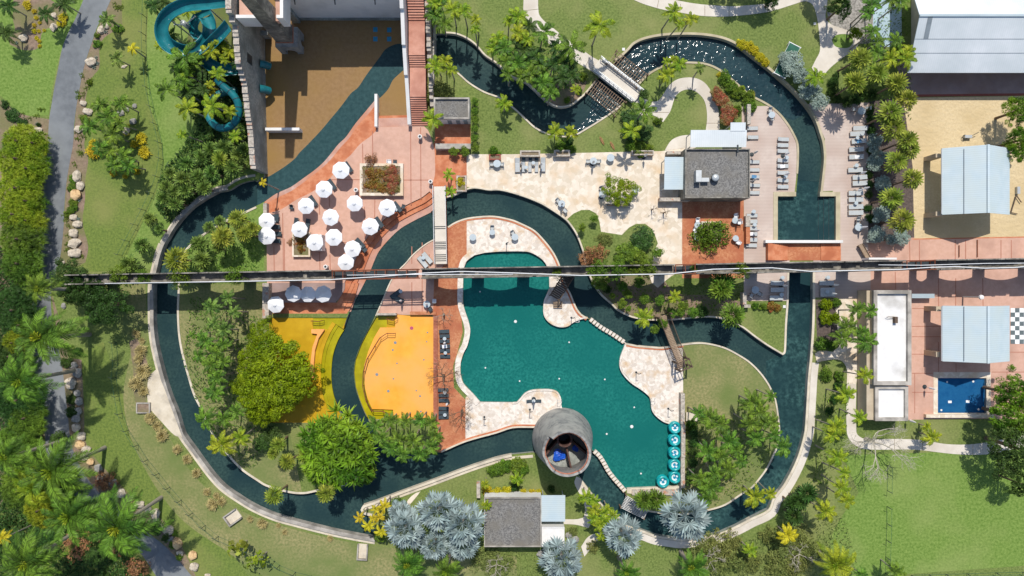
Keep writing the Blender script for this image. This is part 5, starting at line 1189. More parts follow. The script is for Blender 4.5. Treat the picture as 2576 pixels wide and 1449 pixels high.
plants('20', 'f', 'g', 5.5, Z, '2060,540,260 2170,650,240 2120,780,260 2180,900,250 2160,1040,280 2240,740,220 1940,470,120')
plants('20', 'f', 'g', 5.5, Z, '2070,1310,290 2260,1320,260 2380,1250,220 2000,680,200 2250,570,200')
plants('30', 'f', 'y', 5.5, Z, '2230,130,330 2420,60,240')
plants('21', 't', 'L', 6.5, 'spreading over the yellow splash pad', '150,860,900 40,1080,700 330,1000,520')
plants('20', 't', 'L', 5.5, 'spreading over the yellow splash pad', '2520,760,460 2480,1000,460')
plants('21', 't', 'L', 5, 'spreading over the yellow splash pad', '40,520,420 0,1250,420')
plants('31', 'p', 'h', 5.5, 'overhanging the river junction', '820,180,860')
plants('31', 'p', 'h', 4, 'overhanging the river junction', '620,400,330 1080,430,260')
Z = 'at the tip of the lawn by the river junction'
plants('31', 'l', 'F', 5.5, Z, '180,640,250 700,620,240')
plants('31', 'l', 'F', 4.5, 'beside the big spiky-leaved tree', '310,300,220 500,240,220 975,450,200 220,130,200 740,470,150 170,220,160')
plants('31', 'b', 'd', 2, 'beside the big spiky-leaved tree', '60,120,260 150,40,260')
Z = 'in the bunch over the river below the orange pad'
plants('31', 'f', 'g', 6, Z, '1260,60,240 1350,160,250 1480,220,250 1640,225,250 1760,150,240 1800,40,220 1580,90,240 1420,60,230')
plants('21', 'f', 'g', 6, Z, '1200,1370,220 1345,1330,210 1500,1340,210 1650,1330,210 1770,1350,200')
Z = 'beside the north end of the pink staircase'
plants('01', 'f', 'y', 6, Z, '1985,90,240 2090,110,220 2210,195,150 2205,290,140 1800,30,180')
plants('01', 'f', 'g', 5.5, Z, '1800,60,250 1890,230,240 1800,150,240 1850,10,200')
plants('01', 'f', 'y', 5, 'above the pump hut', '1810,660,250 1900,610,190 1960,700,180')
plants('01', 'a', 'y', 3.5, 'beside the orange patio wall', '1780,1190,270')
plants('01', 'o', 'v', 2, 'above the pump hut', '1830,880,340 1760,950,200')
plants('01', 'b', 'b', 1.5, 'along the hedge line east of the pump hut', '2200,1020,110 2200,1110,110 2205,1200,110 2200,1290,110 2200,1380,110')
plants('11', 'b', 'b', 1.5, 'along the hedge line east of the pump hut', '2205,30,120 2100,70,130 1990,75,130')
plants('01', 'f', 'y', 5, 'on the north lawn west of the palm grove', '2440,390,230 2545,215,160 2380,480,200')
plants('01', 'f', 'y', 3.5, 'on the south bank of the north river', '2500,1040,220')
Z = 'in the grove inside the north river bend'
plants('02', 'f', 'y', 6, Z, '60,170,280 70,330,250 150,400,200 640,900,140')
plants('02', 'f', 'd', 5.5, Z, '120,500,280 240,560,280 420,640,260 560,640,270 600,760,260 450,480,240 80,420,220 500,780,240 180,260,220')
plants('02', 'f', 'g', 5.5, Z, '60,640,300 180,730,300 280,640,260 310,830,300 380,930,250 100,760,260')
plants('01', 'f', 'g', 5.5, Z, '2490,480,260 2520,620,260 2540,740,220')
plants('02', 'a', 'g', 7, Z, '320,320,300 590,460,420')
plants('02', 'a', 'y', 7, 'on its own in the lawn beside the diagonal bridge', '885,250,360')
plants('02', 'b', 'b', 1, 'under the grove beside the diagonal bridge', '560,990,90 720,760,140 680,900,100')
plants('02', 'f', 'y', 6.5, 'on the lawn above the sparkling river', '1625,120,250 1800,190,190 1690,240,140')
Z = 'inside the curl of the white path'
plants('02', 'f', 'y', 4.5, Z, '1680,640,210 1550,750,230 1560,620,130 1620,600,120')
plants('02', 'f', 'f', 4, Z, '1890,680,150')
plants('02', 'a', 'g', 5.5, 'south-east of the diagonal bridge', '1325,1110,320')
plants('02', 'a', 'y', 5, 'south-east of the diagonal bridge', '1205,1310,270')
plants('02', 'b', 'd', 1.4, 'south-east of the diagonal bridge', '1200,1180,240 1320,1330,260 1180,1330,200 1330,940,150 1210,1240,180')
plants('02', 'b', 'b', 1, 'at the low point of the curling path', '1480,1210,120')
plants('02', 'f', 'y', 3.5, 'on the river bank north of the beige terrace', '440,1320,240 590,1330,200')
plants('02', 'b', 'd', 1.2, 'on the river bank north of the beige terrace', '560,1420,180')
plants('12', 'b', 'b', 1.2, 'behind the planters of the beige terrace', '500,20,180 600,40,130 1290,30,220 1380,40,160 1200,10,150')
plants('11', 'b', 'b', 1.2, 'in the planters at the terrace west end', '2390,60,140 2430,90,100')
plants('02', 'b', 'r', 1.4, 'in the red hedge beside the white path', '2070,920,170 2120,1010,190 2180,1100,190 2170,1190,190 2230,1140,150 2060,980,120')
plants('02', 'b', 'b', 1.2, 'between the red hedge and the river', '2160,770,190 2230,860,190 2300,920,200 2400,960,200 2420,1060,190 2280,1090,140')
plants('02', 'k', 'o', .9, 'between the red hedge and the river', '2110,740,90 2200,830,90 2330,880,90 2420,940,110')
plants('02', 'b', 'o', .9, 'along the outer bank of the north river', '2320,430,140 2390,450,150 2450,500,150 2510,560,150 2560,620,130')
plants('02', 't', 'd', 9, 'at the north edge over the white path', '2440,-560,520 2700,-470,420')
plants('03', 't', 'd', 9, 'at the north edge beside the pebble bed', '820,-520,480')
plants('03', 't', 'd', 3, 'at the north edge over the white path', '50,-20,220')
Z = 'between the white path and the big hall'
plants('03', 'f', 'g', 6, Z, '1040,50,280 1330,30,240 1230,0,220 1050,320,220 1100,420,210 1280,410,240 1090,530,240 1000,130,200')
plants('03', 'f', 'y', 5.5, Z, '1230,590,260 1390,590,270 1300,500,200 1410,520,200')
plants('03', 'b', 'L', 3, Z, '910,310,190')
plants('03', 't', 'd', 6, Z, '800,20,260')
plants('03', 'l', 'F', 6, Z, '930,590,300 1100,740,270 870,830,300 1290,840,290')
Z = 'between the timber deck and the sand court'
plants('03', 'l', 'F', 6, Z, '1400,1000,260 1230,1140,320 1270,1290,300 1400,1410,270')
plants('13', 'l', 'F', 5.5, Z, '1420,50,270 1300,180,280 1240,550,300 1350,770,310')
plants('13', 'l', 'F', 6, Z, '1450,350,270')
plants('03', 'b', 'd', 1.2, 'in the hedge ring beside the fan palms', '680,810,140 670,900,130 720,980,150 820,1010,160 910,990,170 980,930,140 1080,930,160 720,740,100')
plants('13', 'b', 'd', 1, 'in the dark hedge along the deck loungers', '1050,60,100 1050,200,110 1040,300,110 1050,400,110 1040,500,110 1030,640,110 1050,740,120')
plants('03', 'b', 'd', 1, 'in the dark hedge along the deck loungers', '1050,1100,130 1050,1200,130 1060,1300,130')
plants('03', 'b', 'S', 2.4, 'on the river bank by the white path', '260,620,330 340,730,230 420,900,250 540,1010,250 180,560,150 420,790,180 500,900,170')
plants('03', 'f', 'y', 4, 'on the river bank by the white path', '480,770,250')
plants('13', 'b', 'S', 1.8, 'between the timber deck and the sand court', '1100,180,230 1180,400,230 1150,700,240 1110,900,250 1360,930,230 1250,960,150 1090,60,170 1200,120,150')
plants('03', 'b', 'S', 1.8, 'between the timber deck and the sand court', '1090,1400,200')
plants('03', 't', 'h', 6, 'at the east edge of the sand court', '2610,1080,380 2640,1380,340')
plants('13', 't', 'h', 6, 'at the east edge of the sand court', '2630,40,280')
plants('33', 't', 'd', 8, 'at the east edge beside the bright lawn', '2620,200,640')
plants('23', 't', 'h', 8, 'at the east edge beside the bright lawn', '2600,1090,460 2590,1320,520')
plants('33', 't', 'd', 6, 'at the east edge beside the bright lawn', '2640,560,300')
# terrace plants
plants('12', 't', 'L', 3.6, 'on the beige terrace', '1100,460,400')
plants('12', 'o', 'b', 3.2, 'on the red brick patio', '2060,900,440 1960,930,280')
plants('12', 'b', 'd', 1.6, 'on the small lawn beside the beige terrace', '1310,950,330')
plants('12', 'b', 'b', 2.2, 'on the small lawn beside the beige terrace', '835,745,110 710,835,110')
plants('12', 'o', 'v', 2.5, 'on the small lawn beside the beige terrace', '950,950,200')
plants('12', 'b', 'b', 2.6, 'north of the aqueduct behind the round hedge', '1170,1090,280 1300,1150,220 1480,1090,150 1080,1170,180')
plants('12', 'o', 'n', 2.6, 'north of the aqueduct behind the round hedge', '860,1110,280 780,1170,240')
Z = 'growing on top of the aqueduct'
for t_, s_ in (('12', '880,1270,270 1080,1270,240 1380,1260,260 460,1300,140 1240,1260,180 1870,1240,100 2340,1270,240'), ('10', '1130,1320,260 1370,1330,200 1750,1350,260 2320,1330,250')):
    plants(t_, 'o', 'b', 6.9, Z, s_)
plants('12', 'b', 'b', 2, 'in the shade south of the aqueduct', '900,1400,220 1290,1390,160 1120,1430,150')
plants('12', 'l', 'g', 4, 'in the shade south of the aqueduct', '2110,1400,320')
plants('11', 'b', 'c', 1.2, 'in the large square plaza planter', '1140,280,160 1240,300,190 1150,400,190 1250,430,180 1180,340,150')
plants('11', 'b', 'r', 1.3, 'in the large square plaza planter', '1350,270,170 1390,350,170 1360,440,180 1330,350,150')
plants('11', 'o', 'n', 1.8, 'in the large square plaza planter', '1140,150,180')
plants('11', 'b', 'c', 1.0, 'in the small plaza planter', '430,980,120 440,1060,110')
plants('11', 'o', 'n', 1.6, 'in the small plaza planter', '330,980,110')
plants('11', 'a', 'y', 3, 'in the rough planter beside the footbridge', '1940,310,160 1955,480,150')
plants('11', 'b', 'o', 1, 'in the rough planter beside the footbridge', '2050,380,130')
plants('11', 'a', 'o', 5.5, 'over the water at the plaza edge', '68,385,110')
# middle garden south of the aqueduct
Z = 'in the garden between the aqueduct and the river'
plants('22', 'b', 'b', 2.2, Z, '1020,80,90 1170,60,135 1120,160,140 1180,215,90 1345,110,150 1500,125,140 1730,180,150 1620,250,130 1830,250,160 1530,360,130 1440,420,130 1700,250,120 1500,330,90')
plants('22', 'b', 'd', 1, Z, '1910,230,190 960,10,120')
plants('22', 'f', 'y', 4, Z, '1640,90,180 1330,300,250')
plants('22', 'l', 'g', 4.5, Z, '2100,20,300 2220,280,310')
plants('22', 'b', 'b', .8, 'beside the deck corner south of the aqueduct', '2460,180,110 2540,190,110')
plants('23', 'b', 'c', .8, 'beside the deck corner south of the aqueduct', '40,190,130 100,200,120')
Z = 'on the lawn east of the round rafts'
plants('22', 'f', 'g', 6, Z, '1980,1300,300 2090,1370,280 2420,1150,340 2480,1250,320 2400,1370,300 1880,1260,200 2540,1340,240')
plants('32', 'f', 'g', 5.5, Z, '1970,200,300 2180,100,320 2100,250,280 2450,60,260 1990,560,330 2170,380,280 1880,470,240 2300,300,200 1940,680,220 2040,420,240 2250,180,220')
plants('32', 'f', 'y', 5, 'over the south-east river bend', '2440,650,320')
plants('32', 'b', 'd', 1.4, 'in the dark hedge behind the rubble wall', '1840,20,130 1840,110,130 1840,210,130 1830,320,130 1810,430,130 1790,510,100')
plants('22', 'b', 'g', 1.2, 'in the dark hedge behind the rubble wall', '1820,1370,130 1830,1430,120')
plants('32', 'l', 'g', 4, 'between the pool wall and the silver palms', '1330,690,260 1450,680,260')
plants('32', 's', 's', 6.5, 'over the south river', '1750,850,560')
plants('32', 's', 's', 5.5, 'beside the river walk south of the lattice', '1125,1050,440')
plants('32', 's', 's', 5, 'at the south edge below the store room', '500,1290,490')
plants('31', 's', 's', 6.5, 'in the silver grove beside the service building', '1500,980,470 1830,800,480 2080,930,500')
plants('31', 's', 's', 5, 'in the silver grove beside the service building', '1790,1140,360 2080,1130,360 1440,810,260')
plants('31', 'a', 'o', 4.5, 'beside the river tip by the silver grove', '1040,860,150 1130,940,170 1200,780,130 1290,750,180 1240,860,150 1260,1000,170 1180,870,110')
plants('31', 'b', 'g', 1.5, 'beside the river tip by the silver grove', '1430,720,170 1240,1070,160')
plants('31', 'b', 'b', 1.2, 'above the service building', '2450,390,200 2380,410,160 2520,350,180')
plants('31', 'b', 'o', 1, 'above the service building', '2330,610,150 2430,620,130 2520,610,140')
plants('32', 'b', 'b', 1.2, 'above the service building', '60,360,240 120,400,150')
plants('32', 'f', 'y', 2.5, 'above the service building', '50,470,180')
plants('31', 'f', 'y', 3, 'above the service building', '2310,530,120 2320,740,150')
plants('32', 'b', 'o', .8, 'above the service building', '120,620,110 200,620,110 270,620,90')
plants('32', 'b', 'd', 1, 'above the service building', '30,570,130 400,590,110')
Z = 'in the yellow row along the southern river'
plants('32', 'f', 'y', 4, Z, '740,660,200 820,690,190 830,780,190 820,870,190 920,820,190 880,940,190 1010,850,190 900,1050,150 930,910,160 960,780,130')
plants('31', 'r', 'g', 5, 'at the south edge below the silver grove', '1520,1340,420 1900,1400,400')
plants('32', 'r', 'g', 5, 'at the south edge below the river walk', '1140,1400,320 1790,1360,440')
plants('33', 'r', 'y', 5, 'at the south edge beside the bright lawn', '660,1330,500')
plants('33', 'f', 'g', 4, 'at the south edge beside the bright lawn', '1290,1410,260 940,1430,160')
plants('30', 'u', 'F', 2.5, 'on the south-west lawn', '2410,1170,330 2520,1300,200')
plants('31', 'u', 'y', 2.5, 'on the south-west lawn', '40,1280,220')
Z = 'in the scrub at the south edge'
plants('32', 'o', 'v', 1.8, Z, '1960,1180,360 2160,1200,380 2050,1330,360 2280,1340,340 2250,1130,240 2450,1360,240 620,1040,140 820,1200,160')
plants('33', 'o', 'v', 1.8, Z, '180,1200,380 330,1080,340 420,1220,340 120,1380,380 320,1370,360 40,1080,240')
plants('31', 'o', 'v', 1.2, Z, '2300,1300,360 2480,1360,320')
plants('32', 'f', 'y', 3.5, 'in the lawn beside the south-east river walk', '2400,1190,200')
plants('33', 'f', 'o', 4, 'in the lawn beside the south-east river walk', '200,1040,260')
plants('33', 'f', 'y', 6, 'between the river walk and the bright lawn', '640,30,230 700,250,260 770,410,180 730,560,250 790,690,210 580,800,290')
plants('23', 'f', 'y', 6, 'between the river walk and the bright lawn', '780,1070,270 920,1310,200 690,1400,270 970,880,230')
plants('33', 'l', 'd', 3, 'beside the south-east river walk', '300,700,260 390,620,260 260,850,240 240,720,200')
plants('33', 'f', 'g', 5, 'over the south-east river walk', '150,150,260 60,30,220')
plants('33', 'f', 'y', 5, 'over the south-east river walk', '20,620,180')
plants('23', 'f', 'g', 5, 'over the east river bank', '40,1350,240 30,1090,160')
plants('33', 'f', 'y', 3, 'on the lawn south of the small blue pool', '1640,50,240')
plants('23', 'f', 'y', 2, 'on the lawn south of the small blue pool', '1600,1400,140')
Z = 'beside the long white-roofed block'
plants('23', 'b', 'L', 1.2, Z, '610,170,180 600,310,190 700,300,140')
plants('23', 'b', 'g', 1.2, Z, '720,150,130 560,570,200 650,580,150 610,880,190 740,900,140')
plants('23', 'f', 'g', 5, Z, '900,220,260 1030,230,200 810,390,280 740,500,270 940,450,220 980,540,300')
plants('23', 'b', 'd', 1, 'along the path beside the east river walk', '720,1000,130 690,1130,130 640,1240,130')
# bare trees
def bare_tree(x, y, d, h, label, seed, mat='bark_pale', depth=5, cat='tree'):
    rnd = random.Random(seed); p = G(x, y, h * .6); rad = d * S / 2
    root = empty('bare_tree', (p.x, p.y, 0)); tag(root, cat, label=label); tr = MB(); br = MB()
    def grow(m, a, dirv, L, r, dep):
        b = a + dirv * L; mid = a.lerp(b, .5) + Vector((rnd.uniform(-.1, .1), rnd.uniform(-.1, .1), 0)) * L
        m.tube([a, mid, b], [r, r * .85, r * .6], 4, False)
        if dep <= 0: return
        for i in range(3 if dep > 1 else 2):
            v = (dirv + Vector((rnd.gauss(0, .65), rnd.gauss(0, .65), rnd.gauss(.0, .3)))).normalized(); grow(br, b if i else mid.lerp(b, rnd.uniform(.2, 1)), v, L * rnd.uniform(.55, .8), r * .6, dep - 1)
    for k in range(4):
        a = k * 1.57 + rnd.uniform(-.4, .4); grow(tr if k < 0 else br, Vector((0, 0, h * .35)), Vector((math.cos(a), math.sin(a), .6)).normalized(), rad * .38, .016 * rad + .02, depth)
    tr.tube([(0, 0, 0), (.05, .03, h * .35)], [.05 * rad + .06, .04 * rad + .04], 6); tr.build('trunk', mat, root); br.build('branches', mat, root)
    return root
bare_tree(*TP('33', 1120, 130), 190, 6, 'big leafless grey tree over the path south of the white-roofed annex', 1)
bare_tree(*TP('21', 1870, 900), 105, 4, 'almost bare tree with sparse leaves over the black loungers', 2, 'bark_brown')
bare_tree(*TP('21', 2060, 1260), 85, 3.5, 'bare twiggy tree on the brick strip beside the pool terrace', 3, 'bark_brown')
bare_tree(*TP('21', 1880, 270), 60, 3, 'bare branching tree at the top end of the brick strip', 4, 'bark', 3)
bare_tree(*TP('12', 1430, 650), 28, 3, 'small leafless snag on the white stone terrace, the western one', 5, 'bark_brown', 3)
bare_tree(*TP('12', 1555, 680), 36, 3.4, 'larger leafless snag on the white stone terrace beside the red patio', 6, 'bark_brown', 3)
bare_tree(*TP('32', 2020, 1270), 80, 2.5, 'bleached bare branches in the scrub at the south edge', 7, 'bark_pale', 4)
bare_tree(*TP('33', 330, 1250), 90, 2.5, 'bleached bare branches in the scrub beside the bright lawn', 8, 'bark_pale', 4)
bare_tree(*TP('31', 2420, 1350), 80, 2.2, 'bleached bare branches south of the service building', 9, 'bark_pale', 4)
m = leaf_crown(30, 260, .5, .035, .7, .2, 1, 77)
for (t_, x, y, d_, z) in (('21', 1850, 880, 380, 2.0),): 
    pass

# ---------------------------------------------------------------- undergrowth and litter: uncountable ground cover
def in_poly(x, y, pl):
    c = False; n = len(pl)
    for i in range(n):
        (x1, y1), (x2, y2) = pl[i], pl[i - 1]
        if (y1 > y) != (y2 > y) and x < (x2 - x1) * (y - y1) / (y2 - y1) + x1: c = not c
    return c
def cover(mat, polys, dens, size, hgt, label):
    m = MB()
    for ps in polys:
        pl = P(ps); x0, x1 = min(p[0] for p in pl), max(p[0] for p in pl); y0, y1 = min(p[1] for p in pl), max(p[1] for p in pl)
        for _ in range(int((x1 - x0) * (y1 - y0) * S * S * dens)):
            x, y = U(x0, x1), U(y0, y1)
            if not in_poly(x, y, pl): continue
            c = G(x, y) + Vector((0, 0, U(.05, hgt))); v = Vector((random.gauss(0, 1), random.gauss(0, 1), random.gauss(.1, .5))).normalized(); w = v.cross(Vector((random.gauss(0, .4), random.gauss(0, .4), 1))).normalized(); l = size * U(.5, 1.3)
            m.add([c - v * l, c - w * l * .3, c + v * l, c + w * l * .3], [(0, 1, 2, 3)])
    o = m.build('undergrowth', mat); o['kind'] = 'stuff'; o['label'] = label
cover('leaf_dark', ["470,110 560,100 600,150 650,300 655,400 560,440 430,560 395,520 410,430 500,330 450,220", "-10,620 90,640 100,720 85,760 80,860 95,990 110,1090 115,1150 170,1240 260,1310 330,1380 390,1460 -10,1460"], 36, .28, .8, 'dense dark undergrowth beneath the palms at the west edge and slides')
cover('leaf_green', ["300,690 372,690 366,712 290,730", "460,620 640,540 655,690 460,690", "480,740 660,800 700,1060 640,1180 560,1140 500,1020 460,900", "1300,90 1390,80 1460,140 1470,200 1400,240 1330,190 1290,130"], 12, .2, .5, 'green undergrowth beneath the palms around the lazy river')
cover('leaf_bush', ["1500,735 1560,778 1640,800 1780,795 1860,760 1860,712 1690,712 1640,716 1560,700", "1724,1060 1750,1060 1900,1050 1940,1130 1880,1220 1800,1270 1724,1235", "2060,1000 2130,960 2130,1090 2090,1200 2010,1300 1960,1330 2030,1200 2060,1090", "2190,40 2270,0 2290,170 2290,300 2200,300 2150,220 2120,170 2160,120"], 9, .2, .5, 'low mixed ground cover in the garden beds of the eastern half')
cover('leaf_olive', ["1760,1385 2120,1290 2150,1380 2160,1460 1700,1460", "1260,1385 1380,1385 1420,1460 1230,1460"], 9, .2, .5, 'dry olive scrub along the south edge')
cover('leaf_croton', ["912,419 1007,419 1007,484 912,484", "740,590 776,590 776,620 740,620"], 55, .16, 1.05, 'dense mixed red and green planting filling the plaza planters')
# ---------------------------------------------------------------- furniture
# boulders
def boulder_mesh(seed, mat):
    bm = bmesh.new(); bmesh.ops.create_icosphere(bm, subdivisions=3, radius=1); rnd = random.Random(seed); ph = [rnd.uniform(0, 6) for _ in range(9)]
    pl = [(Vector((rnd.gauss(0, 1), rnd.gauss(0, 1), rnd.gauss(0, .8))).normalized(), rnd.uniform(.72, .95)) for _ in range(11)]
    for v in bm.verts:
        for n_, dd in pl:
            e = v.co.dot(n_)
            if e > dd: v.co -= n_ * (e - dd) * .9
        v.co *= 1 + .06 * math.sin(v.co.x * 5 + ph[0]) + .05 * math.sin(v.co.y * 7 + ph[1]) + .04 * math.sin(v.co.z * 9 + v.co.x * 6 + ph[2])
    me = bpy.data.meshes.new('boulder'); bm.to_mesh(me); bm.free(); me.materials.append(MATS[mat]); return me
BM = {m_: [boulder_mesh(i + 10 * k, m_) for i in range(4)] for k, m_ in enumerate(('boulder', 'boulder_tan', 'boulder_grey'))}
def boulders(tile, zone, s, mt='boulder'):
    col = {'boulder': 'pale cream boulder', 'boulder_tan': 'tan-orange boulder', 'boulder_grey': 'grey boulder'}[mt]
    for w in s.split():
        v = [float(q) for q in w.split(',')]; x, y = TP(tile, v[0], v[1]); a, b = v[2] / 8 * S, v[3] / 8 * S; z = min(a, b) * .65; p = G(x, y, z * .5)
        o = bpy.data.objects.new('boulder', random.choice(BM[mt])); C.objects.link(o); o.location = (p.x, p.y, z * .5); o.scale = (a * 1.08, b * 1.08, z); o.rotation_euler = (0, 0, U(-.3, .3))
        tag(o, 'boulder', col, zone, group='boulders along the west road')
boulders('00', 'in the north-west mulch bed', '235,385,90,80 545,155,50,60 540,275,70,80')
boulders('00', 'along the road beside the slide lawn', '1020,300,70,90 1065,260,60,70 915,625,110,90 840,1040,65,55 885,1125,95,70 795,1300,95,70')
boulders('00', 'west of the road at the bamboo', '380,1310,95,60')
boulders('00', 'around the palm clump', '1215,1135,80,60 1340,1220,70,60 1355,1065,45,50 1275,1105,50,40', 'boulder_grey')
boulders('00', 'inside the palm clump', '1270,1320,70,80 1250,670,60,30')
Z = 'in the row between the road and the fence lawn'
boulders('10', Z, '775,325,90,130 808,425,80,95 740,740,75,65 785,808,100,80 742,900,85,95 750,1000,130,95 755,1100,130,95 632,1195,40,50')
boulders('10', Z, '765,515,110,110', 'boulder_tan')
Z = 'in the row beside the royal palms'
boulders('20', Z, '710,965,110,125 765,1410,85,90'); boulders('20', Z, '780,855,90,90 775,1060,65,70 795,1140,85,80 775,1240,100,80 765,1310,85,90 740,780,90,70 640,180,50,60', 'boulder_grey')
Z = 'in the row curving along the south-west road'
boulders('30', Z, '820,45,85,90 870,180,90,80 850,255,90,80 1220,615,95,100 1400,735,110,75 1490,785,70,70 1565,830,90,110 1600,960,90,90 1695,995,110,100 1810,1225,70,60 1955,1360,85,90 1355,1375,80,60 2090,1445,60,40')
boulders('30', Z, '805,130,100,85 910,305,75,70 1780,1120,95,120 1940,1245,90,90 1335,705,50,50', 'boulder_tan'); boulders('30', Z, '990,365,75,90 1020,475,80,110 1135,510,80,90 1715,1075,75,50 1570,890,60,60', 'boulder_grey')
boulders('32', 'in the scrub by the store room', '570,1035,70,60 640,1080,70,60 310,1230,120,90', 'boulder_grey')
# --- umbrellas
root = empty('umbrella'); N = 8; m = MB(); rr, zt, ze = 1.19, 2.75, 2.25
rim = [(rr * math.cos(math.pi / 8 + 2 * math.pi * k / N), rr * math.sin(math.pi / 8 + 2 * math.pi * k / N), ze) for k in range(N)]
m.add([(0, 0, zt)] + rim, [(0, 1 + k, 1 + (k + 1) % N) for k in range(N)]); m.add(rim + [(x, y, z - .15) for x, y, z in rim], [(k, k + N, (k + 1) % N + N, (k + 1) % N) for k in range(N)])
cn = m.build('canopy', 'white_cloth', root)
v = MB(); v.lathe([(.28, zt + .0), (.2, zt + .03), (.02, zt + .1)], 8).build('vent', 'white_cloth', cn)
pl = MB().tube([(0, 0, .1), (0, 0, zt)], .03, 6).build('pole', 'pale_metal', root)
bs = MB().lathe([(0, 0), (.35, 0), (.35, .08), (.05, .12), (0, .12)], 12).build('base', 'dark_metal', root)
rb_ = MB()
for k in range(N): rb_.bar((0, 0, zt - .06), (rim[k][0] * .97, rim[k][1] * .97, ze - .02), .025)
rb_ = rb_.build('rib_frame', 'pale_metal', root)
UM = Proto(root, [(cn, [c for c in bpy.data.objects if c.parent == cn]), (pl, []), (bs, []), (rb_, [])])
def umbrella(tile, x, y, label, rz=0):
    p = G(*TP(tile, x, y), 2.6); o = UM((p.x, p.y, 0), rz, U(.95, 1.04)); o.rotation_euler = (R(U(-3, 3)), R(U(-3, 3)), rz); tag(o, 'umbrella', label=label, group='white octagonal umbrellas on the pink plaza')
for x, y, lab in ((848, 268, 'white umbrella northernmost on the plaza, beside the orange river edge'), (687, 453, 'white umbrella second from the north along the orange river edge'), (494, 617, 'white umbrella third along the orange river edge, beside a lone grey chair'),
                  (420, 853, 'white umbrella above the small stone planter on the plaza'), (753, 737, 'white umbrella standing in the middle of the pink plaza'), (991, 595, 'white umbrella just below the large square planter'),
                  (1319, 643, 'white umbrella easternmost on the plaza, near the top of the orange steps'), (1147, 829, 'white umbrella halfway along the orange river steps'), (772, 942, 'white umbrella between the white-box umbrella and the orange steps'),
                  (967, 1058, 'upper white umbrella of the touching pair at the lower orange steps'), (893, 1187, 'lower white umbrella of the touching pair, closest to the aqueduct'), (578, 993, 'white umbrella over a white square box beside the small planter'),
                  (97, 768, 'upper white umbrella of the pair at the plaza west edge'), (92, 921, 'lower white umbrella of the pair at the plaza west edge')):
    umbrella('11', x, y, lab, U(0, .8))
for x, y, lab in ((195, 167, 'white umbrella alone in the sun above the yellow splash pad'), (368, 65, 'western white umbrella of three half-shaded by the aqueduct'), (522, 65, 'middle white umbrella of three half-shaded by the aqueduct'), (675, 65, 'eastern white umbrella of three half-shaded by the aqueduct')):
    umbrella('21', x, y, lab, U(0, .8))
simple('white_box', 'box', 'white square service box under the umbrella beside the small planter', 'white_cloth', (783, 590, 809, 630, 0, 1.9))
# --- loungers
def make_lounger(mat, frame):
    root = empty('sun_lounger'); m = MB().box(-1.0, -.32, .3, .25, .32, .36); a = m.build('seat', mat, root)
    m = MB(); m.add([(.25, -.32, .3), (.95, -.32, .52), (.95, .32, .52), (.25, .32, .3), (.25, -.32, .36), (.93, -.32, .58), (.93, .32, .58), (.25, .32, .36)], [(3, 2, 1, 0), (4, 5, 6, 7), (0, 1, 5, 4), (1, 2, 6, 5), (2, 3, 7, 6), (3, 0, 4, 7)]); b = m.build('backrest', mat, root)
    m = MB(); m.bar((-1.02, -.35, .3), (.97, -.35, .3), .05); m.bar((-1.02, .35, .3), (.97, .35, .3), .05); m.bar((-1.02, -.35, .3), (-1.02, .35, .3), .05); c = m.build('frame', frame, root)
    ps = [(a, []), (b, []), (c, [])]
    for x in (-.85, .75):
        for y in (-.33, .33): ps.append((MB().box(x - .025, y - .025, 0, x + .025, y + .025, .3).build('leg', frame, root), []))
    return Proto(root, ps)
LG = make_lounger('sling_grey', 'timber'); LD = make_lounger('sling_dark', 'dark_metal')
def loungers(tile, proto, look, zone, s, ang, group, sc_=1.0):
    for w in s.split():
        v = [float(q) for q in w.split(',')]; p = G(*TP(tile, v[0], v[1]), .35); a = v[2] if len(v) > 2 else ang
        o = proto((p.x, p.y, 0), R(a + U(-2, 2)), sc_); tag(o, 'lounger', look, zone, group=group)
Z = 'along the east side of the timber deck'; Gp = 'grey loungers on the timber deck'
loungers('03', LG, 'grey sling lounger', Z, '930,1290 900,1345 915,1420', 2, Gp)
loungers('13', LG, 'grey sling lounger', Z, '890,55 890,130 880,262 925,335 925,395 885,495 885,560 885,632 885,692', 2, Gp)
Z = 'between the bar and east river bend'
loungers('03', LG, 'grey sling lounger', Z, '155,1400', 180, Gp, .82); loungers('13', LG, 'grey sling lounger', Z, '150,12 150,70 150,165 150,222 150,290 150,365 150,430', 180, Gp, .82)
Z = 'against the east wall of the gravel-roofed bar'
loungers('12', LG, 'grey sling lounger', Z, '2440,180 2440,260 2440,330 2445,415 2440,490', 180, Gp, .75); loungers('02', LG, 'grey sling lounger', Z, '2420,1290 2425,1380', 180, Gp, .8)
loungers('12', LG, 'grey sling lounger', 'on the deck beside the red brick patio', '2415,720 2415,780 2410,850 2415,905 2415,965 2410,1020', 180, Gp, .8)
loungers('13', LG, 'grey sling lounger', 'on the shaded deck south of the aqueduct', '90,1400,180 590,1400,0', 0, Gp)
loungers('23', LG, 'grey sling lounger', 'on the shaded deck south of the aqueduct', '80,100,180 600,65,0 90,20,180 600,20,0', 0, Gp)
loungers('21', LD, 'black sling lounger', 'in the black row on the brick strip', '1890,440 1895,487 1895,537 1898,587 1898,633 1900,690 1880,1030 1885,1083 1885,1133 1885,1215 1885,1258 1885,1302', 180, 'black loungers on the brick strip', .72)
loungers('12', LG, 'grey sling lounger', 'around the planter at the terrace north edge', '55,210,90 312,205,90', 90, 'grey loungers on the beige terrace')
loungers('12', LG, 'short grey lounger', 'around the planter at the terrace north edge', '115,230,90 180,230,90 248,230,90', 90, 'grey loungers on the beige terrace', .7)
loungers('12', LD, 'dark lounger', 'around the planter at the terrace north edge', '118,165,90 185,165,90 245,165,90', 90, 'grey loungers on the beige terrace', .6)
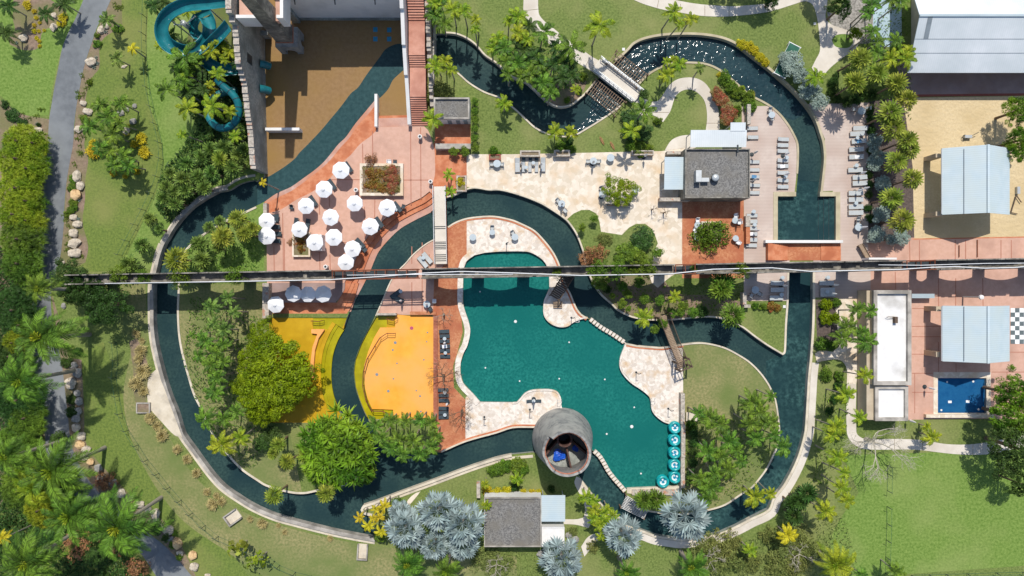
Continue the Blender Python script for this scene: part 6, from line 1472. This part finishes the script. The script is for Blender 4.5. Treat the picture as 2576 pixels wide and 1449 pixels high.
Z = 'beside an umbrella on the pink plaza'; Gp = 'dark loungers on the plaza'
loungers('11', LD, 'dark grey lounger', Z, '930,235,-55 765,410,-55 575,575,-55 175,730,0 185,835,0 190,975,0 200,905,0 515,810,80 400,800,80 1425,635,-50 1240,790,-52 1050,1000,-48 1070,1040,-48 170,765,0', 0, Gp, .85)
loungers('11', LG, 'grey lounger', 'in the slanted pair west of the footbridge foot', '1680,1190,-50 1725,1150,-50', 0, 'loungers near the footbridge', .95)
loungers('21', LD, 'dark grey lounger', 'in the aqueduct shade on the pink triangle', '1410,60,35 1420,110,150', 0, 'loungers near the footbridge', .9)
loungers('22', LD, 'small dark lounger', 'on the pool terrace beside the tower', '183,1142,180 258,1140,0', 0, 'loungers near the tower', .55)
loungers('11', LD, 'dark grey lounger', 'shaded under the three lower umbrellas', '', 0, Gp)
for i, (t_, x, y, mt_, lab) in enumerate((('13', 900, 130, 'towel_white', 'white towel on a lounger at the east side of the timber deck'), ('13', 150, 225, 'towel_white', 'white towel on a lounger between the bar and the river'), ('12', 2440, 330, 'towel_blue', 'blue towel on a lounger against the bar wall'),
    ('21', 1900, 590, 'towel_white', 'white towel on a black lounger beside the orange pad'), ('03', 920, 1420, 'towel_blue', 'blue towel on a lounger near the dark hedge'), ('12', 2410, 905, 'towel_white', 'white towel on a lounger beside the red brick patio'))):
    p = G(*TP(t_, x, y), .4); o = MB().box(-.38, -.24, 0, .3, .24, .03).build('towel', mt_, None, (p.x, p.y, .37)); o.rotation_euler = (0, 0, U(-.2, .2)); tag(o, 'towel', label=lab, group='towels on loungers')
# --- tables and chairs
root = empty('round_table'); tt = MB().lathe([(0, .7), (.45, .7), (.47, .72), (.45, .75), (0, .75)], 20).build('table_top', 'table_top', root); st = MB().tube([(0, 0, .03), (0, 0, .7)], .04, 6).build('stem', 'pale_metal', root); fb = MB().lathe([(0, 0), (.28, 0), (.28, .04), (0, .05)], 12).build('base', 'pale_metal', root)
TB = Proto(root, [(tt, []), (st, []), (fb, [])])
def make_chair(mat, frame):
    root = empty('chair'); ps = [(MB().box(-.25, -.24, .42, .22, .24, .46).build('seat', mat, root), []), (MB().bar((-.27, 0, .46), (-.36, 0, .9), .46, .04).build('backrest', mat, root), [])]
    for s_ in (-.27, .27): ps.append((MB().bar((-.28, s_, .64), (.2, s_, .64), .05, .04).bar((.18, s_, .64), (.18, s_, .4), .04).build('armrest', frame, root), []))
    for x in (-.24, .2):
        for y in (-.25, .25): ps.append((MB().box(x - .02, y - .02, 0, x + .02, y + .02, .42).build('leg', frame, root), []))
    return Proto(root, ps)
CH = make_chair('sling_grey', 'timber_dark'); CW = make_chair('white_cloth', 'pale_metal'); CD = make_chair('sling_dark', 'dark_metal')
def tables(tile, zone, s, sc_=1.0):
    for w in s.split():
        v = [float(q) for q in w.split(',')]; p = G(*TP(tile, v[0], v[1]), .75); o = TB((p.x, p.y, 0), 0, (v[2] / 80 * 1.15,) * 2 + (1,)); tag(o, 'table', 'round pale grey table' if v[2] > 60 else 'small round side table', zone, group='round tables ' + zone)
def chairs(tile, pr, look, zone, s):
    for w in s.split():
        v = [float(q) for q in w.split(',')]; p = G(*TP(tile, v[0], v[1]), .5); o = pr((p.x, p.y, 0), R(v[2])); tag(o, 'chair', look, zone, group='chairs ' + zone)
Z = 'on the beige stone terrace'
tables('12', Z, '820,170,75 993,138,80 910,508,75 1245,462,72 500,602,75'); tables('11', Z, '2425,198,80')
chairs('12', CH, 'grey armchair', Z, '768,175,0 868,175,180 900,450,-75 462,570,-50 532,668,130'); chairs('11', CH, 'grey armchair', Z, '2375,205,0 2470,205,180')
Z = 'on the stone deck inside the river curve'; tables('11', Z, '2182,940,72 2377,890,60'); tables('12', Z, '30,938,72'); chairs('11', CH, 'grey armchair', Z, '2377,845,-90'); chairs('12', CH, 'grey armchair', Z, '8,895,-60')
Z = 'on the red brick patio'; tables('12', Z, '1870,818,72 2248,770,68 1862,948,60 2252,950,65'); chairs('12', CW, 'white armchair', Z, '1868,770,-90 1845,862,60 2252,725,-90 2285,790,180 1850,915,-60 2275,990,150')
Z = 'on the timber deck'; tables('03', Z, '40,1155,70 945,1115,80 903,1385,38'); tables('13', Z, '915,838,80 895,215,42 890,595,40 190,135,42 180,325,40'); tables('12', Z, '2435,680,42 2445,812,40')
chairs('03', CH, 'grey armchair', Z, '22,1108,-90 42,1190,90 870,1100,0 1000,1090,180'); chairs('13', CH, 'grey armchair', Z, '908,762,-90 905,795,-90')
Z = 'under the plaza umbrellas'; tables('11', Z, '180,785,36 1405,662,38 1330,720,40 1045,1035,36 980,1148,36 182,920,36 1225,820,30'); tables('11', 'beside the footbridge foot', '1683,1145,42')
chairs('11', CD, 'dark grey armchair', 'on the pink plaza', '355,640,-90 1395,180,180 1480,628,160 1230,855,-60'); chairs('11', CW, 'white towel-draped armchair', 'on the pink plaza', '1345,178,0')
Z = 'in the black lounger row'; tables('21', Z, '1897,512,38 1905,655,36 1900,1055,38 1900,1280,38')
Z = 'on the pink triangle above the orange pad'; tables('21', Z, '1718,165,75 1455,35,40'); chairs('21', CW, 'white armchair', Z, '1790,132,180'); chairs('21', CD, 'grey armchair', Z, '1752,212,120')
tables('23', 'on the shaded deck', '600,38,42 140,68,42'); tables('13', 'on the shaded deck', '150,1345,40 607,1343,40'); tables('22', 'between the two terrace loungers by the tower', '218,1140,38'); tables('22', 'on the deck corner', '2450,20,80'); chairs('22', CH, 'grey armchair', 'on the deck corner', '2410,75,60 2490,60,150')
tables('12', 'among the terrace planter loungers', '142,235,38 215,190,38')
# folded umbrellas
root = empty('folded_umbrella'); a = MB().tube([(0, 0, .05), (0, 0, 1.1)], .03, 6).build('pole', 'pale_metal', root); b = MB().lathe([(.03, 1.0), (.17, 1.25), (.13, 1.9), (.07, 2.4), (.0, 2.6)], 8).build('folded_canopy', 'white_cloth', root); c = MB().lathe([(0, 0), (.3, 0), (.3, .07), (0, .1)], 12).build('base', 'dark_metal', root)
FU = Proto(root, [(a, []), (b, []), (c, [])])
for t_, Z, s_ in (('12', 'on the deck by the bar', '2450,85 2455,355 2410,375 2465,872'), ('12', 'on the beige terrace', '1345,115 820,182 505,605 912,522 95,195 295,205'), ('13', 'on the timber deck', '190,100 190,303 955,290 985,445 925,465 965,838'),
                  ('21', 'on the brick strip and pink triangle', '1897,555 1455,130 1920,1172 1715,165'), ('22', 'between the two terrace loungers by the tower', '222,1135'), ('12', 'on the red brick patio', '2290,765'), ('23', 'beside the small blue pool', '1640,1010 1445,1340'), ('23', 'on the shaded deck', '660,60'), ('13', 'on the shaded deck', '170,1425 680,1418')):
    for w in s_.split():
        x, y = map(float, w.split(',')); p = G(*TP(t_, x, y), 1.5); o = FU((p.x, p.y, 0), U(0, 6)); tag(o, 'umbrella', 'folded white umbrella', Z, group='folded umbrellas')
# bins
root = empty('litter_bin'); a = MB().lathe([(.24, 0), (.27, .9), (.29, .9), (.29, 1.0), (.17, 1.03)], 14).build('drum', 'white_paint', root); b = MB().disc(.17, 1.0, 12).build('opening', 'dark_metal', root)
BN = Proto(root, [(a, []), (b, [])])
for (t_, x, y, lab) in (('01', 1648, 1372, 'pale round litter bin at the foot of the pink staircase'), ('11', 1003, 462, 'pale round litter bin west of the large square planter'), ('11', 1755, 378, 'pale round litter bin at the top of the footbridge'), ('11', 698, 1235, 'grey round litter bin beside the aqueduct on the plaza')):
    p = G(*TP(t_, x, y), 1.0); o = BN((p.x, p.y, 0)); tag(o, 'litter bin', label=lab, group='litter bins')
# rafts
root = empty('round_raft'); m = MB(); NN = 24
def ring(m, Rm, r, z, n=24, k=8):
    b = len(m.v)
    for i in range(n):
        a = 2 * math.pi * i / n
        for j in range(k): t = 2 * math.pi * j / k; m.v.append(Vector(((Rm + r * math.cos(t)) * math.cos(a), (Rm + r * math.cos(t)) * math.sin(a), z + r * math.sin(t))))
    for i in range(n):
        for j in range(k): m.f.append([b + i * k + j, b + ((i + 1) % n) * k + j, b + ((i + 1) % n) * k + (j + 1) % k, b + i * k + (j + 1) % k])
for q in range(3): ring(m, .68, .21, .2 + q * .33)
a = m.build('tube', 'teal_raft', root, shade=True); b = MB().lathe([(0, .72), (.3, .72), (.52, .82)], 20).build('floor', 'raft_blue', root)
m = MB()
for k in range(14):
    t0, t1 = math.pi * (1.05 + .9 * k / 14), math.pi * (1.05 + .9 * (k + 1) / 14); m.add([(.26 * math.cos(t0), .26 * math.sin(t0), .80), (.5 * math.cos(t0), .5 * math.sin(t0), .86), (.5 * math.cos(t1), .5 * math.sin(t1), .86), (.26 * math.cos(t1), .26 * math.sin(t1), .80)], [(0, 1, 2, 3)])
m.box(-.46, -.04, .76, -.16, .1, .9); m.box(.16, -.04, .76, .46, .1, .9); m.box(-.12, .18, .74, .12, .42, .88); c = m.build('seat_pattern', 'raft_white', root)
HN = []
for k in range(4): t = k * math.pi / 2 + .6; HN.append(MB().tube([(.78 * math.cos(t - .12), .78 * math.sin(t - .12), 1.04), (.8 * math.cos(t), .8 * math.sin(t), 1.12), (.78 * math.cos(t + .12), .78 * math.sin(t + .12), 1.04)], .02, 4).build('handle', 'dark_metal', root))
RF = Proto(root, [(a, []), (b, []), (c, [])] + [(q, []) for q in HN])
for i, (x, y, lab) in enumerate(((1698, 1076, 'northernmost round teal raft stack, right below the stone terrace'), (1697, 1107, 'second round teal raft stack from the north along the rubble wall'), (1697.5, 1139, 'third round teal raft stack from the north along the rubble wall'),
                                 (1697.5, 1170, 'fourth round teal raft stack from the north along the rubble wall'), (1698, 1201, 'southernmost round teal raft stack against the rubble wall'), (1668, 1212, 'round teal raft stack standing away from the rubble wall'))):
    p = G(x, y, .5); o = RF((p.x, p.y, -.35), i * 1.3); tag(o, 'raft', label=lab, group='round teal rafts')
# --- the teal slides
def flume(name, pts, w, depth, label, closed=False, mat='teal_plastic'):
    P3 = [G(*TP('00', x, y), z) for x, y, z in pts]; out = []
    for i in range(len(P3) - 1):
        p0, p1, p2, p3 = P3[max(i - 1, 0)], P3[i], P3[i + 1], P3[min(i + 2, len(P3) - 1)]
        for q in range(5):
            t = q / 5; out.append(.5 * ((2 * p1) + (p2 - p0) * t + (2 * p0 - 5 * p1 + 4 * p2 - p3) * t * t + (3 * p1 - p0 - 3 * p2 + p3) * t ** 3))
    out.append(P3[-1]); c = out[len(out) // 2].copy(); c.z = 0; root = empty(name, c); tag(root, 'water slide', label=label, group='teal water slides')
    prof = []; K = 14 if closed else 9
    for k in range(K + (0 if closed else 1)):
        a = (2 * math.pi * k / K) if closed else math.pi * (1 + k / K); prof.append((math.cos(a) * w / 2, math.sin(a) * (w / 2 if closed else depth) + (0 if closed else 0)))
    if not closed: prof = [(-w / 2 - .1, .04), (-w / 2 - .1, .0)][:1] + [(-w / 2, .04)] + prof[1:-1] + [(w / 2, .04), (w / 2 + .1, .04)]
    m = MB(); n = len(prof)
    for i, p in enumerate(out):
        d_ = (out[min(i + 1, len(out) - 1)] - out[max(i - 1, 0)]); d_.z = 0; d_.normalize(); s_ = Vector((d_.y, -d_.x, 0))
        for a, b in prof: m.v.append(p + s_ * a + Vector((0, 0, b)) - c)
    for i in range(len(out) - 1):
        for k in range(n if closed else n - 1): k2 = (k + 1) % n; m.f.append([i * n + k, i * n + k2, (i + 1) * n + k2, (i + 1) * n + k])
    m.build('flume', mat, root, shade=True); m = MB()
    for i in range(0, len(out) - 1, 4):
        p = out[i]; q = out[i + 1]; d_ = (q - p); d_.z = 0; d_.normalize(); s_ = Vector((d_.y, -d_.x, 0)); pr = [p + s_ * a * 1.03 + Vector((0, 0, b * 1.03 + .012)) - c for a, b in prof]
        for k in range(n - (0 if closed else 1)): k2 = (k + 1) % n; b = len(m.v); m.v += [pr[k], pr[k2], pr[k2] + d_ * .07, pr[k] + d_ * .07]; m.f.append([b, b + 1, b + 2, b + 3])
    fr = m.build('flange_ring', 'dark_metal' if closed else mat, root); fr['kind'] = 'stuff'
    for i in range(6, len(out) - 3, 10): p = out[i] - c; MB().tube([(p.x, p.y, 0), (p.x, p.y, out[i].z - depth)], .1, 6).build('support', 'pale_metal', root)
flume('water_slide', [(2290, 0, 9.5), (2090, 25, 9.3), (1860, 50, 9.0), (1690, 140, 8.5), (1625, 270, 8.0), (1650, 400, 7.6), (1740, 480, 7.2), (1880, 520, 6.8), (2010, 470, 6.4), (2095, 360, 6.0), (2105, 240, 5.6), (2060, 140, 5.2)], 1.65, .9, 'large open teal slide sweeping in a loop beside the tall stone wall')
flume('water_slide', [(2290, 260, 8.4), (2220, 340, 7.4), (2120, 440, 6.4), (2060, 520, 5.6), (2070, 600, 5.0), (2130, 660, 4.6), (2230, 700, 4.2), (2370, 690, 3.8)], 1.5, .8, 'straight-ended open teal slide dropping between the two loops')
flume('water_slide', [(2100, 100, 4.6), (2000, 150, 4.3), (1950, 250, 4.0), (1960, 330, 3.8), (2040, 380, 3.6), (2120, 330, 3.4)], 1.1, .6, 'inner teal slide curl lying inside the large loop')
flume('tube_slide', [(2180, 800, 5.6), (2250, 870, 5.2), (2350, 960, 4.8), (2400, 1060, 4.4), (2395, 1170, 4.0), (2330, 1260, 3.7), (2230, 1290, 3.4), (2140, 1240, 3.1), (2095, 1150, 2.8), (2105, 1050, 2.5), (2170, 970, 2.3), (2270, 925, 2.1), (2380, 910, 1.9)], 1.0, .5, 'closed teal tube slide coiling in the small loop', True)
p = G(*TP('00', 2000, 370), 0); t = G(*TP('00', 1838, 226), 5.2); root = empty('slide_column', p); tag(root, 'column', label='thick pale column with braces inside the large slide loop'); tt_ = t - p
MB().tube([(0, 0, 0), (tt_.x * .1, tt_.y * .1, 5.2)], .36, 14).build('shaft', 'pale_metal', root, shade=True); m = MB(); m.bar((0, 0, 4.4), (1.6, .9, 5.0), .14); m.bar((0, 0, 4.4), (-1.3, -.2, 5.0), .14); m.build('brace', 'pipe_white', root)
root.location = (t.x, t.y, 0)
# --- fences: thin mesh with leaning posts
def fence(label, pts, h=1.3, name='mesh_fence'):
    P3 = [G(x, y) for x, y in pts]; c = P3[len(P3) // 2]; root = empty(name, c); tag(root, 'fence', label=label, group='thin green fences')
    m = MB(); l = P3
    for a, b in zip(l, l[1:]): m.bar(a - c + Vector((0, 0, h)), b - c + Vector((0, 0, h)), .025); m.bar(a - c + Vector((0, 0, .1)), b - c + Vector((0, 0, .1)), .02)
    m.build('rail', 'green_net', root)
    for a in l: MB().bar(a - c, a - c + Vector((0, 0, h + .1)), .06).bar(a - c + Vector((0, 0, h)), a - c + Vector((-.45, .2, h)), .05).build('post', 'dark_metal', root)
fence('long thin fence through the lawn between the road and the teal slides', [TP('00', 1485, 0), TP('00', 1478, 180), TP('00', 1470, 360), TP('00', 1475, 550), TP('00', 1492, 720), TP('00', 1510, 900), TP('00', 1550, 1090), TP('00', 1590, 1260), TP('00', 1635, 1448), TP('10', 1645, 160), TP('10', 1612, 340), TP('10', 1550, 500), TP('10', 1470, 670), TP('10', 1390, 820), TP('10', 1303, 980), TP('10', 1230, 1120)])
fence('long green net fence curving down the southwest lawn', [TP('20', 1175, 550), TP('20', 1190, 725), TP('20', 1170, 900), TP('20', 1203, 1085), TP('20', 1235, 1260), TP('20', 1298, 1430), TP('30', 1395, 130), TP('30', 1490, 280), TP('30', 1602, 415), TP('30', 1712, 555), TP('30', 1828, 685), TP('30', 1942, 815), TP('30', 2068, 940), TP('30', 2200, 1050), TP('31', 130, 1260), TP('31', 240, 1340), TP('31', 400, 1410), TP('31', 560, 1448)])
fence('northern piece of the straight fence in the bright southeast lawn', [TP('33', 1200, 340), TP('33', 1200, 420), TP('33', 1198, 590)])
fence('southern piece of the straight fence in the bright southeast lawn', [TP('33', 1195, 750), TP('33', 1195, 920), TP('33', 1188, 1085), TP('33', 1182, 1255), TP('33', 1178, 1420)])
fence('low fence along the south edge of the bright southeast lawn', [TP('33', 1440, 1440), TP('33', 1620, 1435), TP('33', 1790, 1430), TP('33', 2000, 1425), TP('33', 2290, 1415), TP('33', 2560, 1410)], .9)
# handrails of the splash pad
def rail(label, pts, h=1.0, name='handrail', z0=0.0):
    P3 = [G(x, y) for x, y in pts]; c = P3[len(P3) // 2].copy(); root = empty(name, c); tag(root, 'handrail', label=label, group='metal handrails')
    m = MB(); m.tube([a - c + Vector((0, 0, h)) for a in P3], .05, 5); m.tube([a - c + Vector((0, 0, h * .5)) for a in P3], .03, 4); m.build('rail', 'rust_metal', root)
    for a in P3: MB().bar(a - c + Vector((0, 0, -.1)), a - c + Vector((0, 0, h)), .06).build('post', 'rust_metal', root)
rail('curved brown handrail along the river side of the orange splash pad', [TP('21', 1403, 455), TP('21', 1325, 455), TP('21', 1257, 500), TP('21', 1202, 590), TP('21', 1130, 710), TP('21', 1093, 840), TP('21', 1088, 980), TP('21', 1122, 1130), TP('21', 1180, 1228), TP('21', 1280, 1232), TP('21', 1375, 1270)])
rail('short metal handrail at the yellow pad steps', [TP('21', 570, 330), TP('21', 640, 335), TP('21', 685, 325)], .9)
rail('short metal handrail under the speckled rubble wall', [TP('21', 1320, 310), TP('21', 1390, 325), TP('21', 1428, 300)], .9)
for (t_, x, y, lab) in (('22', 660, 325, 'pool ladder at the terrace tip by the first stepping stone'), ('22', 480, 1140, 'pool ladder on the terrace beside the tower'), ('22', 1420, 1125, 'pool ladder on the eastern stone terrace')):
    p = G(*TP(t_, x, y)); root = empty('pool_ladder', p); tag(root, 'ladder', label=lab, group='pool ladders')
    for s_ in (-.25, .25): MB().tube([(-.35, s_, .1), (-.3, s_, .8), (.1, s_, .85), (.25, s_, .3), (.25, s_, -.4)], .025, 5).build('rail', 'pale_metal', root)
    MB().box(.1, -.22, -.1, .3, .22, -.06).build('tread', 'pale_metal', root)
# posts / showers on the terraces
for (t_, x, y, lab) in (('22', 598, 300, 'thin outdoor shower post on the stone terrace tip'), ('22', 1250, 850, 'thin shower post in the middle of the eastern stone terrace'), ('22', 1572, 1215, 'thin shower post at the lower end of the eastern stone terrace'), ('22', 180, 1225, 'thin shower post beside the tower loungers'),
                        ('21', 2297, 1300, 'thin post on the white stone terrace west of the tower'), ('11', 2522, 1005, 'thin shower post on the round stone deck')):
    p = G(*TP(t_, x, y)); root = empty('shower_post', p); tag(root, 'shower post', label=lab, group='shower posts'); MB().tube([(0, 0, 0), (0, 0, 2.0), (.3, .1, 2.1)], .05, 6).build('pipe', 'dark_metal', root); MB().disc(.16, .02, 10).build('foot', 'dark_metal', root)
# pool lights and drains
me_w = MB().lathe([(0, .03), (.1, .03), (.13, 0)], 10); disc0 = me_w.build('pool_light', 'white_paint'); first = [1]
def discs(tile, name_look, zone, mat, z, s):
    for w in s.split():
        v = [float(q) for q in w.split(',')]; p = G(*TP(tile, v[0], v[1])); o = disc0 if first[0] else disc0.copy()
        if not first[0]: C.objects.link(o)
        first[0] = 0; o.location = (p.x, p.y, z); k = v[2] / 12; o.scale = (k, k, 1)
        if mat != 'white_paint': o.data = discmesh[mat]; 
        o.name = name_look.split()[-1] if 0 else ('floor_nozzle' if mat != 'white_paint' else 'float_light'); tag(o, 'nozzle' if mat != 'white_paint' else 'float', name_look, zone, group=('nozzles ' if mat != 'white_paint' else 'white floats ') + zone)
discmesh = {k_: mesh_only(me_w, 'disc', k_) for k_ in ('roof_strip', 'purple_mark')}
discs('22', 'small white float', 'in the teal main pool', 'white_paint', -.4, '35,340,20 577,550,11 77,942,11 477,918,11 938,925,11 1235,1207,11 1210,1402,22'); discs('21', 'small white float', 'in the teal main pool', 'white_paint', -.4, '2307,808,11 2253,38,10')
discs('32', 'small white float', 'in the south end of the teal pool', 'white_paint', -.4, '957,28,13 1303,428,12')
discs('21', 'round grey spray nozzle', 'in the orange splash pad', 'roof_strip', -.075, '1400,552,20 1375,625,13 1215,872,20 1382,915,11 1330,1040,18 1418,760,11 1725,450,11 1717,542,10 1612,1034,10 1650,1090,13 1658,1244,12 1688,724,10'); discs('21', 'round purple spray nozzle', 'in the orange splash pad', 'purple_mark', -.075, '1565,405,24')
discs('23', 'small white float', 'in the small blue pool', 'white_paint', -.35, '1818,950,13 2082,946,15 1760,1235,14 2136,1227,16')
# court gear
p = G(*TP('03', 1965, 1385)); root = empty('reel_cart', p); tag(root, 'cart', label='dark wheeled reel cart standing on the sand court'); ring_ = MB(); ring(ring_, .3, .05, .35, 16, 5); ring_.build('wheel', 'dark_metal', root); MB().box(-.1, -.15, .1, .9, .25, .55).build('body', 'pale_metal', root); MB().bar((.8, .1, .4), (1.7, .6, .7), .07).build('handle', 'dark_metal', root)
p = G(*TP('13', 2470, 620)); root = empty('swing_frame', p); tag(root, 'frame', label='brown timber frame lying at the east side of the sand canopy')
m = MB(); m.bar((-.5, -1.0, .2), (.2, 1.4, .3), .1); m.bar((.2, 1.4, .3), (.9, .4, .3), .1); m.bar((-.5, -1, .2), (.4, -1.2, .2), .1); m.build('beam', 'timber_dark', root); MB().box(.2, 1.6, .1, .6, 2.6, .5).build('seat', 'pale_metal', root)
for (x, l) in ((2101, 175), (1918, 120)):
    a = G(*TP('13', x, 1140 - l), 0); b = G(*TP('13', x, 1140), 0); o = MB().bar((0, 0, .12), (b.x - a.x, b.y - a.y, .12), .1).build('steel_beam', 'rust_metal', None, a); tag(o, 'beam', 'thin rusty beam', 'lying on the pink pavement below the sand canopy', group='beams on the pavement')
a, b = G(*TP('03', 80, 690), 1.0), G(*TP('03', 280, 520), 1.0)
c = G(*TP('03', 180, 610), 0); root = empty('hammock_frame', c, 1.1); tag(root, 'frame', label='teal cloth frame with white poles half hidden by the silver-grey shrub'); MB().box(-2.6, -.8, .7, 2.2, .8, .74).build('cloth', 'green_net', root); m = MB(); m.bar((2.2, -.95, .72), (2.2, .95, .72), .1); m.bar((-2.6, -.95, .72), (-2.6, .95, .72), .1); m.bar((-2.6, -.8, .7), (2.2, -.8, .7), .07); m.bar((-2.6, .8, .7), (2.2, .8, .7), .07); m.build('pole', 'pipe_white', root)
m = MB()
for x_ in (-2.5, 2.1):
    for y_ in (-.85, .85): m.box(x_ - .05, y_ - .05, 0, x_ + .05, y_ + .05, .7)
m.build('leg', 'pipe_white', root)
c = G(*TP('13', 950, 1090), 0); root = empty('timber_ladder', c, -1.05); tag(root, 'ladder', label='grey weathered ramp leaning at the deck end beside the aqueduct'); MB().box(-1.2, -.3, .5, 1.2, .3, .6).build('plank', 'timber', root); m = MB(); m.bar((-1.2, -.33, .65), (1.2, -.33, .65), .1); m.bar((-1.2, .33, .65), (1.2, .33, .65), .1); [m.box(x_ - .05, -.3, 0, x_ + .05, .3, .497) for x_ in (-1.1, 1.1)]; m.build('side_rail', 'timber_dark', root)
# surveillance / lamp pole at the pink pavement
p = G(*TP('23', 1960, 90), 0); root = empty('lamp_post', p); tag(root, 'lamp post', label='grey pole with a round white dish north of the lower canopy'); MB().tube([(0, 0, 0), (0, 0, 4.2)], .11, 8).build('pole', 'pale_metal', root); MB().lathe([(0, 4.5), (.3, 4.4), (.34, 4.2), (0, 4.2)], 14, (-.3, 0)).build('lamp_head', 'white_paint', root)
# utility slabs and fallen fronds
for (t_, x, y, w_, lab) in (('02', 1122, 497, 7, 'small white square hatch on the lawn by the sparkling river'), ('03', 470, 240, 6, 'small white square hatch at the lawn edge by the white path'), ('23', 163, 188, 7, 'small white square hatch by the river spur')):
    p = G(*TP(t_, x, y)); k = w_ * S / 2; o = MB().box(-k, -k, 0, k, k, .08).build('utility_hatch', 'white_paint', None, p); tag(o, 'hatch', label=lab, group='white hatches')
p = G(*TP('22', 1808, 1290)); o = MB().box(-.9, -.6, 0, .9, .6, .5).build('pump_cover', 'coping', None, p); tag(o, 'box', label='beige concrete box behind the rubble wall and dark hedge')
for (t_, x, y, lab) in (('02', 880, 1370, 'brown fallen palm frond on the lawn south of the grove'), ('02', 985, 1420, 'broken brown frond beside the larger fallen frond')):
    p = G(*TP(t_, x, y)); m = MB(); frond_feather(m, -1.1, 1.4, .1, .02, 14, .05, .22); o = m.build('fallen_frond', 'leaf_brownred', None, (p.x, p.y, .08)); tag(o, 'palm frond', label=lab, group='fallen fronds')
# agaves by the boulders
ag = tuft(26, .5, .05, (0, 0), 3); agm = mesh_only(ag, 'agave', 'leaf_greysilver'); 
for (t_, x, y) in (('00', 990, 640), ('00', 945, 680), ('00', 375, 1255), ('00', 1065, 325), ('10', 808, 565), ('10', 800, 755), ('00', 175, 430), ('00', 970, 590)):
    p = G(*TP(t_, x, y)); o = bpy.data.objects.new('agave', agm); C.objects.link(o); o.location = p; o.rotation_euler = (0, 0, U(0, 6)); o.scale = (.8,) * 3; tag(o, 'agave', 'small blue-grey agave', 'beside the boulders along the west road', group='agaves')
# small bedding plants in the roadside soil
bd = mesh_only(tuft(30, .35, .03, (0, 0), 8), 'seedling', 'leaf_bush'); pts_b = []
for s_ in ('00;1150,40,1230,120 00;820,720,930,900 00;780,900,860,1000', '00;770,1330,860,1440 10;730,20,860,250 10;640,720,720,860', '10;640,880,700,1100 10;720,1120,840,1180 00;180,1050,460,1270 20;640,600,760,700'):
    for w in s_.split():
        t_, q = w.split(';'); x0, y0, x1, y1 = map(float, q.split(','))
        for i in range(7): pts_b.append(G(*TP(t_, U(x0, x1), U(y0, y1))))
m = MB(); one = tuft(16, .38, .04, (0, 0), 8)
for p in pts_b: m.add([v + p for v in one.v], one.f)
o = m.build('bedding_plants', 'leaf_bush'); o['kind'] = 'stuff'; o['label'] = 'sparse low green bedding plants in the roadside soil'
# lawn grass tufts to break up the flat lawns
# ---------------------------------------------------------------- labels
ORD = 'first second third fourth fifth sixth seventh eighth ninth tenth eleventh twelfth thirteenth fourteenth fifteenth sixteenth seventeenth eighteenth nineteenth twentieth'.split()
def ordw(i):
    if i < 20: return ORD[i]
    t, u = divmod(i + 1, 10); tens = {2: 'twenty', 3: 'thirty', 4: 'forty', 5: 'fifty'}
    return (tens[t] + '-' + ORD[u - 1]) if u else {3: 'thirtieth', 4: 'fortieth', 5: 'fiftieth'}.get(t, 'last')
sets = {}
for it in ALL: sets.setdefault((it[1], it[2]), []).append(it)
for (look, zone), its in sets.items():
    if len(its) == 1: its[0][0]['label'] = look + ' ' + zone; continue
    xs = [i[3][0] for i in its]; ys = [i[3][1] for i in its]
    if max(xs) - min(xs) >= max(ys) - min(ys): its.sort(key=lambda i: i[3][0]); side = 'left'
    else: its.sort(key=lambda i: -i[3][1]); side = 'top'
    n = len(its)
    for k, i in enumerate(its):
        if k == n - 1: o_ = {'left': 'rightmost', 'top': 'lowest'}[side]; i[0]['label'] = f'{o_} {look} {zone}'
        elif k == 0: o_ = {'left': 'leftmost', 'top': 'topmost'}[side]; i[0]['label'] = f'{o_} {look} {zone}'
        else: i[0]['label'] = f'{look} {zone}, {ordw(k)} from {side}'

for o in bpy.data.objects:
    l = o.get('label')
    if l and len(l.split()) > 16: print('LONG', len(l.split()), l)
